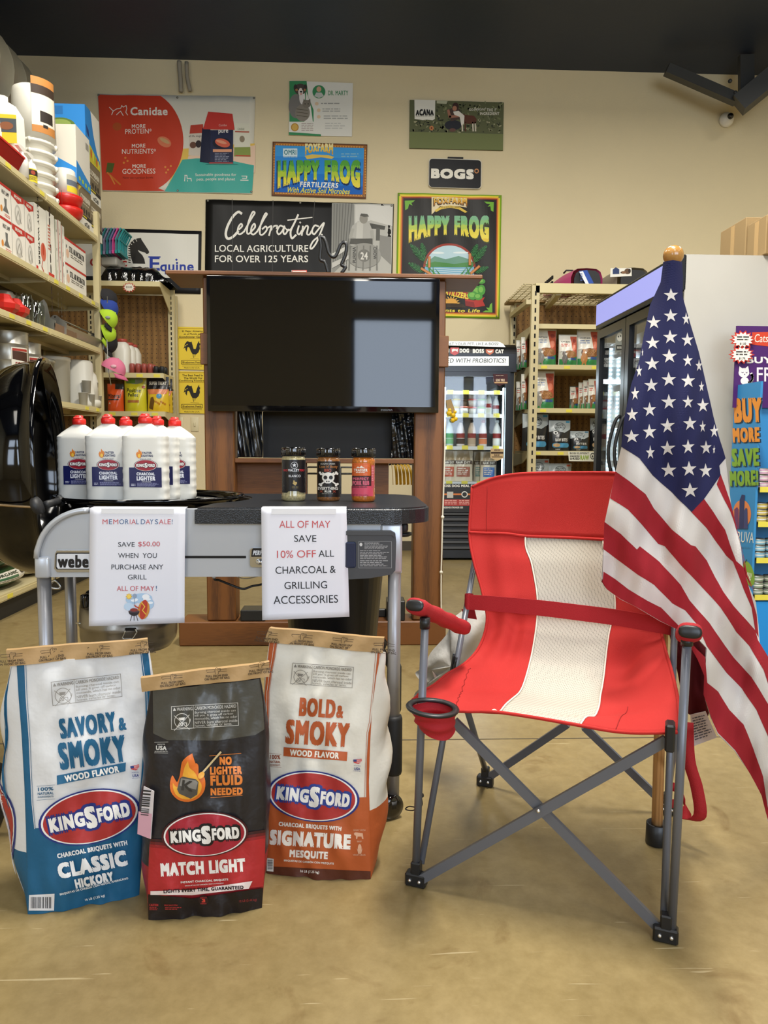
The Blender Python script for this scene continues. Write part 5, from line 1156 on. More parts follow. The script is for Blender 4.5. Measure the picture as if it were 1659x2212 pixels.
for zi, z in enumerate(fsz[1:-1]):
 y = midY+0.10
 for j in range(5):
  c, nm = cols[rs.randint(7)]; w = 0.10; h = 0.15+0.04*rs.rand()
  if y+w > fY-0.08: break
  mb = MB(); mb.rbox(FXX+0.12, FXX+0.26, y, y+w, z+0.001, z+h, ink(c, 'foil'), 0.012, 2)
  mb.box(FXX+0.1185, FXX+0.12, y+0.02, y+w-0.02, z+h*.4, z+h*.75, ink('#e6e1d4'))
  tag(mb.build('frozen_food_pack'), '%s frozen pack in the lit fridge, %s shelf, %s from its far end' % (nm, ['lowest', 'second', 'third', 'fourth'][zi], ['fifth', 'fourth', 'third', 'second', 'first'][j]), 'pack', 'packs in the lit fridge'); y += w+0.015
# sticker on the door and boxes on top
mb = MB(); a = Art(); P = [pixpt(Z_RACK, x, y, (FXX-0.006, 0, 0), (1, 0, 0)) for x, y in ((1064, 770), (1136, 735), (1136, 925), (1060, 945))]
mb.sheet(np.array([[P[1], P[0]], [P[2], P[3]]]), 0.002, ink('#8c9390'), smooth=False); a.ell(1100, 800, 26, 40, '#cfd3cd'); a.ell(1090, 796, 6, 8, '#3a3f3e'); a.ell(1110, 790, 6, 8, '#3a3f3e'); a.rect(1068, 872, 1130, 920, '#2a2d2c'); a.text('BOSS', 1080, 886, 1118, 906, '#d8dcd6', bold=.04); a.emit(mb, pixfn(Z_RACK, (FXX-0.0075, 0, 0), (-1, 0, 0)), 0.0006); mb.build('door_sticker', fg)
bx = 2.25
for k, (pa, pb, lab) in enumerate(((1556, 1612, 'brown carton on the white fridge, furthest of the visible three'), (1614, 1656, 'brown taped carton on the white fridge, middle of the visible three'), (1660, 1710, 'brown carton on the white fridge, cut off by the picture edge'))):
 ya, yb = PX(pa, 500, bx)[1], PX(pb, 500, bx)[1]; zt_ = PX(pa, [502, 480, 462][k], bx)[2]-0.02*k
 t = thing('carton', lab, 'box', (bx+0.2, (ya+yb)/2, FT), group='cartons on the fridge')
 mb = MB(); mb.rbox(bx, bx+0.42, min(ya, yb)+0.005, max(ya, yb)-0.005, FT+0.001, zt_, M_CARD, 0.004, 1); mb.build('box_body', t)
 mb = MB(); y_ = (ya+yb)/2; mb.box(bx-0.0012, bx, y_-0.02, y_+0.02, FT+0.01, zt_-0.01, mat('packing_tape', '#c9a877', rough=0.25)); mb.build('tape_strip', t)
# ------------------------------------------------------------------ cardboard can display at the right edge
DXX = PY(1640, 900, nY-0.42)[0]; dn = nY-0.42; df = PX(1584, 900, DXX)[1]
df = min(df, nY-0.06)
dp = thing('can_display', 'bright blue cardboard can display with a lettered side panel', 'display', (DXX+0.25, (dn+df)/2, 0))
M_BLU = mat('display_blue', '#2f87c4', rough=0.45); M_BLU2 = mat('display_bright_blue', '#1d8fe0', rough=0.4)
ztop = PX(1610, 829, DXX)[2]; zcut = PY(1659, 858, dn)[2]
mb = MB(); mb.box(DXX, DXX+0.012, dn, df, 0.0, ztop, M_BLU)
a = Art('vinyl')
O = '#e0923a'; Gn = '#7fa93a'; K_ = '#1f3a55'
for t_, x0, y0, x1_, y1_, c in (('BUY', 254, 500, 434, 660, O), ('MORE', 246, 688, 420, 786, O), ('SAVE', 240, 820, 416, 938, Gn), ('MORE!', 228, 962, 412, 1064, Gn)):
 a.text(t_, x0+7, y0+2, x1_+6, y1_+4, K_, bold=.07, rot=-2); a.text(t_, x0, y0, x1_-2, y1_-2, c, bold=.06, rot=-2)
a.ell(304, 1240, 58, 90, '#d9854f'); a.rect(246, 1268, 362, 1336, M_BLU) if False else None
a.poly([(256, 1210), (274, 1196), (284, 1212), (286, 1334), (256, 1334)], '#6f3d63'); a.poly([(290, 1150), (304, 1116), (324, 1120), (322, 1150), (316, 1334), (286, 1334)], '#323863'); a.poly([(320, 1220), (330, 1200), (340, 1206), (344, 1334), (318, 1334)], '#3f4673')
a.text('WERUVA', 206, 1352, 380, 1420, '#e4e6e0', bold=.0, rot=4); a.text('pet foods', 300, 1448, 354, 1464, '#4a7fa6', rot=3)
a.ell(346, 1620, 34, 82, '#86b045', rot=-.25); a.line([(326, 1548), (334, 1530)], 5, '#3b4a2a'); a.text('TRUVA!', 306, 1610, 366, 1660, '#eef0e0', bold=.03, rot=12)
a.emit(mb, pixfn(Z_RR, (DXX-0.0005, 0, 0), (-1, 0, 0)), 0.0008); mb.build('side_panel', dp)
rx = DXX+0.55
mb = MB(); mb.box(rx, rx+0.012, dn, df, 0, ztop, M_BLU); mb.build('side_panel', dp)
mb = MB(); mb.box(DXX+0.012, rx, df-0.012, df, 0, ztop, M_BLU); mb.build('back_panel', dp)
zb_ = PY(1659, 1300, dn)[2]
mb = MB(); mb.box(DXX+0.012, rx, dn+0.002, dn+0.014, 0, zb_, M_BLU2); mb.build('front_panel', dp)
M_TRAY = mat('tray_black', '#15181b', rough=0.5)
cols3 = ['#d5a9c2', '#c9b45c', '#7fb6cf', '#8a9a86']
rows = [(1640, 980, 3, 0), (1640, 1062, 0, 0)]
zs_ = [PY(1655, py, dn)[2] for py in (1055, 1130, 1208, 1288)]
for zi, z in enumerate(zs_):
 mb = MB(); mb.box(DXX+0.013, rx-0.001, dn+0.015, df-0.013, z-0.008, z, M_TRAY); mb.build('tray', dp)
 mb = MB(); mb.box(DXX+0.02, DXX+0.14, dn-0.004, dn-0.001, z-0.02, z+0.008, M_TAG); mb.build('price_tag', dp)
 c = cols3[zi]
 for q in range(3):
  for j in range(2):
   t = thing('cat_food_can', '%s cat food can, %s shelf, %s of its stack, %s column' % (['pink', 'gold', 'sky-blue', 'grey-yellow'][zi], ['top', 'second', 'third', 'bottom'][zi], ['bottom', 'middle', 'top'][q], ['near', 'far'][j]), 'can', (DXX+0.055+j*0.08, dn+0.06, z+q*0.034), group='cans in the blue display')
   mb = MB(); mb.lathe([(0.034, 0.0005), (0.037, 0.003), (0.037, 0.030), (0.035, 0.033)], M_GALV, 18, M4((DXX+0.055+j*0.08, dn+0.06, z+q*0.034))); mb.build('can_body', t)
   mb = MB(); mb.lathe([(0.0374, 0.005), (0.0374, 0.028)], ink(c), 18, M4((DXX+0.055+j*0.08, dn+0.06, z+q*0.034)), cap=False)
   mb.lathe([(0.0377, 0.014), (0.0377, 0.020)], ink('#e8e6de'), 18, M4((DXX+0.055+j*0.08, dn+0.06, z+q*0.034)), cap=False); mb.build('wrap_label', t)
# purple header card with a cat
pz0, pz1 = PY(1620, 830, df-0.02)[2], PY(1620, 705, df-0.02)[2]
t = tag(MB().box(PY(1588, 760, df-0.03)[0], rx, df-0.034, df-0.026, ztop-0.12, pz1, ink('#4b2566', 'vinyl')).build('promotion_sign'), 'purple cat food offer sign with a white cat behind the blue panel', 'sign')
mb = MB(); a = Art('vinyl'); zz = (1560, 690, 2.95)
a.poly([(190, 82), (420, 76), (420, 176), (290, 172), (190, 160)], '#c9452f'); a.text('Cats', 206, 94, 292, 146, '#efe6d8', bold=.0, shear=.1); a.text('BUY 3', 156, 238, 380, 280, '#efeae4', bold=.05); a.text('FREE', 220, 306, 420, 396, '#e6dfe6', bold=.01)
Wc = '#e9e6e4'; a.ell(138, 340, 34, 30, Wc); a.poly([(106, 330), (108, 298), (130, 314)], Wc); a.poly([(146, 312), (164, 296), (170, 328)], Wc); a.ell(142, 392, 26, 24, Wc); a.line([tuple(q) for q in catmull([(160, 408), (186, 392), (192, 366), (184, 346)], 10)], 16, Wc)
a.line([(122, 336), (130, 340), (136, 336)], 2.5, '#4b2566'); a.line([(148, 336), (154, 340), (160, 336)], 2.5, '#4b2566'); a.ell(142, 350, 4, 3, '#4b2566', 8)
a.emit(mb, pixfn(zz, (0, df-0.0345, 0), (0, -1, 0)), 0.0008)
mb.build('sign_print', t)
for k, (cx_, cy_) in enumerate(((1604, 734), (1602, 766))):
 c = PY(cx_, cy_, df-0.05); t = thing('starburst_tag', ['upper red and white starburst price tag on the purple sign', 'lower red and white starburst price tag on the purple sign'][k], 'tag', c, group='starburst price tags')
 mb = MB()
 for R1, R2, th, col_ in ((0.062, 0.044, 0.002, '#c4382c'), (0.050, 0.036, 0.004, '#ece8dc')):
  P = [((R1 if i % 2 == 0 else R2)*1.15*math.cos(math.pi*i/14), (R1 if i % 2 == 0 else R2)*0.8*math.sin(math.pi*i/14)) for i in range(28)]
  mb.prism(P, 0, th, ink(col_), Matrix(((1, 0, 0, c[0]), (0, 0, -1, c[1]+0.001), (0, 1, 0, c[2]), (0, 0, 0, 1))))
 a = Art(); a.lines(-26, -14, 26, 8, 2, '#3a3636', False); a.text('$1.50' if k == 0 else '$1.79', -12, 12, 14, 22, '#3a3636', bold=.02)
 a.emit(mb, plane_fn(c+np.array([0, -0.0035, 0]), (0.00125, 0, 0), (0, 0, -0.00125)), 0.0005); mb.build('tag_card', t)
# ------------------------------------------------------------------ left aisle gondola (faces right)
GX = -2.15; GBX = -2.60; GY0, GY1 = 3.4, 6.45
LZ = [0.16, 1.40, 1.90, 2.27, 2.82]
ga = thing('gondola_shelf', 'long cream gondola shelving along the aisle, behind the open grill lid', 'shelf', (GX-0.2, 5.0, 0))
mb = MB(); mb.box(GBX-0.02, GBX-0.01, GY0, GY1, 0.1, 2.95, mat('gondola_back_panel', '#5c4a2c', rough=0.8)); mb.build('back_panel', ga)
mb = MB(); mb.box(GBX, GX-0.03, GY0, GY1-0.02, 0.0, LZ[0]-0.035, M_BLKM); mb.build('kick_base', ga)
secs = [(GY0, 4.35), (4.355, 5.40), (5.405, GY1)]
tagY = {0: [4.62, 5.1, 5.7], 1: [4.5, 4.7, 6.05, 6.3], 2: [4.52, 4.78, 5.02, 5.28], 3: [5.5, 5.72, 5.98, 6.26], 4: [4.8, 5.3]}
for i, z in enumerate(LZ):
 for (a, b) in secs:
  mb = MB(); mb.box(GBX, GX-0.012, a, b, z-0.022, z, M_CREAM); mb.box(GX-0.012, GX, a, b, z-0.042, z+0.004, M_CREAM2); mb.box(GX-0.0, GX+0.004, a+0.01, b-0.01, z-0.034, z-0.008, M_CREAM2)
  mb.box(GBX+0.15, GBX+0.19, a, b, z-0.05, z-0.022, M_CREAM) ; s_ = mb.build('shelf', ga)
  for y in tagY[i]:
   if a < y < b:
    mb = MB(); mb.box(GX+0.0045, GX+0.0065, y, y+0.07, z-0.032, z-0.006, M_TAG); mb.build('price_tag', s_)
 if i:
  for yy in (4.355, 5.405, GY1):
   mb = MB(); mb.prism([(GBX, z-0.022), (GX-0.02, z-0.022), (GX-0.02, z-0.05), (GX-0.22, z-0.06), (GBX, z-0.065)], yy-0.004, yy, M_CREAM, Matrix(((1, 0, 0, 0), (0, 0, 1, 0), (0, 1, 0, 0), (0, 0, 0, 1)))); mb.build('bracket', ga)
for yy in (4.37, 5.42, GY1):
 mb = MB(); mb.box(GBX-0.03, GBX+0.0, yy-0.05, yy, 0, 2.98, M_CREAM); mb.build('upright', ga)
def shelfbox(name, label, px0, px1, xf, z0, z1, d, cf, cn=None, draw_f=None, draw_n=None, group=None, kind='paper', cat='box'):
 """box whose aisle face (x=xf) spans photo columns px0 (near) .. px1 (far)"""
 ya, yb = PX(px0, 500, xf)[1], PX(px1, 500, xf)[1]
 mb = MB(); m = ink(cf, kind) if isinstance(cf, str) else cf; mb.box(xf-d, xf, ya+0.002, yb-0.002, z0+0.001, z1-0.001, m)
 if cn: mb.box(xf-d+0.0005, xf-0.0005, ya+0.0012, ya+0.0021, z0+0.0015, z1-0.0015, ink(cn, kind))
 if draw_f:
  a = Art(kind); draw_f(a); L = yb-ya; H = z1-z0
  a.emit(mb, plane_fn((xf+0.0004, ya, z1), (0, L/100, 0), (0, 0, -H/100)), 0.0007)
 if draw_n:
  a = Art(kind); draw_n(a); H = z1-z0
  a.emit(mb, plane_fn((xf-d, ya+0.0008, z1), (d/100, 0, 0), (0, 0, -H/100)), 0.0007)
 return tag(mb.build(name), label, cat, group)
# --- top shelf
z = LZ[4]+0.004
def f_blue(a):
 a.rect(0, 0, 100, 100, '#2f86cf'); a.poly([(38, 0), (100, 0), (100, 80), (80, 70), (55, 40)], '#e8e6de'); a.poly([(0, 62), (40, 70), (100, 88), (100, 100), (0, 100)], '#c9bd3a')
 for k in range(7): a.ell(10+k*13, 78+k*2, 6, 9, ['#d9cf4a', '#a7b53f', '#c76a2f'][k % 3], 10)
 a.poly([(4, 35), (22, 42), (26, 56), (8, 50)], '#28407c')
def n_blue(a): a.rect(0, 0, 100, 100, '#2f86cf'); a.ell(50, 40, 30, 14, '#5d7a35'); a.ell(50, 38, 22, 9, '#8fa352'); a.rect(36, 4, 56, 20, '#2a6fae')
def f_coop(a):
 a.rect(0, 0, 100, 100, '#7c6f58'); a.poly([(0, 3), (24, 0), (0, 16)], '#d9c23e'); a.text('COOP&BARN', 14, 18, 90, 32, '#ddd6c4', bold=.04); a.lines(20, 36, 80, 44, 1, '#b9b09a', False)
 for k in range(4): a.ell(20+k*20, 56, 7, 8, '#3a3128', 10)
 a.rect(0, 66, 100, 76, '#2f2a24'); a.rect(8, 69, 60, 73, '#c9b83a'); a.rect(0, 76, 100, 100, '#dfdcd2'); a.text('oO#', 40, 82, 80, 96, '#4d4a44', bold=.05)
GT = 'cartons on the top gondola shelf'
shelfbox('carton', 'grey-brown printed carton, bottom of the far stack on the top shelf', 192, 220, GX-0.04, z, 3.12, 0.36, '#7c6f58', '#a88a62', f_coop, None, GT)
shelfbox('carton', 'grey-brown printed carton, middle of the far stack on the top shelf', 192, 219, GX-0.05, 3.122, 3.43, 0.36, '#7c6f58', '#a88a62', f_coop, None, GT)
shelfbox('carton', 'blue and white carton with a green dish, top of the far stack', 190, 219, GX-0.05, 3.432, 3.85, 0.40, '#2f86cf', '#2f86cf', f_blue, n_blue, GT)
shelfbox('carton', 'brown printed carton, bottom of the near stack on the top shelf', 172, 198, GX-0.02, z, 3.13, 0.30, '#8a6a50', '#a88a62', f_coop, None, GT)
def f_w(a): a.poly([(0, 62), (100, 84), (100, 100), (0, 100)], '#2f86cf'); a.rect(70, 12, 92, 24, '#9a978e'); [a.ell(20+k*22, 90+k, 7, 4, '#a7c04a', 10) for k in range(4)]
def n_w(a): a.poly([(0, 42), (30, 50), (100, 76), (100, 100), (0, 100)], '#2f86cf'); a.poly([(0, 80), (60, 84), (100, 94), (100, 100), (0, 100)], '#8fa03c'); a.line([(48, 28), (40, 34), (30, 34)], 1.5, '#8a867c'); a.ell(76, 88, 10, 5, '#d3c23a')
shelfbox('carton', 'white and blue carton, top of the near stack on the top shelf', 169, 198, GX-0.015, 3.132, 3.56, 0.30, '#dfdbd0', '#d8d2c4', f_w, n_w, GT)
# tall white feeder on stacked pails
def at_shelf(px, x): return PX(px, 500, x)[1]
def pail(name, lab, px, x, z0, z1, r0, r1, m, extra=None, grp=None, n=28, cat='bucket'):
 y = at_shelf(px, x); t = thing(name, lab, cat, (x, y, z0), group=grp)
 mb = MB(); mb.lathe([(r0, 0.001), (r1, z1-z0-0.03), (r1+0.006, z1-z0-0.03), (r1+0.006, z1-z0), (r1-0.004, z1-z0), (r1-0.006, z1-z0-0.02)], m, n, M4((x, y, z0)), cap=True); mb.build('bucket_body', t)
 return t, y
xq = GX-0.20
yq = at_shelf(80, xq)
t = thing('poultry_waterer', 'tall white plastic waterer with a brown label standing on nested pails', 'waterer', (xq, yq, z))
zz1, zz0 = PX(80, 206, xq)[2], PX(80, 318, xq)[2]
mb = MB(); mb.lathe([(0.150, 0), (0.143, zz1-zz0-0.05), (0.136, zz1-zz0-0.01), (0.120, zz1-zz0)], M_WPL, 30, M4((xq, yq, zz0))); mb.build('tank', t)
mb = MB(); mb.box(xq-0.13, xq-0.10, yq-0.02, yq+0.02, zz1-0.001, zz1+0.012, M_WPL); mb.build('notch_tab', t)
def curved_label(t_, cx_, cy_, z0, z1, r, a0, a1, base, draw, name='label'):
 mb = MB(); n = 12; G = [[(cx_+r*math.cos(a0+(a1-a0)*j/n), cy_+r*math.sin(a0+(a1-a0)*j/n), z1+(z0-z1)*i) for j in range(n+1)] for i in range(2)]
 mb.grid(np.array(G), ink(base), flip=True)
 a = Art(); draw(a)
 def fn(U, V):
  an = a0+(a1-a0)*np.asarray(U)/100; z_ = z1+(z0-z1)*np.asarray(V)/100; N = np.stack([np.cos(an), np.sin(an), 0*an], 1); P = np.stack([cx_+r*np.cos(an), cy_+r*np.sin(an), z_], 1); return P+N*0.0005, N
 a.emit(mb, fn, 0.0006, L=12); return mb.build(name, t_)
def lab_brown(a): a.rect(0, 0, 100, 14, '#b5793c'); a.rect(0, 14, 100, 30, '#3a2c22'); a.rect(30, 60, 85, 80, '#2c2520'); a.poly([(0, 88), (100, 84), (100, 100), (0, 100)], '#b5793c'); a.rect(40, 84, 60, 90, '#2c2520')
curved_label(t, xq, yq, zz0+0.04, zz0+0.42, 0.1495, math.radians(-72), math.radians(0), '#ded6c4', lab_brown)
nst = 6
for k in range(nst):
 h0 = z+(zz0-z)*k/nst; tt = thing('plastic_pail', 'white nested pail, %s from the shelf under the tall waterer' % ['first', 'second', 'third', 'fourth', 'fifth', 'sixth'][k], 'bucket', (xq, yq, h0), group='nested white pails')
 mb = MB(); hh = (zz0-z)/nst; mb.lathe([(0.118, 0.002), (0.124, hh*0.62), (0.146, hh*0.64), (0.148, hh*0.98)], M_WPL, 24, M4((xq, yq, h0))); mb.build('bucket_body', tt)
 for an in (-1.4, 0.1): mb = MB(); mb.ball((xq+0.15*math.cos(an), yq+0.15*math.sin(an), h0+hh*.75), (0.014, 0.014, 0.02), M_WPL, 8, 5); mb.build('handle_ear', tt)
# spray bottle, jug, tray, bowls, small bucket
M_SPR = mat('white_spray', '#e6e3da', rough=0.35)
x_, px = GX-0.03, 64
for k, (px, pt) in enumerate(((52, 322), (70, 338))):
 y_ = at_shelf(px, x_); hgt = PX(px, pt, x_)[2]-z
 t = thing('spray_bottle', ['white spray bottle nearer the red tray, top shelf', 'white spray bottle with a yellow label beside the pails, top shelf'][k], 'bottle', (x_, y_, z), group='spray bottles')
 mb = MB(); mb.lathe([(0.04, 0.001), (0.042, hgt*.5), (0.03, hgt*.68), (0.014, hgt*.74), (0.014, hgt*.82)], M_SPR, 18, M4((x_, y_, z))); mb.build('bottle_body', t)
 mb = MB(); mb.prism([(-0.02, hgt*.82), (0.075, hgt*.9), (0.075, hgt*.95), (0.02, hgt), (-0.03, hgt*.98)], -0.012, 0.012, M_SPR, Matrix(((0, 0, 1, x_), (-1, 0, 0, y_), (0, 1, 0, z), (0, 0, 0, 1)))); mb.build('trigger_head', t)
 if k: curved_label(t, x_, y_, z+0.01, z+hgt*.48, 0.0425, math.radians(-100), math.radians(10), '#dccb36', lambda a: (a.rect(0, 8, 100, 50, '#2f2620'), a.ell(50, 30, 18, 16, '#a0432c'), a.lines(10, 60, 90, 90, 4, '#5c4a2c')))
x_ = GX-0.20; y_ = at_shelf(14, x_)
t = thing('plastic_jug', 'white plastic jug with a yellow horse label, leftmost on the top shelf', 'jug', (x_, y_, z))
zj0 = PX(8, 352, x_)[2]
mb = MB(); mb.lathe([(0.14, 0.002), (0.145, 0.3), (0.14, 0.42), (0.09, 0.50), (0.04, 0.53), (0.04, 0.56)], M_WPL, 8, M4((x_, y_, z), math.radians(22.5)), smooth=False); mb.build('jug_body', t)
def lab_horse(a): a.rect(0, 0, 100, 100, '#d9c936'); a.rect(42, 14, 100, 62, '#4d565a'); a.ell(74, 40, 18, 14, '#8a5a3c'); a.rect(4, 50, 34, 66, '#9a8f3c')
mb = MB(); a = Art(); lab_horse(a); a.emit(mb, plane_fn((x_-0.10, y_-0.136, z+0.40), (0.0024, 0.0002, 0), (0, 0, -0.0018)), 0.001); mb.build('label', t)
x_ = GX-0.10
mb = MB(); ya, yb = at_shelf(-10, GX), at_shelf(56, GX)
P0 = [(GX-0.20, ya, z+0.11), (GX+0.01, ya, z+0.11), (GX+0.01, yb, z+0.11), (GX-0.20, yb, z+0.11)]; P1 = [(GX-0.17, ya+.05, z+0.002), (GX-0.02, ya+.05, z+0.002), (GX-0.02, yb-.05, z+0.002), (GX-0.17, yb-.05, z+0.002)]
mb.add(P0+P1, [(4, 7, 6, 5), (0, 4, 5, 1), (1, 5, 6, 2), (2, 6, 7, 3), (3, 7, 4, 0), (1, 5, 4, 0)][:5]+[(0, 1, 5, 4), (1, 2, 6, 5), (2, 3, 7, 6), (3, 0, 4, 7)], M_RED); mb.box(GX-0.205, GX+0.012, ya, yb, z+0.10, z+0.112, M_RED)
tag(mb.build('feeder_tray'), 'red plastic tray at the edge of the top shelf beside the white jug', 'tray')
x_ = GX-0.09; y_ = at_shelf(146, x_)
for k in range(2):
 mb = MB(); mb.lathe([(0.07, 0.001), (0.105, 0.03), (0.118, 0.065), (0.118, 0.088), (0.10, 0.088)], M_RED, 28, M4((x_, y_, z+k*0.09))); tag(mb.build('round_bowl'), ['lower of two red round bowls under a white pail, top shelf', 'upper of two red round bowls under a white pail, top shelf'][k], 'bowl', 'red bowls on the top shelf')
t = thing('plastic_pail', 'small white upturned pail with a picture label standing on red bowls', 'bucket', (x_-0.01, y_, z+0.18))
mb = MB(); mb.lathe([(0.088, 0.001), (0.078, 0.19), (0.068, 0.20)], M_WPL, 24, M4((x_-0.01, y_, z+0.18))); mb.build('bucket_body', t)
curved_label(t, x_-0.01, y_, z+0.20, z+0.33, 0.0865, math.radians(-60), math.radians(30), '#b7b3a2', lambda a: (a.rect(0, 30, 100, 60, '#5d6570'), a.rect(0, 66, 100, 100, '#d3c233')))
# --- second shelf: boxed goods
z = LZ[3]+0.004
def f_bulb(a):
 a.rect(0, 0, 100, 100, '#e4e0d6'); a.poly([(0, 0), (100, 0), (100, 16), (70, 22), (50, 28), (30, 22), (0, 16)], '#b9342c'); a.text('BROWER', 22, 6, 78, 16, '#efe6da', bold=.04)
 a.ell(50, 62, 26, 30, '#bdb9b0'); a.ell(46, 60, 16, 20, '#d8d5cc'); a.line([(30, 84), (50, 50), (72, 84)], 3, '#8f8b82')
def f_lamp(a):
 a.rect(0, 0, 100, 100, '#e4e0d6'); a.rect(0, 0, 100, 8, '#b9342c'); a.text('HEAT LAMP', 20, 18, 82, 30, '#4a4540', bold=.03); a.poly([(40, 40), (62, 40), (60, 62), (80, 80), (26, 80), (44, 62)], '#6a6a66'); a.ell(14, 76, 10, 10, '#d38a3c'); a.lines(40, 86, 90, 96, 2, '#c74b38', False)
zt1 = LZ[3]+0.215
GB = 'boxed brooder goods on the second shelf'
for k, (p0, p1, tier, fn_, lab) in enumerate((
(-30, 1, 0, f_lamp, 'white lamp box cut by the picture edge, lower tier'), (-30, 1, 1, f_lamp, 'white lamp box cut by the picture edge, upper tier'),
(1, 25, 0, f_lamp, 'white heat lamp box, lower tier nearest the picture edge'), (1, 25, 1, f_lamp, 'white heat lamp box, upper tier nearest the picture edge'),
(26, 53, 0, f_bulb, 'white box with red scalloped top, lower tier, first column'), (26, 53, 1, f_bulb, 'white box with red scalloped top, upper tier, first column'),
(54, 73, 0, f_bulb, 'white box with red scalloped top, lower tier, second column'), (54, 73, 1, f_bulb, 'white box with red scalloped top, upper tier, second column'))):
 shelfbox('product_box', lab, p0, p1, GX-0.03, z if tier == 0 else zt1+0.001, zt1 if tier == 0 else zt1+0.205, 0.2, '#e4e0d6', '#d5cfc2', fn_, None, GB)
def f_poul(a): a.rect(0, 0, 100, 100, '#e6e3d8'); a.text('POULTRY', 58, 20, 78, 24, '#33302c') if False else None; a.text('POULTRY WATERER', -24, 26, 90, 38, '#2f2c28', bold=.03, rot=90); a.ell(68, 66, 22, 14, '#cf6c55'); a.ell(68, 62, 8, 9, '#b9452f'); a.line([(60, 80), (50, 90), (66, 96)], 3, '#b9452f'); a.rect(6, 92, 22, 100, '#c23a2e')
def f_feed(a): a.rect(0, 0, 100, 100, '#e6e3d8'); a.text('Bar-Feeders', -40, 62, 120, 80, '#3a2a26', bold=.05, rot=90); a.lines(10, 20, 40, 60, 8, '#c86a55', False); a.rect(6, 92, 80, 99, '#c23a2e')
def f_side(t_, c='#c23a2e'):
 def f(a): a.rect(0, 0, 100, 100, '#e0ddd2'); a.rect(0, 0, 12, 100, c); a.text(t_, -60, 40, 160, 62, '#5a5a55', rot=90)
 return f
shelfbox('product_box', 'tall white waterer box with red bowl picture and black upright lettering', 74, 100, GX-0.03, z, z+0.45, 0.22, '#e6e3d8', '#dcd8cc', f_poul, None, GB)
shelfbox('product_box', 'tall white box with big red and black upright lettering', 101, 117, GX-0.03, z, z+0.46, 0.26, '#e6e3d8', '#dcd8cc', f_feed, lambda a: a.rect(40, 8, 90, 20, '#3a2a26'), GB)
shelfbox('product_box', 'slim tall white box with grey lettering, first of three', 118, 124, GX-0.035, z, z+0.45, 0.26, '#e0ddd2', '#dcd8cc', f_side('Feed Trough', '#8a9a6a'), None, GB)
shelfbox('product_box', 'slim tall white box with red edge, second of three', 124.5, 131, GX-0.035, z, z+0.46, 0.26, '#e0ddd2', '#dcd8cc', f_side('Farm Tuff Trough'), None, GB)
shelfbox('product_box', 'slim tall white box, third of three beside the incubators', 131.5, 138, GX-0.035, z, z+0.44, 0.26, '#e0ddd2', '#dcd8cc', f_side('Poultry'), None, GB)
def f_inc(a): a.rect(0, 0, 100, 100, '#e4e0d6'); a.poly([(0, 0), (100, 0), (100, 9), (0, 9)], '#b9342c'); a.text('STILL AIR INCUBATOR', 20, 26, 92, 50, '#3a3732', bold=.02); a.lines(26, 56, 84, 72, 2, '#6a655e', False); a.ell(12, 60, 7, 18, '#d9b49a'); a.rect(6, 28, 10, 40, '#555')
shelfbox('product_box', 'white incubator box with a red top band, lower of two', 138.5, 183, GX-0.03, z, z+0.185, 0.3, '#e4e0d6', '#e4e0d6', f_inc, None, GB)
shelfbox('product_box', 'white incubator box with a red top band, upper of two', 138.5, 183, GX-0.03, z+0.186, z+0.372, 0.3, '#e4e0d6', '#e4e0d6', f_inc, None, GB)
# --- third shelf: feeders and troughs
z = LZ[2]+0.004
for k, px in enumerate((4, 26)):
 x_ = GX-0.06; y_ = at_shelf(px, x_)
 mb = MB(); mb.lathe([(0.05, 0.001), (0.085, 0.03), (0.09, 0.06), (0.05, 0.09), (0.035, 0.12), (0.03, 0.10)], M_RED, 8, M4((x_, y_, z)), smooth=False); tag(mb.build('chick_feeder'), ['red plastic chick feeder base nearer the picture edge, third shelf', 'red plastic chick feeder base beside the clear jars, third shelf'][k], 'feeder', 'red feeder bases')
for k, px in enumerate((2, 24)):
 x_ = GX-0.22; y_ = at_shelf(px, x_)
 t = thing('steel_feeder', ['round galvanized feeder with holes, nearer the picture edge', 'round galvanized feeder with holes, behind the red feeder base'][k], 'feeder', (x_, y_, z), group='galvanized feeders with holes')
 mb = MB(); mb.lathe([(0.10, 0.001), (0.105, 0.10), (0.09, 0.17), (0.06, 0.20), (0.06, 0.205)], M_GALV, 24, M4((x_, y_, z))); mb.build('pan', t)
 mb = MB()
 for q in range(9):
  an = math.radians(-110+q*26); mb.ball((x_+0.099*math.cos(an), y_+0.099*math.sin(an), z+0.135), (0.013, 0.013, 0.016), M_SLOT, 8, 5)
 mb.build('feed_holes', t)
for k, (px, h) in enumerate(((42, 0.17), (52, 0.19), (66, 0.16), (76, 0.18))):
 x_ = GX-0.05-0.02*(k % 2); y_ = at_shelf(px, x_)
 mb = MB(); mb.lathe([(0.045, 0.001), (0.046, h*.8), (0.036, h*.9), (0.036, h), (0.033, h), (0.033, h*.9), (0.042, h*.78), (0.042, 0.006)], M_CLEAR, 16, M4((x_, y_, z)), cap=False)
 mb.lathe([(0.045, 0.0008), (0.045, 0.004)], M_WPL, 16, M4((x_, y_, z)))
 tag(mb.build('clear_jar'), '%s clear plastic feeder jar counted from the red feeder base' % ['first', 'second', 'third', 'fourth'][k], 'jar', 'clear feeder jars')
x_ = GX-0.06; ya, yb = at_shelf(96, x_), at_shelf(138, x_)
t = thing('trough_feeder', 'small trough feeder with rounded end plate and wooden-brown front', 'feeder', (x_, (ya+yb)/2, z))
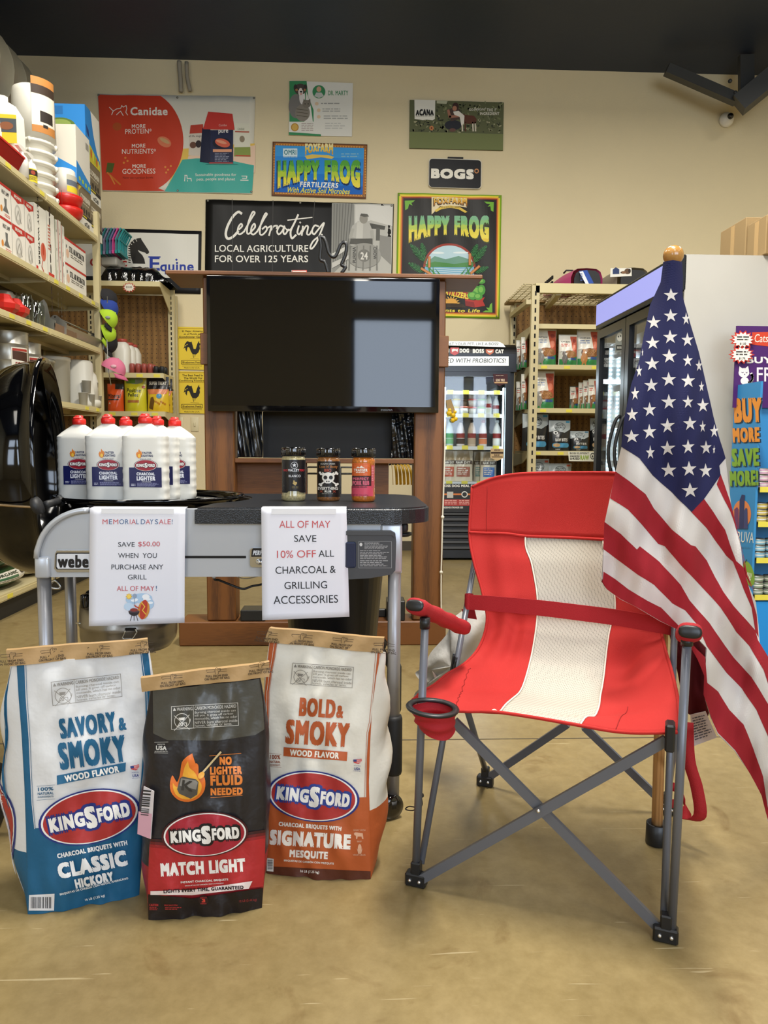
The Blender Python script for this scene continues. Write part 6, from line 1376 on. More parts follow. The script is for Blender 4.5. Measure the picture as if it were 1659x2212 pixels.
mb = MB(); mb.prism([(-.07, .0), (.05, .0), (.06, .07), (.02, .09), (.0, .19), (-.02, .22), (-.05, .2), (-.07, .1)], ya, ya+0.004, M_GALV, Matrix(((1, 0, 0, x_), (0, 0, 1, 0), (0, 1, 0, z), (0, 0, 0, 1)))); mb.build('end_plate', t)
mb = MB(); mb.prism([(-.06, .0), (.05, .0), (.06, .06), (-.06, .06)], yb-0.004, yb, M_GALV, Matrix(((1, 0, 0, x_), (0, 0, 1, 0), (0, 1, 0, z), (0, 0, 0, 1)))); mb.build('end_plate', t)
mb = MB(); mb.box(x_+0.05, x_+0.056, ya, yb+0.05, z, z+0.055, mat('brown_tray', '#7c5f48', rough=0.6)); mb.build('front_lip', t)
ya, yb = at_shelf(128, GX-0.02), at_shelf(212, GX-0.02)
t = thing('trough_feeder', 'long galvanized trough feeder with a rod reel, running to the shelf end', 'feeder', (x_, (ya+yb)/2, z))
mb = MB(); mb.prism([(-.09, .06), (-.05, .0), (.03, .0), (.07, .07), (.065, .07), (.028, .005), (-.048, .005), (-.085, .06)], ya+0.005, yb-0.005, M_GALV, Matrix(((1, 0, 0, x_+0.0), (0, 0, 1, 0), (0, 1, 0, z), (0, 0, 0, 1)))); mb.build('trough', t)
for y_ in (ya, yb-0.004):
 mb = MB(); mb.prism([(-.09, .0), (.07, .0), (.075, .08), (.0, .14), (-.02, .14), (-.09, .08)], y_, y_+0.004, M_GALV, Matrix(((1, 0, 0, x_), (0, 0, 1, 0), (0, 1, 0, z), (0, 0, 0, 1)))); mb.build('end_plate', t)
mb = MB(); mb.cyl((x_-.01, ya, z+.125), (x_-.01, yb, z+.125), 0.006, M_WIRE, 8); mb.build('reel_rod', t)
# --- fourth shelf: cans, pails, jugs
z = LZ[1]+0.004
def lab_four(a): a.rect(0, 0, 100, 100, '#e2ddcd'); a.rect(6, 4, 94, 12, '#a8382c'); a.poly([(6, 12), (94, 14), (94, 46), (6, 40)], '#4a2f22'); a.text('FOUR', 20, 48, 84, 64, '#8f2f22', bold=.06); a.rect(6, 66, 94, 86, '#d8b536')
for k, (px, top, r) in enumerate(((12, 716, 0.115), (50, 740, 0.09))):
 x_ = GX-0.16; y_ = at_shelf(px, x_); h = PX(px, top, x_)[2]-z
 t = thing('steel_feed_can', ['galvanized hanging feeder with a label, nearest the picture edge', 'galvanized hanging feeder with a label, beside the bare metal pail'][k], 'can', (x_, y_, z), group='labelled galvanized feeders')
 prof = [(r*1.15, 0.001), (r*1.15, 0.03), (r, 0.035)]
 for q in (0.3, 0.55, 0.8): prof += [(r, h*q-0.006), (r*1.03, h*q), (r, h*q+0.006)]
 prof += [(r, h-0.01), (r*1.03, h), (r*.97, h)]
 mb = MB(); mb.lathe(prof, M_GALV, 26, M4((x_, y_, z))); autosmooth(mb.build('can_body', t), 30)
 curved_label(t, x_, y_, z+h*.28, z+h*.75, r*1.035, math.radians(-62), math.radians(-5), '#e2ddcd', lab_four)
t, y_ = pail('metal_pail', 'bare shiny metal pail behind the open grill lid', 82, GX-0.17, z, PX(82, 774, GX-0.17)[2], 0.07, 0.085, M_GALV, None, None)
pail('plastic_pail', 'big white tub behind the lid, left of the tall white feeder', 106, GX-0.26, z, PX(106, 770, GX-0.26)[2], 0.12, 0.125, M_WPL)
y_ = at_shelf(163, GX-0.14); h = PX(163, 777, GX-0.14)[2]-z
mb = MB(); mb.lathe([(0.135, 0.001), (0.135, 0.03), (0.125, 0.05), (0.105, h-0.02), (0.09, h)], M_WPL, 28, M4((GX-0.14, y_, z))); tag(mb.build('plastic_feeder'), 'tall tapered white plastic feeder beside the white jug, fourth shelf', 'feeder')
x_ = GX-0.09; y_ = 6.38; h = PX(211, 797, x_)[2]-z
t = thing('plastic_jug', 'round-shouldered white plastic drinker jug at the shelf end', 'jug', (x_, y_, z))
mb = MB(); mb.lathe([(0.085, 0.06), (0.083, h*.62), (0.07, h*.78), (0.035, h*.9), (0.015, h*.93), (0.015, h)], M_WPL, 26, M4((x_, y_, z))); mb.build('jug_body', t)
mb = MB(); mb.lathe([(0.10, 0.001), (0.105, 0.05), (0.095, 0.06), (0.085, 0.06)], M_WPL, 26, M4((x_, y_, z))); mb.build('drinker_base', t)
for k, (px, zz_, lab) in enumerate(((170, 0, 'clear plastic cup in the lower row, first'), (186, 0, 'clear plastic cup in the lower row, second'), (201, 0, 'clear plastic cup in the lower row, third'), (178, 1, 'clear plastic cup in the upper row, first'), (194, 1, 'clear plastic cup in the upper row, second'))):
 x_ = GX-0.005-0.035; y_ = at_shelf(px, x_); z_ = z+zz_*0.105
 mb = MB(); mb.lathe([(0.03, 0.001), (0.036, 0.10), (0.038, 0.10), (0.038, 0.103), (0.034, 0.103), (0.028, 0.004)], mat('frosted_plastic', '#cfccc2', rough=0.3, alpha=0.75), 16, M4((x_, y_, z_)))
 tag(mb.build('plastic_cup'), lab+', fourth shelf', 'cup', 'clear cups on the fourth shelf')
# --- below: tool packs and feed bags on the base deck
def lowbag(label, y0, y1, xx, z0, zt_, c1, draw, r=0.09):
 mb = MB(); n, k = 14, 16; G = []
 for i in range(n):
  u = i/(n-1); s_ = math.sin(math.pi*min(max(u, .02), .98))**0.35; y = y0+(y1-y0)*u
  G.append([(xx+r*1.3*s_*math.cos(2*math.pi*j/k)*(1+.06*math.sin(5*u*6+j)), y, z0+r*0.72+r*0.7*s_*math.sin(2*math.pi*j/k)) for j in range(k)])
 mb.grid(np.array(G), ink(c1, 'foil'), closeu=True, flip=True);
 a = Art('foil'); draw(a);
 def fn(U, V):
  u = np.asarray(U)/100; an = math.radians(-35)+math.radians(95)*(1-np.asarray(V)/100); s_ = np.sin(np.pi*np.clip(u, .02, .98))**.35
  P = np.stack([xx+r*1.3*s_*np.cos(an)*1.05, y0+(y1-y0)*u, z0+r*.72+r*.7*s_*np.sin(an)*1.04], 1); N = np.stack([np.cos(an), 0*an, np.sin(an)], 1); return P+N*.004, N
 a.emit(mb, fn, 0.001, L=10); return tag(mb.build('feed_bag'), label, 'bag', 'feed bags on the base shelf')
def art_org(a): a.rect(10, 20, 85, 80, '#ded9cb'); a.text('ORGANIC', 16, 28, 60, 44, '#3a4436', bold=.04); a.ell(74, 40, 8, 14, '#2f2a24'); a.rect(16, 50, 58, 64, '#3f6a4a'); a.lines(16, 68, 60, 78, 2, '#6a655e', False)
z = LZ[0]+0.004
lowbag('green and white feed bag lying flat, bottom of the pile below the lid', 4.55, 5.10, GX-0.16, z, 0.4, '#2c4a2a', art_org)
lowbag('green and white feed bag lying flat, farther along the base shelf', 5.12, 5.7, GX-0.16, z, 0.4, '#d8d3c4', art_org)
lowbag('dark green feed bag lying on top of the pile below the lid', 4.45, 4.98, GX-0.17, z+0.13, 0.5, '#31502c', lambda a: (a.ell(40, 40, 14, 16, '#c9c6b4'), a.ell(40, 40, 10, 12, '#3c6a35'), a.rect(60, 60, 96, 90, '#ded9cb')))
lowbag('white feed bag with red print near the picture edge, base shelf', 3.9, 4.5, GX-0.16, z, 0.4, '#d6d1c5', lambda a: a.rect(20, 30, 80, 60, '#b5402f'))
for k in range(5):
 y = 4.4+k*0.38
 mb = MB(); m = ink(['#a8322a', '#c9c3b2', '#8f2a22', '#2f3a5c', '#a8322a'][k], 'foil'); G = []
 for i in range(9):
  u = i/8; G.append([(GX-0.30+0.16*v+0.02*math.sin(u*7+k)*math.sin(v*3), y+0.34*u+0.01*math.sin(v*5), 0.985-0.12*v-0.02*abs(math.sin(u*3+k))+0.25*(1-v)) for v in np.linspace(0, 1, 7)])
 mb.sheet(np.array(G), 0.05, m); tag(mb.build('feed_sack'), '%s folded sack on the shelf behind the lid, %s from the near end' % (['red', 'pale', 'dark red', 'navy', 'scarlet'][k], ['first', 'second', 'third', 'fourth', 'fifth'][k]), 'bag', 'sacks below the fourth shelf')
# middle extra deck carrying those sacks
mb = MB(); mb.box(GBX, GX-0.05, GY0, GY1, 0.78, 0.80, M_CREAM); mb.box(GX-0.05, GX-0.04, GY0, GY1, 0.76, 0.804, M_CREAM2); mb.build('shelf', ga)
# ------------------------------------------------------------------ corner wall shelving (faces the camera)
YC = 7.26; YCB = 7.74
cs = thing('wall_shelving', 'cream corner shelf unit with brown pegboard beside the rooster posters', 'shelf', (X(290, 7.5), 7.5, 0))
cl, cr = X(110, YCB), X(378, YCB)
pegboard(cs, cl, cr-0.02, 0.2, Zp(640, YCB, 300), YCB-0.04)
for px in (207, 377):
 mb = MB(); x = X(px, YCB-0.05); mb.box(x-0.03, x+0.03, YCB-0.09, YCB-0.04, 0, Zp(628, YCB, 300), M_CREAM); slots(mb, x, YCB-0.09, 0.3, Zp(640, YCB, 300), 0.05, 0.012, 0.03); mb.build('upright', cs)
mb = MB(); mb.box(X(384, YCB)-0.0, X(388, YCB), YCB-0.02, YCB+0.03, 0, Zp(640, YCB, 380), M_CREAM); mb.build('end_trim', cs)
mb = MB(); x = X(219, GY1+0.02); mb.box(x-0.03, x+0.02, GY1+0.02, GY1+0.07, 0, Zp(455, GY1, 220), M_CREAM); mb.build('end_post', ga)
csz = []
for k, (py, x1p) in enumerate(((608, 352), (806, 356), (889, 358), (1120, 356))):
 zc = Zp(py, YC, 300); csz.append(zc)
 mb = MB(); mb.box(cl, X(x1p, YC), YC, YCB-0.04, zc-0.03, zc-0.002, M_CREAM); mb.box(cl, X(x1p, YC), YC-0.008, YC, zc-0.045, zc+0.002, M_CREAM2); s_ = mb.build('shelf', cs)
 mb = MB(); mb.prism([(YC, zc-0.0), (YCB-0.04, zc-0.0), (YCB-0.04, zc-0.26 if k == 0 else zc-0.14), (YC, zc-0.05)], X(x1p, YC), X(x1p, YC)+0.006, M_CREAM, Matrix(((0, 0, 1, 0), (1, 0, 0, 0), (0, 1, 0, 0), (0, 0, 0, 1)))); mb.build('bracket', cs)
 for px in ((), (306, 343), (246, 293, 337), ())[k]:
  mb = MB(); x = X(px, YC); mb.box(x-0.03, x+0.03, YC-0.0105, YC-0.0085, zc-0.038, zc-0.010, M_TAG); mb.build('price_tag', s_)
c = PY(279, 621, YC-0.02); t = thing('starburst_tag', 'white and red starburst tag under the topmost corner shelf', 'tag', c)
mb = MB()
for R1, R2, th, col_ in ((0.065, 0.046, 0.002, '#b5483a'), (0.052, 0.038, 0.004, '#e0dac8')):
 mb.prism([((R1 if i % 2 == 0 else R2)*math.cos(math.pi*i/12), (R1 if i % 2 == 0 else R2)*.75*math.sin(math.pi*i/12)) for i in range(24)], 0, th, ink(col_), Matrix(((1, 0, 0, c[0]), (0, 0, -1, c[1]+0.001), (0, 1, 0, c[2]), (0, 0, 0, 1))))
a = Art(); a.text('$3.00', -18, -8, 18, 6, '#4a3c36'); a.emit(mb, plane_fn(c+np.array([0, -0.0035, 0]), (0.0015, 0, 0), (0, 0, -0.0015)), 0.0005); mb.build('tag_card', t)
# shelf top: plastic baskets and a bundle in black wrap
for k in range(8):
 px = 224+k*6.3; colr = ['#8a7fa0', '#2d8a8c', '#8a7fa0', '#2d7f86', '#6f6a9a', '#d1468a', '#2d8a8c', '#1f8f90'][k]; yb_ = YC+0.06
 x = X(px, yb_); z0 = csz[0]+0.27+0.003*k; top = PY(px, 494 if k < 7 else 496, yb_)[2]
 m = mat('crate_plastic_%d' % k, colr, rough=0.45); mb = MB(); P = lambda dx, dy, zz_: (x+dx, yb_+dy, zz_)
 # nested hay basket seen edge on: slanted rim frame with bars
 hgt = top-z0
 for dy in np.linspace(0, 0.24, 6): mb.bar((x+0.045, yb_+dy, top), (x, yb_+dy, top-hgt*.45), 0.010, 0.010, m, up=(0, 1, 0)); mb.bar((x, yb_+dy, top-hgt*.45), (x-0.002, yb_+dy, z0), 0.010, 0.010, m, up=(0, 1, 0))
 mb.bar((x+0.045, yb_-0.006, top), (x+0.045, yb_+0.25, top), 0.014, 0.014, m); mb.bar((x, yb_-0.006, top-hgt*.45), (x, yb_+0.25, top-hgt*.45), 0.014, 0.012, m); mb.bar((x-0.002, yb_-0.006, z0), (x-0.002, yb_+0.25, z0), 0.02, 0.03, m)
 tag(mb.build('plastic_basket'), '%s plastic wall basket, %s of the nested row over the horse banner' % (['lilac', 'teal', 'pale lilac', 'dark teal', 'violet', 'pink', 'green-teal', 'bright teal'][k], ['first', 'second', 'third', 'fourth', 'fifth', 'sixth', 'seventh', 'last'][k]), 'basket', 'nested plastic baskets')
mb = MB(); mb.rbox(X(226, YC+.1), X(262, YC+.1), YC+0.12, YC+0.4, csz[0]+0.17, csz[0]+0.262, mat('clear_wrap', '#a9a69c', rough=0.25, alpha=0.8), 0.02, 2)
tag(mb.build('wrapped_pack'), 'clear plastic wrapped pack under the nested baskets', 'pack')
mb = MB(); nu, nv = 46, 12; G = []
x0_, x1_ = X(224, YC+.05), X(352, YC+.05)
for j in range(nv):
 an = math.pi*j/(nv-1); row = []
 for i in range(nu):
  u = i/(nu-1); e = 1-smooth01(np.array([(u-.86)/.14]))[0]*0.55; q = noise.noise(Vector((u*14, j*0.9, 1.7)))*0.022
  hh = 0.165*e*(0.35+0.65*smooth01(np.array([u*9]))[0]); row.append((x0_+(x1_-x0_)*u+(0.10*(1-math.sin(an))*(u > .9)), YC+0.20-0.17*math.cos(an)+q, csz[0]+0.003+max(0, (hh+q)*math.sin(an)**0.6)))
 G.append(row)
mb.grid(np.array(G), mat('black_shrink_wrap', '#0b0b0c', rough=0.12, spec=0.9, bump=0.7, bscale=26, detail=3), flip=False); mb.add([g[0] for g in G], [tuple(range(nv))], M_BLKM); mb.add([g[-1] for g in G], [tuple(range(nv))[::-1]], M_BLKM)
tag(mb.build('wrapped_bundle'), 'long bundle in crinkled shiny black plastic on the topmost corner shelf', 'bundle')
# middle shelf: white jugs with red lids and small jars
for k, (px, top, dy) in enumerate(((251, 738, 0.22), (270, 733, 0.10), (283, 741, 0.2), (292, 745, 0.26))):
 y_ = YC+dy; x_ = X(px, y_); zc = csz[1]+0.002; h = PY(px, top, y_)[2]-zc
 t = thing('plastic_jug', 'white jug with a red lid on the pegboard shelf, %s from the pink cap' % ['first', 'second', 'third', 'fourth'][k], 'jug', (x_, y_, zc), group='white jugs with red lids')
 mb = MB(); r = 0.075; mb.lathe([(r, 0.001), (r*1.03, 0.02), (r*1.03, h*.7), (r*.75, h*.86), (r*.52, h*.92)], M_WPL, 20, M4((x_, y_, zc)), sq=0.7); mb.build('jug_body', t)
 mb = MB(); mb.lathe([(r*.62, h*.91), (r*.62, h*1.0)], mat('faded_red_plastic', '#a8453a', rough=0.4), 18, M4((x_, y_, zc))); mb.build('lid', t)
for k in range(12):
 px = 290+k*6.4; red = k < 8; y_ = YC+0.06+0.09*(k % 2); x_ = X(px, y_); h = 0.095 if red else 0.07
 mb = MB(); mb.lathe([(0.026, 0.001), (0.026, h*.8), (0.022, h)], mat('dull_red_jar', '#9c4a40', rough=0.35) if red else M_BLKM, 12, M4((x_, y_, csz[1]+0.001)))
 tag(mb.build('small_jar'), '%s small %s jar in the %s row after the white jugs' % (['first', 'second', 'third', 'fourth', 'fifth', 'sixth', 'seventh', 'eighth', 'first', 'second', 'third', 'last'][k], 'red' if red else 'black', 'red' if red else 'black'), 'jar', 'small jars on the pegboard shelf')
def bag_mineral(a, x, y, w, h): a.rect(x+w*.5, y, x+w, y+h*.2, '#2b2a26'); a.text('Mineral', x+w*.1, y+h*.36, x+w*.86, y+h*.52, '#4a2a1c', bold=.04); a.rect(x+w*.08, y+h*.55, x+w*.78, y+h*.6, '#3c2a22'); a.poly([(x+w*.15, y+h*.74), (x+w*.22, y+h*.66), (x+w*.3, y+h*.74)], '#ecd9c0')
def bag_pos(a, x, y, w, h): a.ell(x+w*.5, y+h*.12, w*.35, h*.1, '#8f9a7c'); a.rect(x+w*.1, y+h*.08, x+w*.5, y+h*.2, '#6f9a3c'); a.text('Positive', x+w*.16, y+h*.34, x+w*.78, y+h*.46, '#2f3318', bold=.03); a.text('Pellet', x+w*.22, y+h*.48, x+w*.68, y+h*.58, '#2f3318', bold=.03); a.rect(x+w*.2, y+h*.68, x+w*.72, y+h*.75, '#a86a34'); a.ell(x+w*.88, y+h*.3, w*.08, h*.04, '#b5482c')
def bag_corn(a, x, y, w, h):
 a.rect(x, y, x+w, y+h*.36, '#17161a'); a.text('SUPER TREAT', x+w*.1, y+h*.14, x+w*.9, y+h*.24, '#dcd6c6', bold=.04); a.poly([(x, y+h*.37), (x+w, y+h*.36), (x+w*.9, y+h*.5), (x+w*.1, y+h*.5)], '#cf7a4c'); a.ell(x+w*.6, y+h*.56, w*.12, h*.07, '#2f7fa8'); a.poly([(x+w*.1, y+h*.9), (x+w*.2, y+h*.6), (x+w*.32, y+h*.58), (x+w*.4, y+h*.7), (x+w*.3, y+h*.95)], '#6a4a1c')
 for q in range(6): a.ell(x+w*(.45+.08*q), y+h*(.72+.03*(q % 3)), w*.05, h*.03, '#b5791c', 8)
pouch('mineral_bag', 'orange mineral bag with a dark corner, lowest visible corner shelf', Z_PEG, (184, 1720, 346, 1964), YC+0.10, 0.12, '#d4521f', bag_mineral, 'bags on the corner shelf', zf=csz[2])
pouch('pellet_bag', 'yellow pellet bag between the orange and black bags', Z_PEG, (346, 1650, 566, 1968), YC+0.10, 0.13, '#c9c02a', bag_pos, 'bags on the corner shelf', zf=csz[2])
pouch('feed_pouch', 'black and yellow glossy feed bag, front one nearest the rooster posters', Z_PEG, (566, 1652, 778, 1984), YC+0.08, 0.12, '#d9b52a', bag_corn, 'bags on the corner shelf', zf=csz[2])
pouch('feed_pouch', 'black and yellow glossy feed bag, tucked behind its twin', Z_PEG, (640, 1672, 812, 1990), YC+0.25, 0.10, '#d9b52a', bag_corn, 'bags on the corner shelf', zf=csz[2])
# ------------------------------------------------------------------ caps hanging at the gondola end
def cap(label, px, py, s, c, brim, yy, rot=0.0, logo=None):
 c0 = PY(px, py, yy); t = thing('baseball_cap', label, 'cap', c0, group='caps hanging at the shelf end')
 m = mat('cap_'+c.strip('#'), c, rough=0.85, bump=0.1, bscale=80); mb = MB(); R = Matrix.Translation(Vector(c0)) @ Matrix.Rotation(rot, 4, 'Y')
 n, k = 10, 18; G = []
 for i in range(n):
  th = (math.pi/2)*i/(n-1); G.append([(s*math.cos(2*math.pi*j/k)*math.sin(th), s*0.9*math.sin(2*math.pi*j/k)*math.sin(th), s*1.05*math.cos(th)) for j in range(k)])
 G = np.array(G); A = np.array(R); G = G@A[:3, :3].T+A[:3, 3]; mb.grid(G, m, closeu=True, flip=True); mb.build('crown', t)
 mb = MB(); B = []
 for i in range(6):
  u = i/5; B.append([(s*(0.75+0.75*u)*math.cos(a_)*0.9+0.1*s, s*0.95*math.sin(a_)*(1-0.08*u), -0.02*s-0.25*s*u*u-0.18*s*math.sin(a_)**2) for a_ in np.linspace(-1.15, 1.15, 12)])
 B = np.array(B)@A[:3, :3].T+A[:3, 3]; mb.sheet(B, 0.003, mat('cap_'+brim.strip('#'), brim, rough=0.85)); mb.build('brim', t)
 mb = MB(); mb.ball(tuple(c0+np.array(R.to_3x3() @ Vector((0, 0, s*1.05)))), 0.006, m, 8, 5); mb.build('button', t)
 if logo:
  mb = MB(); q = np.array(R.to_3x3() @ Vector((s*.2, -s*.86, s*.35))); mb.ball(tuple(c0+q), (s*.25, s*.08, s*.14), ink(logo), 12, 6); mb.build('front_patch', t)
yc = GY1+0.02
cap('pink cap hanging lowest on the shelf end', 244, 800, 0.105, '#d0708e', '#c2607f', yc+0.05, math.radians(25), '#d9a9b4')
cap('black cap under the lime cap at the shelf end', 230, 742, 0.09, '#141417', '#141417', yc+0.10, math.radians(60))
cap('lime cap with a grey patch, lower of two lime caps', 228, 722, 0.085, '#a3c52a', '#a3c52a', yc+0.06, math.radians(70))
cap('lime and black cap, upper of two lime caps', 230, 690, 0.09, '#a3c52a', '#141417', yc+0.04, math.radians(55), '#8a8f90')
cap('blue cap above the lime caps at the shelf end', 230, 668, 0.095, '#1f3a8a', '#1f3a8a', yc+0.08, math.radians(60))
cap('black cap hanging topmost at the shelf end', 228, 648, 0.095, '#1b1a1e', '#1b1a1e', yc+0.10, math.radians(60))
mb = MB(); mb.tube([PY(232, 640, yc+0.01), PY(231, 740, yc+0.01), PY(234, 800, yc+0.01), PY(240, 832, yc+0.01)], 0.004, M_WIRE, 6); tag(mb.build('cap_chain'), 'thin wire hanger holding the caps at the shelf end', 'hanger')
# ------------------------------------------------------------------ brand oval, warning panel: shared drawings
def rotfn(cx, cy, deg, sx=1.0, sy=1.0):
 a = math.radians(deg); c, s_ = math.cos(a), math.sin(a)
 return lambda x, y: (cx+(x*sx)*c-(y*sy)*s_, cy+(x*sx)*s_+(y*sy)*c)
def quadfn2(q, w=100.0, h=100.0):
 q = np.array(q, float)
 def f(x, y):
  u, v = x/w, y/h; P = (q[0][:, None]*(1-u)+q[1][:, None]*u)*(1-v)+(q[3][:, None]*(1-u)+q[2][:, None]*u)*v
  return P[0], P[1]
 return f
def oval_logo(a, cx, cy, rx, ry, rot, ring, back, fill='#a5282b', tx=0.80, th=0.30, kind='sack', white='#eceae6', base=4):
 s = Art(kind); s.base = base
 s.ell(0, 0, 100, 100*ry/rx, ring, 48); s.ell(0, 0, 95, 95*ry/rx, white, 48); s.ell(0, 0, 91, 91*ry/rx, fill, 48)
 k = 100*ry/rx; h = k*th*2; w = 100*tx
 for t_, x0, x1, y0, y1 in (('KING', -w, -w*.13, -h*.5, h*.5), ('S', -w*.13, w*.20, -h*.72, h*.72), ('FORD', w*.20, w, -h*.5, h*.5)):
  s.text(t_, x0-3, y0-4, x1+3, y1+4, back, bold=.10, layer=4)
 s.poly([(-w-2, -h*.5), (w+2, -h*.5), (w+2, h*.5), (-w-2, h*.5)], back, layer=4)
 for t_, x0, x1, y0, y1 in (('KING', -w+1, -w*.12, -h*.45, h*.45), ('S', -w*.10, w*.17, -h*.68, h*.68), ('FORD', w*.20, w-1, -h*.45, h*.45)):
  s.text(t_, x0, y0, x1, y1, white, bold=.07, layer=5 if t_ != 'S' else 6)
 a.merge(s, rotfn(cx, cy, rot, rx/100, rx/100))
def warn(a, q, c, kind='sack'):
 s = Art(kind); s.base = 3
 s.frame(0, 0, 100, 34, .8, c); s.rect(33, 0, 33.6, 34, c)
 s.poly([(2.5, 7), (5, 2.2), (7.5, 7)], c); s.text('WARNING', 8.5, 2.4, 32, 7.4, c, bold=.03); s.text('CARBON MONOXIDE HAZARD', 35, 2.4, 97, 7.4, c, bold=.015)
 for t_, y, x1 in (('Burning charcoal inside can', 9.5, 96), ('kill you. It gives off carbon', 14, 92), ('monoxide, which has no odor', 18.5, 98), ('NEVER burn charcoal inside', 24, 98), ('homes, vehicles or tents.', 28.5, 90)): s.text(t_, 35, y, x1, y+4.2, c, bold=.0)
 for k in range(36):
  a0 = math.radians(k*10); a1 = math.radians(k*10+10); s.line([(17+11.5*math.cos(a0), 20+11.5*math.sin(a0)), (17+11.5*math.cos(a1), 20+11.5*math.sin(a1))], .9, c)
 s.line([(6, 10), (28, 31)], .9, c); s.line([(28, 10), (6, 31)], .9, c); s.poly([(12, 13), (22, 13), (20, 17), (14, 17)], c); s.line([(11, 25), (14, 20), (17, 25), (11, 25)], .9, c); s.line([(18, 25), (18, 21), (24, 21), (24, 25)], .9, c)
 a.merge(s, quadfn2(q, 100, 34))
def rtext(a, t_, cx, cy, w, h, rot, c, bold=.05, kind='sack', layer=None, shear=0.0):
 a.text(t_, cx-w/2, cy-h/2, cx+w/2, cy+h/2, c, bold=bold, rot=rot, layer=layer, shear=shear)
def barcode(a, x0, y0, x1, y1, c='#2a2a2a', n=26, vertical=True, seed=1):
 rs = np.random.RandomState(seed); p = x0 if vertical else y0; e = x1 if vertical else y1
 while p < e:
  w = (e-p if False else (x1-x0 if vertical else y1-y0)/n)*(0.4+rs.rand())
  if vertical: a.rect(p, y0, min(p+w, e), y1, c)
  else: a.rect(x0, p, x1, min(p+w, e), c)
  p += w*(1.5+rs.rand())
# ------------------------------------------------------------------ kettle grill cart
GY = 2.04
M_SIL = mat('silver_grill_paint', '#b9bec6', rough=0.32, metal=0.35, spec=0.5); M_TUBE = mat('silver_tube', '#9c9ca0', rough=0.36, metal=0.55)
M_ENAM = mat('black_enamel', '#030304', rough=0.07, spec=0.42); M_ALU = mat('brushed_aluminium', '#8b8780', rough=0.32, metal=0.9, bump=0.05, bscale=60)
M_DGR = mat('dark_grey_plastic', '#3b3d40', rough=0.5); M_BRASS = mat('warm_steel_rod', '#a68f6f', rough=0.3, metal=0.8)
def table_mat():
 m, nt, b = newmat('speckled_table_paint'); L = nt.links.new; N = nt.nodes.new
 tc = N('ShaderNodeTexCoord'); n = N('ShaderNodeTexVoronoi'); n.inputs['Scale'].default_value = 330; L(tc.outputs['Object'], n.inputs['Vector'])
 r = N('ShaderNodeValToRGB'); r.color_ramp.elements[0].position = 0.08; r.color_ramp.elements[1].position = 0.22; r.color_ramp.elements[0].color = (.09, .10, .115, 1); r.color_ramp.elements[1].color = (.012, .014, .018, 1)
 L(n.outputs['Distance'], r.inputs[0]); L(r.outputs[0], b.inputs['Base Color']); bp = N('ShaderNodeBump'); bp.inputs['Strength'].default_value = .5; bp.inputs['Distance'].default_value = .001; L(n.outputs['Distance'], bp.inputs['Height']); L(bp.outputs[0], b.inputs['Normal'])
 b.inputs['Roughness'].default_value = .30; return m
M_TABLE = table_mat()
TZ = PY(600, 1097, GY-0.02)[2]; BZ = PY(600, 1132, GY-0.02)[2]
gx = lambda px, Y=GY: PY(px, 1150, Y)[0]; gz = lambda py, Y=GY, px=400: PY(px, py, Y)[2]
gr = thing('kettle_grill', 'black kettle charcoal grill on a silver cart with a side table', 'grill', (gx(460), 2.35, 0))
KX, KY, KR, KZ = -0.650, 2.40, 0.278, TZ+0.008
# legs
def leg(name, x, y, z0, z1, r=0.0185, m=M_TUBE):
 mb = MB(); mb.cyl((x, y, z0), (x, y, z1), r, m, 20); return mb.build(name, gr)
lx = gx(92, 2.07); leg('leg', lx, 2.07, 0.10, gz(1235, 2.07))
xr_ = PY(153, 1300, 2.58)[0]; leg('leg', xr_, 2.58, 0.10, gz(1235, 2.07))
rx_ = PY(851, 1400, 2.07)[0]; l3 = leg('leg', rx_, 2.07, gz(1727, 2.07, 850), gz(1140, 2.07))
rx2 = PY(852, 1400, 2.58)[0]; leg('leg', rx2, 2.58, gz(1727, 2.07, 850), gz(1140, 2.07))
for (x, y) in ((rx_, 2.07), (rx2, 2.58)):
 mb = MB(); mb.lathe([(0.024, gz(1670, 2.07, 850)), (0.026, gz(1664, 2.07, 850)), (0.026, gz(1552, 2.07, 850)), (0.023, gz(1545, 2.07, 850))], M_BLKM, 20, M4((x, y, 0))); mb.build('leg_sleeve', gr)
 mb = MB(); mb.lathe([(0.021, gz(1731, 2.07, 850)), (0.021, gz(1722, 2.07, 850))], M_BLKM, 16, M4((x, y, 0))); mb.rbox(x-0.028, x+0.012, y-0.03, y+0.03, 0.045, gz(1729, 2.07, 850), M_BLKM, 0.012, 2); mb.build('caster_bracket', gr)
 mb = MB(); R = Matrix.Translation(Vector((x-0.006, y-0.012, 0.0365))) @ Matrix.Rotation(math.radians(28), 4, 'Z') @ Matrix.Rotation(math.radians(90), 4, 'X')
 mb.lathe([(0.015, -0.017), (0.033, -0.015), (0.036, -0.009), (0.036, 0.009), (0.033, 0.015), (0.015, 0.017)], M_BLKG, 26, R); mb.build('caster_wheel', gr)
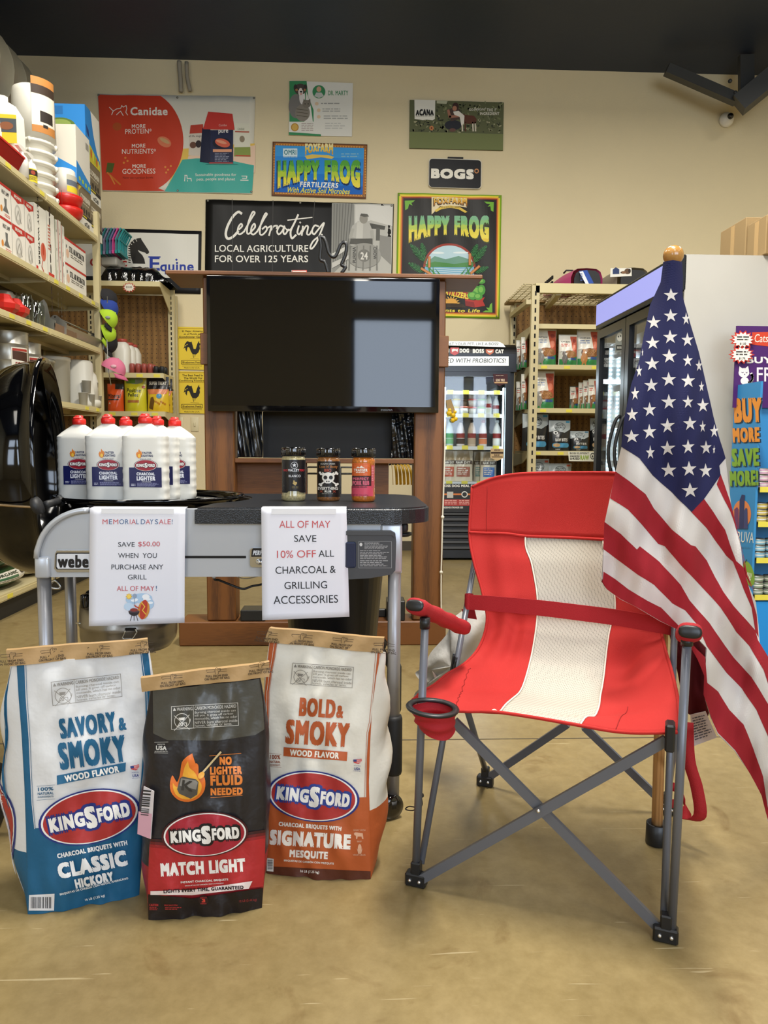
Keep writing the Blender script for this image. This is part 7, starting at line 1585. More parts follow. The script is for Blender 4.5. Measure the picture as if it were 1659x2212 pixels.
# left wheels
for (x, y) in ((-1.005, 1.99), (-1.10, 2.56)):
 mb = MB(); R = Matrix.Translation(Vector((x, y, 0.102))) @ Matrix.Rotation(math.radians(90), 4, 'Y')
 mb.lathe([(0.08, -0.022), (0.098, -0.022), (0.101, -0.01), (0.101, 0.01), (0.098, 0.022), (0.08, 0.022)], M_BLKM, 36, R); w_ = mb.build('wheel', gr)
 mb = MB(); mb.lathe([(0.01, -0.024), (0.078, -0.018), (0.08, 0.0), (0.078, 0.018), (0.01, 0.024)], mat('light_hub', '#b5b5b8', rough=0.4), 28, R); mb.build('hub', w_)
mb = MB(); mb.cyl((-1.09, 1.99, 0.102), (-0.86, 1.99, 0.102), 0.008, M_TUBE, 8); mb.cyl((-0.87, 1.99, 0.102), (lx, 2.07, 0.12), 0.010, M_TUBE, 8); mb.cyl((-1.09, 2.56, 0.102), (xr_, 2.58, 0.12), 0.010, M_TUBE, 8); mb.build('axle', gr)
# front panel
pts = [(79, 1247), (78, 1206), (80, 1190)]+[(80+112*(1-math.cos(math.radians(t_))), 1200-100*math.sin(math.radians(t_))) for t_ in range(15, 91, 8)]+[(424, 1100), (868, 1100), (868, 1237), (752, 1240), (752, 1245)]
mb = MB(); pix_slab(mb, Z_P, pts, GY, 0.035, M_SIL); mb.build('front_panel', gr)
mb = MB(); rim = [(81, 1206), (82, 1190)]+[(83+109*(1-math.cos(math.radians(t_))), 1200-97*math.sin(math.radians(t_))) for t_ in range(12, 91, 8)]+[(192, 1103)]
mb.tube([PY(x, y, GY-0.004) for x, y in rim], 0.009, M_SIL, 8, sec=[(-1, -.5), (-.5, -1), (.5, -1), (1, -.5), (1, .6), (-1, .6)]); mb.build('panel_rim', gr)
mb = MB(); mb.rbox(gx(75), gx(107), GY-0.012, 2.10, gz(1248), gz(1203), M_SIL, 0.006, 2); mb.build('corner_cap', gr)
mb = MB(); mb.rbox(gx(822), gx(869), GY-0.008, 2.10, gz(1238), gz(1130), M_SIL, 0.008, 2); mb.build('corner_cap', gr)
mb = MB(); mb.rbox(gx(205), gx(531), GY-0.0015, GY+0.002, gz(1206), gz(1200.5), M_SLOT, 0.001, 1); mb.build('slot', gr)
# side and rear rails of the cart
for p, q in (((lx, 2.07), (xr_, 2.58)), ((xr_, 2.58), (rx2, 2.58)), ((rx_, 2.07), (rx2, 2.58))):
 mb = MB(); mb.bar((p[0], p[1], gz(1215)), (q[0], q[1], gz(1215)), 0.022, 0.06, M_SIL); mb.build('rail', gr)
# table
mb = MB(); xl = gx(424); xr = gx(926, GY+0.10); P = [(xl, GY-0.018)]
ra = 0.13
for t_ in range(0, 91, 10): P.append((xr-ra+ra*math.sin(math.radians(t_)), GY-0.018+ra-ra*math.cos(math.radians(t_))))
for t_ in range(0, 91, 15): P.append((xr-ra+ra*math.cos(math.radians(t_)), 2.68-ra+ra*math.sin(math.radians(t_))))
P.append((KX+0.20, 2.68))
ks = [math.degrees(math.asin((2.68-KY)/(KR+0.035)))] if 2.68-KY < KR+0.035 else [63]
a0, a1 = math.radians(58), math.radians(-74)
P = [p for p in P if p[0] > KX+0.12 or p[1] < 2.1]; P[-1] = (KX+(KR+0.035)*math.cos(a0)+0.0, 2.68)
for k in range(13):
 an = a0+(a1-a0)*k/12; q = (KX+(KR+0.035)*math.cos(an), KY+(KR+0.035)*math.sin(an))
 if q[1] > GY+0.01 and q[0] > xl-0.02: P.append(q)
bm = bmesh.new(); vs = [bm.verts.new((x, y, BZ)) for x, y in P]; f = bm.faces.new(vs); r_ = bmesh.ops.extrude_face_region(bm, geom=[f]); bmesh.ops.translate(bm, verts=[v for v in r_['geom'] if isinstance(v, bmesh.types.BMVert)], vec=(0, 0, TZ-BZ))
bmesh.ops.recalc_face_normals(bm, faces=bm.faces[:]); te = [e for e in bm.edges if all(abs(v.co.z-TZ) < 1e-5 for v in e.verts)]
bmesh.ops.bevel(bm, geom=te, offset=0.006, segments=3, affect='EDGES'); bmesh.ops.triangulate(bm, faces=[f for f in bm.faces if len(f.verts) > 4]); bm.verts.index_update()
mb.add([tuple(v.co) for v in bm.verts], [tuple(v.index for v in f.verts) for f in bm.faces], M_TABLE); bm.free(); mb.build('side_table', gr)
mb = MB(); mb.lathe([(0.02, 0), (0.028, 0.004), (0.028, 0.012)], M_BLKM, 16, M4((gx(872, 2.2), 2.25, BZ-0.06))); mb.rbox(gx(868), gx(884), GY+0.03, GY+0.07, gz(1153), BZ, M_BLKM, 0.008, 2); mb.build('table_bracket', gr)
# control box at right
mb = MB(); MM = Matrix(((1, 0, 0, 0), (0, 0, -1, GY-0.012+0.05), (0, 1, 0, 0), (0, 0, 0, 1)))
q = [(748, 1147), (845, 1147), (854, 1152), (856, 1170), (854, 1232), (846, 1241), (800, 1249), (748, 1252)]
pix_slab(mb, Z_P, q, GY-0.03, 0.06, M_DGR); pix_slab(mb, Z_P, [(748, 1147), (845, 1147), (851, 1150), (852, 1163), (847, 1156), (748, 1156)], GY-0.034, 0.004, M_DGR)
a = Art(); a.frame(1072, 770, 1276, 936, 2.5, '#8f9194'); a.text('FOR OUTDOOR USE ONLY', 1108, 777, 1200, 786, '#b9babb', bold=.02); a.ell(1086, 790, 9, 11, '#c9caca')
a.lines(1108, 790, 1262, 822, 4, '#9fa0a2'); a.lines(1080, 826, 1264, 884, 6, '#9fa0a2'); a.lines(1080, 888, 1264, 930, 4, '#9fa0a2')
a.emit(mb, pixfn(Z_TAB, (0, GY-0.0302, 0), (0, -1, 0)), 0.0003); mb.build('lid_holder_box', gr)
mb = MB(); mb.rbox(gx(746), gx(769), GY-0.035, GY-0.028, gz(1223), gz(1167), mat('timer_window', '#27304a', rough=0.15), 0.004, 1); mb.build('timer_window', gr)
# badges
mb = MB(); M_CHR = mat('chrome', '#d5d8dc', rough=0.12, metal=0.9)
pix_slab(mb, Z_P, [(119, 1196), (123, 1189), (200, 1189), (200, 1236), (123, 1236), (117, 1228)], GY-0.004, 0.005, M_CHR); a = Art('foil'); a.poly([(384, 1330), (392, 1320), (700, 1320), (700, 1436), (392, 1436), (383, 1424)], '#16171b'); a.poly([(392, 1336), (398, 1327), (700, 1327), (700, 1430), (400, 1430), (391, 1416)], '#d4d7dd')
a.text('weber', 398, 1336, 655, 1424, '#17181c', bold=.05); a.emit(mb, pixfn(Z_GRILL, (0, GY-0.0042, 0), (0, -1, 0)), 0.0005); mb.build('maker_badge', gr)
mb = MB(); pix_slab(mb, Z_P, rr_poly(540, 1184, 592, 1225, 6, 3), GY-0.012, 0.014, M_CHR); a = Art('foil'); a.poly([(412, 822), (420, 812), (520, 812), (520, 866), (408, 866)], '#17181c'); a.text('PERFORMER', 420, 826, 560, 856, '#d4d7dd', bold=.06, shear=.2)
a.emit(mb, pixfn(Z_TAB, (0, GY-0.0122, 0), (0, -1, 0)), 0.0005); mb.ball(PY(563, 1214, GY-0.016), (0.014, 0.008, 0.008), M_CHR); mb.build('ignition_badge', gr)
# kettle bowl
mb = MB(); n = 14; prof = []
for k in range(n+1):
 th = math.radians(90*k/n); prof.append((max(0.05, KR*0.985*math.sin(th)**0.85), KZ-0.012-0.265*math.cos(th)))
prof += [(KR, KZ-0.010), (KR+0.012, KZ-0.006), (KR+0.016, KZ), (KR+0.012, KZ+0.006), (KR-0.004, KZ+0.004), (KR-0.010, KZ-0.012)]
for k in range(n, -1, -2):
 th = math.radians(90*k/n); prof.append((max(0.03, (KR-0.012)*math.sin(th)**0.85), KZ-0.016-0.255*math.cos(th)))
mb.lathe(prof, M_ENAM, 64, M4((KX, KY, 0)), cap=False); mb.build('bowl', gr)
mb = MB(); gz_ = KZ-0.022
for k in range(17):
 x = -KR+0.03+k*(2*KR-0.06)/16; hw = math.sqrt(max(0, (KR-0.014)**2-x*x)); mb.cyl((KX+x, KY-hw, gz_), (KX+x, KY+hw, gz_), 0.003, M_WIRE, 6)
C_ = [(KX+(KR-0.012)*math.cos(t_), KY+(KR-0.012)*math.sin(t_), gz_) for t_ in np.linspace(0, 2*math.pi, 41)]; mb.tube(C_, 0.004, M_WIRE, 6)
o = mb.build('cooking_grate', gr); o['kind'] = 'stuff'
# handle roller and rod at left of the bowl
hz = PY(82, 1094, 2.05)[2]
mb = MB(); R = Matrix.Translation(Vector(PY(82, 1092, 2.04))) @ Matrix.Rotation(math.radians(68), 4, 'Y'); mb.lathe([(0.006, -0.012), (0.020, -0.012), (0.024, -0.008), (0.024, 0.006), (0.010, 0.010)], M_BLKM, 26, R); mb.build('roller', gr)
mb = MB(); mb.cyl(PY(100, 1090, 2.06), PY(128, 1083, 2.2), 0.011, M_BLKM, 12); mb.ball(PY(129, 1083, 2.2), 0.016, M_BLKM); mb.build('bowl_handle', gr)
mb = MB(); mb.tube(catmull([PY(-60, 1088, 2.04), PY(0, 1091, 2.04), PY(60, 1095, 2.03), PY(80, 1094, 2.03), PY(86, 1090, 2.035)], 20), 0.0035, M_BRASS, 8); mb.build('lid_holder_rod', gr)
# ash catcher
ax, ay = PY(284, 1380, 2.40)[0], 2.38
zt_, zb_ = PY(284, 1320, 2.25)[2], PY(284, 1421, 2.25)[2]
mb = MB(); mb.lathe([(0.03, KZ-0.25), (0.09, KZ-0.30), (0.10, zt_+0.02), (0.147, zt_)], M_ALU, 36, M4((ax, ay, 0)), cap=False); mb.lathe([(0.1, zb_), (0.130, zb_+0.006), (0.146, zb_+0.03), (0.149, zb_+0.05), (0.149, PY(284, 1366, 2.25)[2]), (0.152, PY(284, 1362, 2.25)[2]), (0.150, PY(284, 1358, 2.25)[2]), (0.147, zt_)], M_ALU, 40, M4((ax, ay, 0))); mb.build('ash_catcher', gr)
mb = MB(); mb.tube([PY(x, y, ay-0.155) for x, y in ((271, 1360), (270, 1366), (264, 1378), (268, 1380), (286, 1380), (289, 1377), (296, 1365), (292, 1359))], 0.0022, M_WIRE, 8); mb.rbox(PY(270, 1360, ay-.152)[0], PY(294, 1360, ay-.152)[0], ay-0.156, ay-0.148, PY(284, 1362, ay-.15)[2], PY(284, 1356, ay-.15)[2], M_SLOT, 0.002, 1); mb.build('ash_handle', gr)
mb = MB(); mb.rbox(PY(174, 1300, 2.2)[0], PY(192, 1300, 2.2)[0], 2.19, 2.22, PY(180, 1314, 2.2)[2], PY(180, 1284, 2.2)[2], M_BLKG, 0.006, 2, ); mb.cyl(PY(163, 1346, 2.3), PY(183, 1347, 2.3), 0.003, M_WIRE, 8); mb.tube([PY(183, 1293, 2.2), PY(190, 1280, 2.25), (ax, ay, KZ-0.26)], 0.006, M_BLKM, 8); mb.build('damper_lever', gr)
mb = MB(); mb.tube(catmull([PY(108, 1262, 2.2), PY(118, 1254, 2.2), PY(128, 1262, 2.2), PY(130, 1270, 2.2), PY(118, 1271, 2.2), PY(108, 1268, 2.2)], 20), 0.004, M_WIRE, 8); mb.cyl(PY(118, 1254, 2.2), PY(118, 1240, 2.2), 0.004, M_WIRE, 8); mb.build('tool_hook', gr)
# lower rack with its black curved frame
rz_ = PY(830, 1565, 2.3)[2]
mb = MB(); x0_, x1_ = lx+0.05, rx_-0.02
for y in (2.11, 2.58): mb.cyl((x0_, y, rz_), (x1_, y, rz_), 0.004, M_WIRE, 6)
for x in (x0_, x1_): mb.cyl((x, 2.11, rz_), (x, 2.58, rz_), 0.004, M_WIRE, 6)
for k in range(30): x = x0_+(x1_-x0_)*k/29; mb.cyl((x, 2.11, rz_), (x, 2.58, rz_), 0.0025, M_WIRE, 5)
for k in range(6): y = 2.15+k*.08; mb.cyl((x0_, y, rz_-0.004), (x1_, y, rz_-0.004), 0.003, M_WIRE, 5)
mb.build('bottom_rack', gr)['kind'] = 'stuff'
for (x, y, s_) in ((rx_, 2.07, -1), (rx2, 2.58, -1)):
 mb = MB(); mb.tube(catmull([(x, y, gz(1575, 2.07, 850)), (x-0.02, y+0.01, gz(1545, 2.07, 850)), (x-0.045, y+0.03 if y < 2.3 else y-.03, gz(1500, 2.07, 850)), (x-0.06, y+0.05 if y < 2.3 else y-.05, gz(1470, 2.07, 850)), (x-0.3, 2.33, gz(1440, 2.07, 850))], 18), 0.012, M_BLKM, 10); mb.build('frame_arm', gr)
for x in (lx, ): mb = MB(); mb.bar((x, 2.07, rz_), (xr_, 2.58, rz_), 0.02, 0.02, M_BLKM); mb.build('frame_arm', gr)
# lid standing on edge at the left
LC = np.array([-0.945, 2.345, PY(120, 1012, 2.35)[2]]); ln = nrm((0.974, 0.227, 0.03)); lt = nrm(np.cross((0, 0, 1), ln)); lu = np.cross(ln, lt)
lid = gr
mb = MB(); prof = []
HR, VR = 0.305, 0.328
S_ = [(1.03, 0.012), (1.045, 0.004), (1.03, -0.004), (1.0, -0.006)]+[(math.cos(math.radians(t_))**0.8 if t_ < 90 else 0.02, -0.01-0.235*math.sin(math.radians(t_))) for t_ in range(6, 91, 7)]
S2 = [(0.985*r_ if r_ > .03 else r_, d_+0.004) for r_, d_ in S_[4:]][::-1]+[(0.99, 0.010), (1.03, 0.012)]
V = []; K = 64; ring = S_+S2
for (r_, d_) in ring:
 for k in range(K):
  t_ = 2*math.pi*k/K; V.append(LC+lt*(HR*r_*math.cos(t_))+lu*(VR*r_*math.sin(t_))+ln*d_)
Fc = [(i*K+k, i*K+(k+1) % K, (i+1)*K+(k+1) % K, (i+1)*K+k) for i in range(len(ring)-1) for k in range(K)]
mb.add(V, [f[::-1] for f in Fc], M_ENAM, True); mb.build('lid', gr)
mb = MB(); mb.ball(tuple(LC+lt*0.02-ln*0.11+lu*0.19), (0.05, 0.02, 0.02), M_WIRE, 10, 6);
for k in range(7):
 t0 = LC-ln*0.10+lu*(0.02+0.028*k); mb.tube([t0+lt*(-.06)-ln*.02, t0+lt*0.0+lu*.006, t0+lt*.06-ln*.02], 0.004, M_BLKM, 6)
mb.build('inner_vent', gr)
# ------------------------------------------------------------------ charcoal bin below the table
mb = MB(); cxb, cyb = PY(720, 1300, 2.36)[0], 2.36; z1_ = BZ-0.10; z0_ = PY(700, 1405, 2.36)[2]-0.12
mb.lathe([(0.125, z0_), (0.165, z1_-0.02), (0.172, z1_-0.02), (0.172, z1_)], mat('navy_black_plastic', '#0d1018', rough=0.35), 40, M4((cxb, cyb, 0)), sq=0.8); mb.build('charcoal_bin', gr)
mb = MB();
for y_ in (2.24, 2.48): mb.bar((rx_, y_, z1_+0.01), (PY(600, 1260, 2.36)[0], y_, z1_+0.01), 0.016, 0.016, M_BLKM);
mb.bar((PY(600, 1260, 2.36)[0], 2.07, z1_+0.01), (PY(600, 1260, 2.36)[0], 2.58, z1_+0.01), 0.016, 0.016, M_BLKM); mb.build('bin_holder', gr)
mb = MB(); mb.tube(catmull([PY(463, 1243, 2.08), PY(464, 1252, 2.08), PY(475, 1254, 2.1), PY(500, 1264, 2.12), PY(525, 1272, 2.12), PY(545, 1266, 2.12), PY(566, 1262, 2.12), PY(600, 1250, 2.15)], 40), 0.0032, M_BLKM, 8); mb.build('ignition_cable', gr)
mb = MB(); mb.rbox(PY(459, 1250, 2.08)[0], PY(467, 1250, 2.08)[0], 2.072, 2.088, gz(1254), gz(1243), M_SIL, 0.002, 1); mb.build('cable_plug', gr)
mb = MB(); mb.tube(catmull([PY(505, 1243, 2.10), PY(530, 1250, 2.1), PY(566, 1243, 2.1)], 14), 0.0015, M_WIRE, 6); mb.build('gas_tube', gr)
# ------------------------------------------------------------------ paper signs
def paper(name, label, z, C, Y, draw, top_back=0.03):
 P = [pixpt(z, a_, b_, (0, Y, 0), (0, 1, 0)) for a_, b_ in C]; nu, nv = 12, 18; G = np.zeros((nv+1, nu+1, 3))
 def dep(u, v): return 0.004*np.sin(np.pi*v)*np.sin(u*2.2+.4)+0.003*v*v*np.cos(u*3)
 for i in range(nv+1):
  for j in range(nu+1):
   u, v = j/nu, i/nv; G[i, j] = (P[0]*(1-u)+P[1]*u)*(1-v)+(P[3]*(1-u)+P[2]*u)*v; G[i, j, 1] -= dep(u, v)
 back = G[0].copy(); back[:, 1] += top_back; back[:, 2] += 0.002
 mb = MB(); W_ = ink('#dfe0ea'); mb.sheet(np.concatenate([back[None], G])[:, ::-1], 0.0006, W_)
 a = Art(); draw(a)
 f0 = pixfn(z, (0, Y-0.0008, 0), (0, -1, 0)); c0, c1 = P[0], P[2]
 def fn(U, V):
  Q, N = f0(U, V); Q = Q.copy(); u = (Q[:, 0]-P[0][0])/(P[1][0]-P[0][0]); v = (Q[:, 2]-P[0][2])/(P[3][2]-P[0][2]); Q[:, 1] -= dep(u, v)+0.0004; return Q, N
 a.emit(mb, fn, 0.00018, L=60); o = mb.build(name); tag(o, label, 'sign')
 mb = MB(); a2 = Art(); w = C[1][0]-C[0][0]; T_ = [pixpt(z, a_, b_, (0, Y-0.001, 0), (0, 1, 0)) for a_, b_ in ((C[0][0]+w*.12, C[0][1]+2), (C[0][0]+w*.88, C[1][1]+2), (C[0][0]+w*.88, C[1][1]+38), (C[0][0]+w*.12, C[0][1]+38))]
 mb.sheet(np.array([[T_[1], T_[0]], [T_[2], T_[3]]])+np.array([0, -0.0012, 0]), 0.0002, mat('clear_tape', '#e6e8ee', rough=0.08, spec=0.8), smooth=False); mb.build('clear_tape', o)
 return o
def d_mem(a):
 R, B = '#c05a62', '#4f6a92'; K_ = '#3a3c42'
 for t_, x0, x1, c in (('M', 708, 742, R), ('E', 752, 774, B), ('M', 782, 816, R), ('O', 823, 857, B), ('R', 864, 888, B), ('I', 896, 900, R), ('A', 906, 938, R), ('L', 941, 958, B), ('D', 972, 1002, B), ('A', 1005, 1036, R), ('Y', 1034, 1058, B), ('S', 1069, 1091, B), ('A', 1096, 1128, R), ('L', 1134, 1150, R), ('E', 1156, 1178, R), ('!', 1185, 1190, B)): a.text(t_, x0, 1090, x1, 1123, c, bold=-.005, res=5)
 a.text('SAVE', 817, 1246, 931, 1278, K_, bold=-.005, res=5); a.text('$50.00', 955, 1243, 1104, 1280, R, res=5)
 a.text('WHEN  YOU', 817, 1322, 1083, 1355, K_, bold=-.005, res=5); a.text('PURCHASE ANY', 771, 1400, 1127, 1434, K_, bold=-.005, res=5); a.text('GRILL', 885, 1470, 1013, 1503, K_, bold=-.005, res=5); a.text('ALL OF MAY', 808, 1548, 1066, 1582, R, res=5); a.text('!', 1076, 1546, 1083, 1582, B)
 # picture: sky patch, sun, little kettle grill, frankfurter in a bun (no face)
 a.ell(915, 1640, 46, 34, '#a9c6e2'); a.ell(980, 1632, 70, 34, '#a9c6e2'); a.ell(1020, 1670, 42, 40, '#a9c6e2'); a.ell(890, 1690, 34, 26, '#bcd2e8'); a.star(892, 1620, 24, '#e3b63f', 8, .62); a.ell(892, 1620, 13, 13, '#efcf62')
 for x, y, r1, r2 in ((925, 1648, 20, 9), (940, 1642, 14, 9), (1020, 1640, 22, 9), (1036, 1664, 20, 9)): a.ell(x, y, r1, r2, '#e9eef5')
 a.ell(960, 1785, 80, 10, '#cdd0da')
 a.ell(992, 1712, 40, 66, '#c9893f', rot=.18); a.ell(992, 1710, 24, 70, '#b5402f', rot=.18); a.line([(978, 1660), (1000, 1690), (984, 1716), (1006, 1742)], 6, '#e3bd45'); a.line([(962, 1700), (940, 1690), (930, 1680)], 8, '#b5402f'); a.line([(930, 1686), (932, 1630)], 3, '#7a8aa0'); a.ell(932, 1616, 14, 16, '#8fa0b8'); a.ell(1008, 1622, 26, 18, '#eceef2'); a.rect(990, 1628, 1024, 1644, '#eceef2')
 a.ell(926, 1720, 38, 34, '#2f2c30', a0=0, a1=180); a.ell(926, 1722, 38, 9, '#55444a'); a.ell(926, 1712, 26, 12, '#8a3a34'); a.line([(912, 1748), (900, 1788)], 4, '#2f2c30'); a.line([(940, 1748), (952, 1788)], 4, '#2f2c30'); a.line([(926, 1750), (926, 1786)], 4, '#2f2c30')
paper('paper_sign', 'white paper sign for the memorial day sale taped over the silver panel', Z_GRILL, [(620, 1013), (1278, 1015), (1270, 1805), (615, 1826)], GY-0.012, d_mem)
def d_may(a):
 R = '#c25a5e'; K_ = '#2f3034'
 for t_, x0, x1, y0, y1, c in (('ALL OF MAY', 582, 897, 643, 686, R), ('SAVE', 674, 811, 731, 773, K_), ('10% OFF', 568, 808, 825, 870, R), ('ALL', 824, 920, 824, 865, K_), ('CHARCOAL &', 559, 930, 922, 967, K_), ('GRILLING', 614, 877, 1017, 1062, K_), ('ACCESSORIES', 547, 944, 1104, 1153, K_)):
  a.text(t_, x0, y0, x1, y1, c, bold=-.005, rot=-1.0 if y0 > 800 else 0, res=5)
paper('paper_sign', 'white paper sign about charcoal savings taped over the black side table edge', Z_TAB, [(470, 565), (996, 565), (1015, 1238), (477, 1256)], GY-0.030, d_may)
# ------------------------------------------------------------------ lighter fluid bottles
M_LFB = mat('white_bottle_plastic', '#dedcd4', rough=0.28, spec=0.5); M_CAPR = mat('red_cap_plastic', '#d3261f', rough=0.35)
bzz = gz_+0.004; BH = 0.262
def lf_label(a):
 o = lambda x: x-980; q = lambda y: y-434; N_ = '#1c2256'
 a.poly([(o(942), q(724)), (o(938), q(706)), (o(946), q(690)), (o(952), q(697)), (o(957), q(672)), (o(969), q(690)), (o(974), q(688)), (o(978), q(710)), (o(970), q(730)), (o(955), q(735))], '#dd8430'); a.ell(o(959), q(718), 9, 13, '#efc24a', 12)
 a.text('FASTER', o(980), q(691), o(1042), q(706), N_, bold=.04); a.text('LIGHTING', o(972), q(711), o(1050), q(726), N_, bold=.04); a.text('SINCE 1920', o(963), q(736), o(1037), q(744), '#4a4c66')
 a.rect(o(890), q(796), o(1105), q(929), '#171c52'); oval_logo(a, o(1001), q(782), 78, 39, 0, '#3c2340', '#5c1a2c', kind='foil', fill='#9c2436', base=3)
 W_ = '#e8e8ee'; a.text('CHARCOAL', o(939), q(829), o(1061), q(849), W_, bold=.06); a.text('LIGHTER', o(939), q(854), o(1063), q(884), W_, bold=.07); a.text('- ODORLESS -', o(966), q(888), o(1040), q(895), W_); a.lines(o(942), q(900), o(1090), q(925), 4, '#9a9cc4'); a.lines(o(902), q(906), o(930), q(924), 2, '#c9cadc', False)
def lighter_bottle(px, Yc, label):
 x = PY(px, 1000, Yc-0.037)[0]; t = thing('lighter_fluid_bottle', label, 'bottle', (x, Yc, bzz), group='charcoal lighter bottles on the grill')
 mb = MB(); prof = [(.90, .001), (.97, .008), (1, .02)]
 zz = .02
 for k in range(6): prof += [(1.0, zz+.004), (.985, zz+.008), (.985, zz+.020), (1.0, zz+.024)]; zz += .027
 prof += [(1.0, .186), (.98, .192), (1.0, .197), (.99, .205), (.80, .218), (.52, .232), (.27, .243), (.25, .246)]
 V = []; n = 44
 for (s_, z_) in prof:
  for k in range(n):
   an = 2*math.pi*(k+.5)/n; c, q = math.cos(an), math.sin(an); e = .45 if z_ < .206 else .45+.55*min(1, (z_-.206)/.04)
   c = math.copysign(abs(c)**e, c); q = math.copysign(abs(q)**e, q); hx = .065*s_ ; hy = .037*(s_ if s_ > .5 else s_*1.5)
   if z_ < .206 and abs(c) < .93 and s_ < 1: hy = .037
   V.append((x+hx*c, Yc+hy*q, bzz+z_))
 L_ = len(prof); mb.add(V, [(i*n+k, i*n+(k+1) % n, (i+1)*n+(k+1) % n, (i+1)*n+k) for i in range(L_-1) for k in range(n)]+[tuple(reversed(range(n))), tuple((L_-1)*n+k for k in range(n))], M_LFB, True)
 o = mb.build('bottle_body', t); autosmooth(o, 35)
 mb = MB(); mb.lathe([(.0195, .243), (.0205, .245), (.0205, .258), (.017, .262), (.0125, .263), (.0125, .270), (.009, .272)], M_CAPR, 26, M4((x, Yc, bzz))); mb.rbox(x-.013, x+.010, Yc-.019, Yc+.012, bzz+.258, bzz+.267, M_CAPR, .003, 1); mb.build('flip_cap', t)
 mb = MB(); a = Art('foil'); lf_label(a); k_ = 2.24/1600/3.19; a.emit(mb, plane_fn((x, Yc-.0374, bzz+.272), (k_, 0, 0), (0, 0, -k_)), 0.00025); mb.build('front_label', t)
 return t
for px, Yc, lab in ((308, 2.245, 'lighter fluid bottle in front, third from the open lid'), (227, 2.30, 'lighter fluid bottle in front, second from the open lid'), (164, 2.40, 'lighter fluid bottle nearest the open grill lid'), (335, 2.40, 'lighter fluid bottle peeking out right behind the front one'), (373, 2.47, 'lighter fluid bottle farthest from the lid, outer end of the group'), (266, 2.46, 'lighter fluid bottle at the back, only its cap and shoulders showing')):
 lighter_bottle(px, Yc, lab)
# ------------------------------------------------------------------ spice shakers
def cylfn(z, cx, cy, r):
 def fn(U, V):
  D = rays(U, V, *z); ox, oy = EYE[0]-cx, EYE[1]-cy
  A = D[:, 0]**2+D[:, 1]**2; B = 2*(D[:, 0]*ox+D[:, 1]*oy); C = ox*ox+oy*oy-r*r; disc = np.maximum(B*B-4*A*C, 0); t = (-B-np.sqrt(disc))/(2*A)
  P = EYE[None]+D*t[:, None]; N = np.stack([(P[:, 0]-cx)/r, (P[:, 1]-cy)/r, 0*t], 1); return P+N*.0004, N
 return fn
def spice_mat(name, c1, c2):
 m = mat(name, c1, rough=0.18, var=0.35, vscale=180, coat=0.6); return m
def shaker(px0, px1, ytop, ybot, label, m, draw, ycap):
 pc = (px0+px1)/2; p = PZ(pc, ybot, TZ); r = (px1-px0)/2/1600*(p[1]+.03); cy = p[1]+r; cx = PY(pc, ybot, cy)[0]
 h = PY(pc, ytop, cy)[2]-TZ; hc = PY(pc, ycap, cy)[2]-TZ
 t = thing('spice_shaker', label, 'shaker', (cx, cy, TZ+.001), group='spice shakers on the side table')
 mb = MB(); mb.lathe([(r*.9, 0), (r, .006), (r, .018), (r*.97, .022), (r*.97, hc-.02), (r*1.0, hc-.012), (r*.9, hc-.001)], m, 36, M4((cx, cy, TZ+.001))); mb.build('jar', t)
 mb = MB(); mb.lathe([(r*.98, hc), (r*1.0, hc+.003), (r*1.0, h-.004), (r*.96, h), (r*.3, h)], M_BLKG, 40, M4((cx, cy, TZ+.001)))
 for k in range(40):
  an = 2*math.pi*k/40; mb.cyl((cx+r*1.0*math.cos(an), cy+r*1.0*math.sin(an), TZ+hc+.004), (cx+r*1.0*math.cos(an), cy+r*1.0*math.sin(an), TZ+h-.006), .0008, M_BLKG, 4)
 mb.build('cap', t)
 mb = MB(); a = Art('foil'); draw(a); a.emit(mb, cylfn(Z_TAB, cx, cy, r*1.0), .00035, L=14); mb.build('wrap_label', t)
def d_val(a):
 a.poly([(600, 266), (744, 266), (744, 470), (712, 468), (700, 460), (640, 460), (628, 470), (600, 468)], '#15151a')
 for k in range(24):
  a0, a1 = math.radians(k*15), math.radians(k*15+15); a.line([(674+20*math.cos(a0), 301+20*math.sin(a0)), (674+20*math.cos(a1), 301+20*math.sin(a1))], 2.5, '#c9c9cc', layer=3)
 a.star(674, 300, 14, '#d9d9dc', layer=3); a.text('RIO', 610, 324, 634, 338, '#b5303a', bold=.04); a.text('VALLEY', 636, 323, 704, 339, '#d9d9dc', bold=.04); a.text('MEAT', 706, 324, 736, 338, '#b5303a', bold=.04); a.text('BLANCO', 640, 359, 712, 374, '#c9c9cc', bold=.03)
 a.poly([(668, 394), (676, 394), (676, 402), (690, 404), (690, 414), (680, 426), (674, 422), (662, 410), (668, 408)], '#b59a5c'); a.lines(660, 430, 698, 446, 2, '#6d5f3c', False)
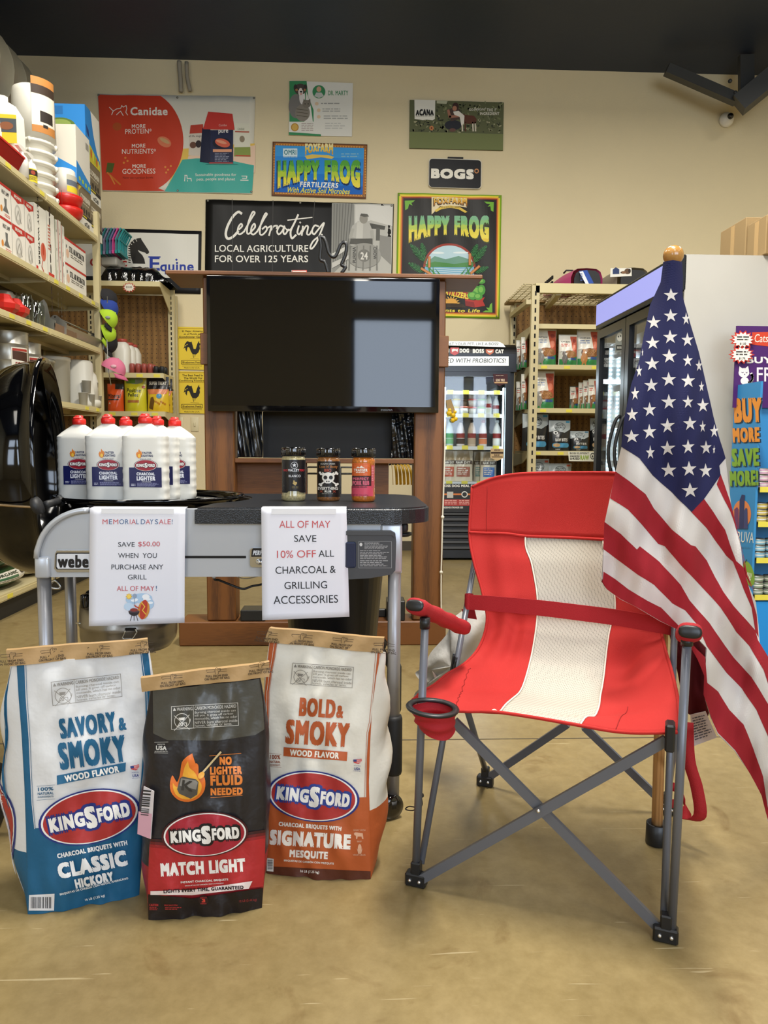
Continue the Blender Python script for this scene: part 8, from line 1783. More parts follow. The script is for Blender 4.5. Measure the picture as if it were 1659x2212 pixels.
def d_loot(a):
 a.rect(818, 276, 958, 496, '#151314'); O = '#a8452e'; W_ = '#e2ddd2'
 a.text('SUGAR CREEK', 838, 288, 926, 296, W_); a.text("Loot N' Booty", 832, 300, 940, 322, '#b5763c', bold=.01, shear=.1); a.text('BBQ', 860, 322, 902, 344, O, bold=.03)
 for x0, y0, x1, y1 in ((838, 350, 934, 420), (934, 346, 838, 420)): a.line([(x0, y0), (x1, y1)], 9, W_)
 for x, y in ((836, 346), (842, 354), (930, 344), (936, 352), (834, 418), (842, 424), (930, 424), (938, 416)): a.ell(x, y, 7, 7, W_, 10)
 a.ell(884, 376, 36, 32, W_); a.poly([(852, 364), (850, 342), (868, 352)], W_); a.poly([(916, 364), (918, 342), (900, 352)], W_); a.ell(882, 400, 20, 14, W_); a.ell(868, 376, 11, 12, '#151314'); a.ell(899, 376, 11, 12, '#151314'); a.ell(876, 400, 4, 5, '#151314', 8); a.ell(888, 400, 4, 5, '#151314', 8); a.line([(862, 414), (900, 414)], 3, '#151314')
 a.text('EVERYTHING', 822, 434, 942, 452, W_, bold=.03); a.text('RUB', 862, 455, 902, 469, W_, bold=.04); a.line([(834, 456), (850, 468)], 2.5, O); a.line([(850, 456), (834, 468)], 2.5, O); a.line([(912, 456), (928, 468)], 2.5, O); a.line([(928, 456), (912, 468)], 2.5, O); a.lines(846, 474, 914, 480, 1, '#9a958a', False)
def d_traeg(a):
 a.rect(1032, 288, 1140, 366, '#d2622c'); a.rect(1032, 366, 1148, 440, '#3a1f26'); a.rect(1030, 428, 1160, 492, '#cf4a63'); a.rect(1148, 300, 1166, 440, '#c24a58')
 a.poly([(1056, 318), (1068, 308), (1078, 314), (1088, 303), (1100, 312), (1112, 318)], '#ece3d6'); a.text('TRAEGER', 1044, 322, 1126, 340, '#ece3d6', bold=.05); a.lines(1056, 344, 1112, 350, 1, '#ece3d6', False)
 P_ = '#d9677c'; a.text('PERFECT', 1038, 376, 1134, 392, P_, bold=.06); a.text('PORK RUB', 1036, 396, 1136, 424, P_, bold=.07); a.text('BROWN SUGAR, PAPRIKA & SPICE', 1036, 430, 1122, 440, '#3a1f26', bold=.02); a.text('NET WT. 10.5 oz (297g)', 1036, 480, 1130, 490, '#3a1f26'); a.lines(1150, 310, 1162, 400, 9, '#e6a3a8')
shaker(608.5, 660, 967, 1083.5, 'black-labelled spice shaker of pale seasoning, nearest the lighter bottles', spice_mat('pale_spice', '#a59a72', ''), d_val, 985)
shaker(684, 735, 969, 1083.5, 'spice shaker with a white skull and bones label, between two others', spice_mat('brown_spice', '#8a5a30', ''), d_loot, 987)
shaker(759.5, 810.5, 969, 1085, 'orange and pink labelled spice shaker, nearest the table end', spice_mat('orange_spice', '#b8671f', ''), d_traeg, 988)
# ------------------------------------------------------------------ charcoal bags
class Bag:
 def __init__(s, name, label, z, Le, Re, ybl, d, sbl, sbr, H, top, low, vb, kind, draw, tape, lean=0.06, side=None):
  """Le / Re: front face edges (photo px, top to bottom)"""
  B0 = PZ(*Le[-1]); B1 = PZ(*Re[-1]); s.e = nrm((B1-B0)*np.array([1, 1, 0])); s.b = np.array([-s.e[1], s.e[0], 0.0]); s.up = nrm(np.array([0, 0, 1.0])+s.b*lean)
  s.n = -nrm(np.cross(s.up, s.e)) if np.dot(np.cross(s.up, s.e), s.b) > 0 else nrm(np.cross(s.up, s.e)); s.o = B0
  def loc(P):
   Q = [PL(px, py, s.o, s.n)-s.o for px, py in P]; return np.array([[q@s.e, q@s.up] for q in Q])
  s.L = loc(Le); s.R = loc(Re); s.H = H; s.d = d; s.seed = hash(label) % 7 if False else len(label)
  s.z = z; nu, nv = 30, 54
  t = thing(name, label, 'bag', (B0+B1)/2+s.b*d/2); V_ = np.linspace(0, 1, nv); rows = []; ns, nb = 8, 12
  for v in V_:
   row = [s.front(u, v) for u in np.linspace(0, 1, nu)]
   D = d*float(smooth01(np.array([0.03+v*2.0]))[0])*(1-.12*max(0, v-.92)/.08)+.012
   fl, fr = row[0], row[-1]; bl = s.edge(0, v)+s.b*D; br = s.edge(1, v)+s.b*D
   bu = math.sin(math.pi*min(1, v*.93+.05))**.8
   sr = [fr+(br-fr)*q+s.e*sbr*bu*math.sin(math.pi*q)**.8*(1+.15*math.sin(v*23+q*5)) for q in np.linspace(0, 1, ns+2)[1:]]
   bk = [br+(bl-br)*q+s.b*.03*bu*math.sin(math.pi*q) for q in np.linspace(0, 1, nb+2)[1:]]
   sl = [bl+(fl-bl)*q-s.e*sbl*bu*math.sin(math.pi*q)**.8*(1+.12*math.sin(v*19+q*7)) for q in np.linspace(0, 1, ns+2)[1:-1]]
   rows.append([p if p[2] > 0.0015 else np.array([p[0], p[1], 0.0015]) for p in row+sr+bk+sl])
  G = np.array(rows); mb = MB(); kb = int(vb*(nv-1))
  mb.grid(G[:kb+1], ink(top, kind), closeu=True, flip=True); mb.grid(G[kb:], ink(low, kind), closeu=True, flip=True)
  mb.add(G[-1], [tuple(range(G.shape[1]))], ink(low, kind)); mb.add(G[0], [tuple(range(G.shape[1]))[::-1]], ink(top, kind))
  a = Art(kind); draw(a); a.emit(mb, s.fn, 0.0006, L=14, smooth=True)
  if side:
   a = Art(kind); side(a)
   def sfn(U, V):
    P = []
    for u, v in zip(np.clip(np.asarray(U)/100, 0, 1), np.clip(np.asarray(V)/100, 0, 1)):
     r = v*(nv-1); i = min(int(r), nv-2); f = r-i; seq = list(range(nu+ns+1+nb, G.shape[1]))+[0]; c = u*(len(seq)-1); j = min(int(c), len(seq)-2); g = c-j
     P.append((G[i, seq[j]]*(1-g)+G[i, seq[j+1]]*g)*(1-f)+(G[i+1, seq[j]]*(1-g)+G[i+1, seq[j+1]]*g)*f)
    P = np.array(P); N = np.tile(nrm(-s.e-s.b*.5), (len(P), 1)); return P+N*.001, N
   a.emit(mb, sfn, 0.0004, L=12)
  mb.build('bag_body', t)
  # folded kraft strip over the top
  q, tart = tape; C = [PL(px, py, s.o-s.b*(-0.0)+s.n*.012, s.n) for px, py in q]; mb = MB(); kr = ink('#ac8c5f', 'sack'); nn = 26
  def tp(u, v, off=0.0): return (C[0]*(1-u)+C[1]*u)*(1-v)+(C[3]*(1-u)+C[2]*u)*v+s.n*(off+.004*math.sin(u*9+1)+.002*math.sin(u*23+v*3))
  F_ = np.array([[tp(u, v) for u in np.linspace(0, 1, nn)] for v in np.linspace(0, 1, 4)]); Bk = np.array([[tp(u, v, -.020) for u in np.linspace(0, 1, nn)] for v in np.linspace(0, 1, 4)])
  mb.grid(F_, kr, flip=True); mb.grid(Bk, kr); mb.grid(np.array([Bk[0], F_[0]]), kr, flip=True); mb.grid(np.array([F_[-1], Bk[-1]]), kr, flip=True)
  for k in (0, -1): mb.grid(np.array([F_[:, k], Bk[:, k]]), kr, flip=(k == 0))
  a = Art('sack'); tart(a); zq = [((x-z[0])*z[2], (y-z[1])*z[2]) for x, y in q]
  f0 = pixfn(z, s.o+s.n*.0125, s.n)
  def tfn(U, V):
   P, N = f0(U, V); w = C[1]-C[0]; u = (P-C[0])@w/(w@w); v = np.clip(((P-C[0])@(C[3]-C[0]))/((C[3]-C[0])@(C[3]-C[0])), 0, 1)
   return P+N*(.0006+.004*np.sin(u*9+1)+.002*np.sin(u*23+v*3))[:, None], N
  a.emit(mb, tfn, .0003, L=20); mb.build('top_strip', t); s.t = t
 def edge(s, side, v):
  E = s.L if side == 0 else s.R; h0, h1 = E[0, 1], E[-1, 1]; h = h0+(h1-h0)*v; x = np.interp(-h, -E[:, 1], E[:, 0]); return s.o+s.e*x+s.up*h
 def hgt(s, u, v):
  w = np.sin(np.pi*np.clip(u, 0, 1)); g = .25+.75*smooth01(np.asarray(v)*2.2)
  return s.H*np.power(np.clip(w, 0, 1), .6)*g*(1-.45*smooth01((np.asarray(v)-.85)/.15))+w*(.0045*np.sin(u*9+v*14+s.seed)+.0035*np.sin(u*21-v*17+s.seed)+.0016*np.sin(u*5+v*43+s.seed*2)*(v < .5)+.002*np.sin(u*37+v*9)+.0045*np.exp(-((v-.16)/.1)**2)*np.sin(u*26+v*30+s.seed)+.003*np.exp(-((v-.9)/.08)**2)*np.sin(u*34-v*20))
 def front(s, u, v): return s.edge(0, v)*(1-u)+s.edge(1, v)*u+s.n*float(s.hgt(u, v))
 def fn(s, U, V):
  D = rays(U, V, *s.z); off = np.zeros(len(D))
  for _ in range(3):
   t = ((s.o-EYE)@s.n+off)/(D@s.n); P = EYE[None]+D*t[:, None]; a = (P-s.o)@s.e; b = (P-s.o)@s.up
   l = np.interp(-b, -s.L[:, 1], s.L[:, 0]); r = np.interp(-b, -s.R[:, 1], s.R[:, 0]); u = np.clip((a-l)/(r-l), 0, 1)
   hl = s.L[0, 1]*(1-u)+s.R[0, 1]*u; hb = s.L[-1, 1]*(1-u)+s.R[-1, 1]*u; v = np.clip((b-hl)/(hb-hl), 0, 1); off = s.hgt(u, v)
  E = lambda S, vv: s.o+np.outer(np.interp(-(S[0, 1]+(S[-1, 1]-S[0, 1])*vv), -S[:, 1], S[:, 0]), s.e)+np.outer(S[0, 1]+(S[-1, 1]-S[0, 1])*vv, s.up)
  P = E(s.L, v)*(1-u)[:, None]+E(s.R, v)*u[:, None]+s.n*(off+.0011)[:, None]
  return P, np.tile(s.n, (len(P), 1))
def strip_art(pos, rot, c='#3d2f22'):
 def d(a):
  for x, y in pos:
   sb = Art('sack'); sb.base = 2; sb.line([(-80, -34), (-12, -36)], 3, c); sb.line([(22, -36), (84, -34)], 3, c); sb.line([(-76, -16), (-10, -18)], 3, c); sb.line([(20, -18), (82, -16)], 3, c); sb.line([(-80, -34), (-80, -22)], 2.5, c)
   sb.line([(-8, 0), (-12, -28), (-4, -46), (6, -50), (14, -44), (34, -44), (34, -26), (16, -20), (14, 0)], 3, c); sb.line([(6, -44), (8, -28)], 2.5, c); sb.line([(14, -36), (26, -35)], 2.5, c)
   sb.text('PULL FROM END', -88, 6, 88, 24, c, bold=.03); sb.text('ON FRONT OF BAG', -100, 28, 100, 46, c, bold=.03); a.merge(sb, rotfn(x, y, rot))
 return d
def usa(a, x, y, rot=-5, s_=1.0, c='#3a4a8c'):
 sb = Art('sack'); sb.base = 2; sb.poly([(-32, -16), (10, -20), (32, -26), (34, -8), (24, 8), (8, 18), (-10, 14), (-28, 8)], '#c9484a'); sb.rect(-32, -17, -6, 0, '#35437f')
 for k in range(3): sb.line([(-4, -12+k*9), (30, -16+k*9)], 2.5, '#e6e3e0')
 sb.text('USA', -22, 46, 26, 68, c, bold=.03); sb.lines(-26, 32, 28, 38, 1, c, False); sb.lines(-28, 74, 30, 80, 1, c, False); a.merge(sb, rotfn(x, y, rot, s_, s_))
# --- blue and white bag
BL = '#175a80'
def d_b1(a):
 a.poly([(200, 1455), (255, 1482), (320, 1478), (700, 1420), (1040, 1330), (1200, 1300), (1200, 2200), (150, 2200), (150, 1440)], BL, layer=1)
 a.poly([(125, 200), (180, 200), (192, 500), (215, 800), (228, 1100), (238, 1300), (258, 1490), (150, 1490), (150, 800), (110, 400)], BL, layer=1)
 for dx in (0, 9): a.line([(184+dx, 230), (194+dx, 500), (216+dx, 800), (229+dx, 1100), (239+dx, 1300), (259+dx-4*(dx > 0), 1484)], 3.2 if dx == 0 else 3, '#e9e9ec' if dx == 0 else BL, layer=2)
 a.poly([(1046, 150), (1180, 150), (1180, 700), (1140, 1000), (1100, 1330), (1030, 1340), (1050, 1150), (1066, 950), (1090, 700), (1084, 450), (1062, 300)], BL, layer=1)
 a.line([(1056, 170), (1072, 300), (1096, 450), (1102, 700), (1078, 950)], 3, '#e9e9ec', layer=2)
 warn(a, [(380, 388), (902, 326), (914, 498), (394, 567)], '#8f8d8a')
 rtext(a, 'SAVORY', 655, 712, 425, 152, -8, BL, .05); rtext(a, '&', 913, 703, 58, 96, -7, BL, .04); rtext(a, 'SMOKY', 690, 914, 505, 205, -7.5, BL, .05)
 a.poly([(425, 1086), (940, 988), (937, 1054), (427, 1155)], BL); rtext(a, 'WOOD FLAVOR', 686, 1073, 410, 50, -10.5, '#e9e7e4', .05)
 for t_, y, h, w, b in (('100%', 1188, 27, 115, .03), ('NATURAL', 1221, 19, 118, .03), ('INGREDIENTS', 1246, 13, 116, .02)): rtext(a, t_, 341, y, w, h, -3, BL, b)
 a.line([(275, 1168), (410, 1158)], 2, BL); a.line([(275, 1272), (410, 1262)], 2, BL); usa(a, 1006, 1030, -5)
 oval_logo(a, 668, 1394, 386, 202, -12, '#22307a', '#22307a', fill='#a8302f')
 W_ = '#e6e8ea'; rtext(a, 'CHARCOAL BRIQUETS WITH', 690, 1635, 530, 42, -11, W_, .06); rtext(a, 'CLASSIC', 690, 1744, 522, 118, -11.5, W_, .08); rtext(a, 'HICKORY', 704, 1858, 290, 72, -12, W_, .07)
 rtext(a, 'BRIQUETAS DE CARBÓN CON NOGAL AMERICANO', 703, 1902, 522, 22, -13.5, W_, .04); rtext(a, '16 LB (7.25 kg)', 711, 1988, 150, 22, -13, W_, .03)
 a.poly([(218, 1978), (408, 1968), (404, 2094), (215, 2094)], '#dfdfe2'); barcode(a, 232, 1992, 386, 2076, '#3a3a3e', 30)
 a.rect(0, 2128, 1200, 2300, '#121518', layer=3) if False else None
def side1(a):
 a.ell(50, 66, 38, 17, '#22307a', 30); a.ell(50, 66, 34, 15.5, '#e6e3e0', 30); a.ell(50, 66, 31, 14.5, '#a8302f', 30); a.text('KINGSFORD', -40, 62, 140, 70, '#e6e3e0', bold=.06, rot=-90) if False else None
 for k, ch in enumerate('KINGSFORD'): a.text(ch, 36, 54+k*2.7, 62, 56.2+k*2.7, '#e6e3e0', bold=.06, rot=-90)
 for k, ch in enumerate('SAVORY&'): a.text(ch, 60, 14+k*4.6, 92, 18+k*4.6, BL, bold=.06, rot=-90)
 for k, ch in enumerate('SMOKY'): a.text(ch, 20, 18+k*4.6, 50, 22+k*4.6, '#22305a', bold=.06, rot=-90)
 for k, ch in enumerate('CLASSIC'): a.text(ch, 20, 78+k*2.8, 66, 80.3+k*2.8, '#e6e8ea', bold=.06, rot=-90)
Bag('charcoal_bag', 'blue and white charcoal bag, nearest the open grill lid', Z_B1, [(36, 1432), (40, 1500), (47, 1590), (53, 1700), (56, 1790), (58, 1880), (60, 1974)], [(320, 1408), (327, 1470), (330, 1520), (328, 1600), (320, 1700), (308, 1800), (301, 1932)], 0, .13, .055, .012, .022, '#d7d8da', BL, .76, 'sack', d_b1,
([(13, 1404), (319, 1381), (322, 1410), (20, 1439)], strip_art([(88, 215), (388, 186), (738, 162), (1062, 135)], -4)), side=side1)
# --- orange and white bag
OR = '#b2562a'
def d_b3(a):
 a.poly([(60, 1410), (300, 1440), (700, 1450), (878, 1444), (1100, 1440), (1100, 2200), (60, 2200)], '#b0562a', layer=1)
 a.poly([(100, 180), (180, 190), (160, 330), (135, 450), (115, 600), (108, 900), (106, 1100), (60, 1100), (40, 600)], OR, layer=1); a.line([(184, 190), (165, 330), (140, 450), (121, 600), (113, 900), (112, 1100)], 3, OR, layer=2); a.line([(160, 200), (142, 330), (118, 470), (100, 600), (96, 1080)], 3, '#e6e1d6', layer=2)
 a.poly([(982, 280), (1060, 290), (1000, 800), (960, 1200), (960, 1470), (890, 1450), (894, 1150), (908, 930), (928, 840), (950, 600)], OR, layer=1)
 a.line([(968, 280), (940, 600), (916, 840), (896, 930), (884, 1200), (878, 1440)], 3, OR, layer=2); a.line([(1000, 300), (965, 620), (942, 850)], 3, '#e6e1d6', layer=2)
 a.poly([(60, 1990), (960, 2035), (1000, 2035), (1000, 2200), (60, 2200)], '#55291a', layer=2)
 warn(a, [(307, 372), (793, 406), (781, 574), (288, 540)], '#807c76')
 rtext(a, 'BOLD', 502, 733, 288, 150, 4, OR, .05); rtext(a, '&', 681, 764, 56, 100, 4, OR, .04); rtext(a, 'SMOKY', 503, 936, 508, 196, 3.6, OR, .05)
 a.poly([(234, 1045), (741, 1082), (736, 1155), (232, 1116)], OR); rtext(a, 'WOOD FLAVOR', 478, 1099, 392, 50, 4, '#e9e4d8', .05)
 for t_, y, h, w, b in (('100%', 1124, 34, 82, .03), ('NATURAL', 1162, 19, 86, .03), ('INGREDIENTS', 1188, 13, 80, .02)): rtext(a, t_, 166, y, w, h, 2, '#8a4226', b)
 a.line([(116, 1092), (216, 1102)], 2, '#8a4226'); a.line([(114, 1198), (214, 1208)], 2, '#8a4226'); usa(a, 820, 1160, 3)
 oval_logo(a, 471, 1434, 368, 202, 6.5, '#22307a', '#2a3f8c', fill='#a8302f')
 W_ = '#ebe5dc'; rtext(a, 'CHARCOAL BRIQUETS WITH', 443, 1677, 500, 40, 4.5, W_, .06); rtext(a, 'SIGNATURE', 445, 1780, 645, 122, 3.5, W_, .08); rtext(a, 'MESQUITE', 432, 1903, 305, 70, 3.5, W_, .07); rtext(a, 'BRIQUETAS DE CARBÓN CON MEZQUITE', 434, 1958, 398, 22, 3.8, W_, .04); rtext(a, '16 LB (7.25 kg)', 441, 2037, 150, 26, 4, W_, .03)
 Q = '#d9a98c'; rtext(a, 'GREAT WITH', 835, 1705, 96, 14, 0, Q, .01); a.poly([(792, 1728), (806, 1722), (862, 1730), (868, 1776), (858, 1776), (852, 1756), (822, 1756), (818, 1776), (810, 1776), (808, 1750), (796, 1744)], Q); rtext(a, 'BEEF', 836, 1795, 36, 12, 0, Q, .01); a.ell(838, 1850, 15, 34, Q); a.poly([(816, 1846), (838, 1886), (862, 1846), (850, 1892), (826, 1892)], Q); rtext(a, 'VEGETABLES', 834, 1902, 100, 13, 0, Q, .01)
 a.poly([(100, 1926), (154, 1932), (152, 2034), (98, 2030)], '#d9d6cf'); barcode(a, 106, 1940, 146, 2020, '#55534e', 12, False)
Bag('charcoal_bag', 'orange and white charcoal bag leaning beside the right grill leg', Z_B3, [(583, 1386), (577, 1440), (570, 1520), (568, 1620), (571, 1700), (574, 1790), (576, 1885)], [(823, 1410), (813, 1460), (804, 1530), (800, 1600), (797, 1690), (800, 1790), (801, 1898)], 0, .13, .012, .045, .022, '#dcd8cd', '#b0562a', .70, 'sack', d_b3,
([(582, 1356), (829, 1379), (826, 1411), (571, 1386)], strip_art([(102, 165), (375, 188), (702, 216), (1030, 258)], 5)))
# --- black and red bag
def d_b2(a):
 a.poly([(20, 0), (1150, 0), (1150, 600), (1000, 690), (700, 735), (300, 730), (20, 600)], '#4a4943', layer=1)
 for k, c in enumerate(('#3a1a1c', '#651f22', '#8f2428', '#aa2a2e')): a.poly([(20, 1500+k*22), (300, 1525+k*22), (700, 1500+k*22), (1150, 1432+k*22), (1150, 1880), (990, 1900), (20, 1990)], c, layer=2+k)
 a.poly([(20, 1940), (500, 1985), (1150, 1890), (1150, 2200), (20, 2200)], '#1b1517', layer=6)
 G = '#c9c7c2'; warn(a, [(333, 460), (864, 430), (871, 613), (333, 646)], G, 'film')
 rtext(a, 'USA', 253, 793, 85, 36, 2, G, .06); a.line([(198, 748), (308, 746)], 2.5, G); a.line([(198, 832), (306, 834)], 2.5, G); rtext(a, 'MADE IN THE', 252, 764, 60, 9, 0, G); a.lines(200, 818, 304, 826, 1, G, False)
 O = '#d9702c'
 a.poly([tuple(q) for q in catmull([(500, 834), (510, 870), (530, 925), (528, 912), (548, 930), (550, 990), (560, 1012), (590, 1015), (604, 1060), (596, 1130), (550, 1190), (470, 1221), (390, 1205), (335, 1150), (322, 1080), (340, 1010), (362, 1040), (380, 1062), (398, 1020), (408, 960), (420, 900), (460, 858)], 60)], O, layer=3)
 a.poly([tuple(q) for q in catmull([(466, 895), (480, 950), (520, 985), (550, 1040), (575, 1090), (560, 1150), (500, 1195), (420, 1195), (360, 1150), (345, 1070), (372, 1100), (410, 1080), (425, 1000), (440, 940)], 44)], '#e8a93c', layer=4)
 a.poly([(402, 1030), (425, 1018), (530, 1040), (550, 1062), (540, 1160), (488, 1194), (396, 1154), (380, 1120)], '#55534f', layer=5); a.poly([(412, 1030), (528, 1048), (545, 1064), (530, 1120), (400, 1090)], '#8a8883', layer=6); rtext(a, 'K', 462, 1090, 90, 84, 8, '#3a3835', .03, 'film', 7)
 a.line([(588, 978), (726, 822)], 15, '#d3bf92', layer=8); a.ell(572, 1004, 22, 32, '#e3a640', rot=.7, layer=9)
 for t_, x, y, w, h in (('NO', 766, 889, 96, 66), ('LIGHTER', 768, 966, 254, 66), ('FLUID', 772, 1050, 256, 82), ('NEEDED', 773, 1139, 256, 58)): rtext(a, t_, x, y, w, h, -1.5, '#dd8038', .07, 'film')
 a.line([(638, 852), (888, 832)], 4, '#dd8038', layer=7); a.line([(645, 1188), (898, 1168)], 4, '#dd8038')
 oval_logo(a, 601, 1474, 345, 178, -4, '#45151c', '#17151a', fill='#a02535', kind='film', base=8)
 W_ = '#ebe7e3'; rtext(a, 'MATCH LIGHT', 585, 1739, 674, 108, -3.5, W_, .08, 'film'); rtext(a, 'INSTANT CHARCOAL BRIQUETS', 597, 1847, 378, 19, -3.5, W_, .05, 'film'); rtext(a, 'BRIQUETAS DE CARBÓN INSTANTÁNEAS', 596, 1872, 306, 11, -4, W_, .02, 'film')
 a.poly([(168, 1925), (500, 1915), (978, 1845), (950, 1905), (500, 1956), (168, 1955)], '#e6d8d6', layer=8); rtext(a, 'LIGHTS EVERY TIME, GUARANTEED', 590, 1912, 636, 32, -3, '#2a1c20', .06, 'film')
 Rr = '#b33a3a'; a.ell(590, 1998, 40, 40, '#2a1a1c', layer=8); rtext(a, 'ABOUT', 590, 1976, 54, 12, -4, Rr, .03, 'film'); rtext(a, '3', 590, 1999, 28, 26, 0, '#d9483c', .07, 'film'); rtext(a, 'FIRES', 590, 2022, 44, 12, -4, Rr, .03, 'film'); rtext(a, '12 LB (5.44 kg)', 942, 2002, 140, 24, -5, '#8a3030', .03, 'film')
 rtext(a, 'CAUTION', 195, 2036, 70, 20, 0, Rr, .04, 'film'); rtext(a, 'PRECAUCIÓN', 330, 2036, 104, 16, 0, Rr, .04, 'film'); a.lines(160, 2054, 232, 2080, 3, Rr); a.lines(284, 2054, 420, 2078, 2, Rr)
Bg = Bag('charcoal_bag', 'black and red charcoal bag standing in front between two others', Z_B2, [(330, 1490), (331, 1560), (330, 1640), (328, 1740), (323, 1830), (320, 1900), (321, 1984)], [(560, 1466), (568, 1520), (572, 1590), (574, 1680), (574, 1780), (572, 1860), (566, 1958)], 0, .10, .03, .012, .024, '#232124', '#8f2428', .78, 'film', d_b2,
([(304, 1464), (582, 1431), (582, 1462), (307, 1494)], strip_art([(340, 256), (693, 204), (1040, 158)], -5)))
mb = MB(); q = [PL(x, y, Bg.o-Bg.e*.0+Bg.n*.004, nrm(Bg.n-Bg.e*.9)) for x, y in ((311, 1698), (333, 1709), (326, 1812), (300, 1802))]; mb.sheet(np.array([[q[1], q[0]], [q[2], q[3]]]), .0012, ink('#dcd6dc'), smooth=False)
a = Art(); a.poly([(72, 1300), (178, 1320), (165, 1520), (62, 1480)], '#d9a9bd'); sb = Art(); sb.base = 3; barcode(sb, 0, 0, 62, 200, '#333', 22, False, 4); a.merge(sb, rotfn(112, 1128, 6)); a.emit(mb, pixfn(Z_B2, q[0]+Bg.n*.0009, nrm(Bg.n-Bg.e*.9)), .0003); mb.build('price_sticker', Bg.t)
# ------------------------------------------------------------------ red folding chair
FL, FR, BLF, BRF = PZ(899, 1912), PZ(1437, 2032), PZ(1048, 1697), PZ(1441, 1757)
cf = nrm(FR-FL); cb = np.array([-cf[1], cf[0], 0.0])
M_FAB = mat('red_chair_fabric', '#b41f1a', rough=0.82, bump=0.25, bscale=900, sheen=0.0, detail=2); M_FAB2 = mat('red_webbing', '#a3151f', rough=0.8, bump=0.2, bscale=400)
M_POLE = mat('grey_steel_tube', '#63666f', rough=0.35, metal=0.25); M_FOOT = mat('black_foot_plastic', '#15171a', rough=0.4); M_RIV = mat('rivet', '#d0d0d0', rough=0.25, metal=0.9)
def CP(px, py, t): return PL(px, py, FL+cb*t, cb)
ch = thing('camp_chair', 'red and white folding camp chair with cup holder and grey tube legs', 'chair', (FL+FR+BLF+BRF)/4)
def pole(name, a, b, r=.0095, m=M_POLE):
 mb = MB(); mb.cyl(a, b, r, m, 14); return mb.build(name, ch)
def fbar(a, b, w=.022, h=.012, up=None):
 mb = MB(); mb.bar(a, b, w, h, M_POLE, up=up if up is not None else cb); return mb.build('cross_brace', ch)
Z3 = np.array([0, 0, 1.0])
for nm, (x, y), t in (('l', (899, 1912), 0), ('r', (1437, 2032), 0), ('bl', (1048, 1697), None), ('br', (1441, 1757), None)):
 c = PZ(x, y); t_ = np.dot(c-FL, cb); mb = MB(); dx = (FR-FL)/np.linalg.norm(FR-FL)
 R = frame(c, cf, cb, Z3); mb.rbox(-.026, .026, -.014, .014, 0.0005, .034, M_FOOT, .004, 1, M=R); mb.rbox(-.012, .012, -.012, .012, .03, .062, M_FOOT, .003, 1, M=R); f_ = mb.build('foot', ch)
 mb = MB();
 for q in (-.012, .012): mb.ball(tuple(c+cf*(-q if nm in ('r', 'br') else q)*1+Z3*.018-cb*.015), .0045, M_RIV, 8, 6)
 mb.build('rivet', f_)
pA0, pB0 = PL(897, 1880, FL, cb), PL(1450, 1985, FL, cb)
armL, armR = CP(918, 1352, .0), CP(1484, 1388, .0)
pole('front_pole', FL+Z3*.03+cf*-.002, armL); pole('front_pole', FR+Z3*.03+cf*.012, armR)
bkL, bkR = CP(1040, 1130, .56), CP(1466, 1110, .56)
pole('back_pole', FL+Z3*.05+cb*.012+cf*.008, bkL, .0085); pole('back_pole', FR+Z3*.05+cb*.012-cf*.004, bkR, .0085)
# crossed braces: front, back and sides
sfl, sfr = CP(978, 1560, .015), CP(1440, 1596, .015); sbl, sbr = CP(1035, 1530, .50), CP(1405, 1560, .50)
fbar(FL+Z3*.02+cf*.012-cb*.006, sfr-cb*.006); fbar(FR+Z3*.02-cf*.012+cb*.008, sfl+cb*.008)
mb = MB(); mb.ball(tuple(CP(1163, 1752, -.014)), .005, M_RIV, 8, 6); mb.build('rivet', ch)
fbar(BLF+Z3*.02, CP(1196, 1560, .55)+cf*.04); fbar(BRF+Z3*.02, CP(1300, 1575, .55)-cf*.05)
pole('side_brace', BLF+Z3*.05, CP(1008, 1530, .20), .0085); pole('side_brace', BRF+Z3*.05, CP(1462, 1570, .20), .0085)
mb = MB(); mb.rbox(-.01, .01, -.02, .02, -.03, .03, M_FOOT, .004, 1, M=frame(CP(1447, 1590, .0), cf, cb, Z3)); mb.build('corner_joint', ch)
mb = MB(); mb.tube(catmull([CP(981, 1412, .30), CP(978, 1432, .30), CP(975, 1448, .30), CP(979, 1450, .29), CP(986, 1420, .29)], 14), .004, M_FOOT, 6); mb.build('hook', ch)
# fabric: control net in photo columns (left edge, 2 inner, strip left, middle, strip right, inner, right edge)
NET = [
([(1020, 1052), (1062, 1034), (1110, 1025), (1170, 1022), (1240, 1021), (1330, 1022), (1400, 1032), (1462, 1052)], .50),
([(1014, 1150), (1060, 1152), (1100, 1154), (1135, 1158), (1220, 1161), (1303, 1166), (1390, 1172), (1470, 1178)], .47),
([(1024, 1215), (1070, 1212), (1110, 1214), (1149, 1220), (1235, 1224), (1318, 1228), (1395, 1238), (1462, 1246)], .44),
([(1042, 1280), (1085, 1282), (1125, 1286), (1161, 1292), (1245, 1300), (1329, 1310), (1386, 1322), (1438, 1330)], .41),
([(1052, 1340), (1090, 1345), (1125, 1350), (1158, 1356), (1240, 1362), (1316, 1368), (1374, 1366), (1428, 1360)], .385),
([(1030, 1405), (1075, 1412), (1112, 1420), (1146, 1426), (1225, 1436), (1307, 1440), (1375, 1430), (1438, 1402)], .34),
([(976, 1452), (1035, 1462), (1085, 1476), (1126, 1490), (1210, 1500), (1298, 1502), (1376, 1482), (1452, 1455)], .24),
([(930, 1482), (990, 1500), (1045, 1514), (1098, 1520), (1188, 1530), (1290, 1538), (1372, 1530), (1464, 1510)], .12),
([(891, 1513), (950, 1532), (1010, 1538), (1064, 1541), (1150, 1553), (1254, 1568), (1350, 1580), (1470, 1580)], .0)]
Cn = np.array([[CP(x, y, t-(.02 if 0 < j < 7 and 2 < i < 7 else 0)*0) for j, (x, y) in enumerate(r)] for i, (r, t) in enumerate(NET)])
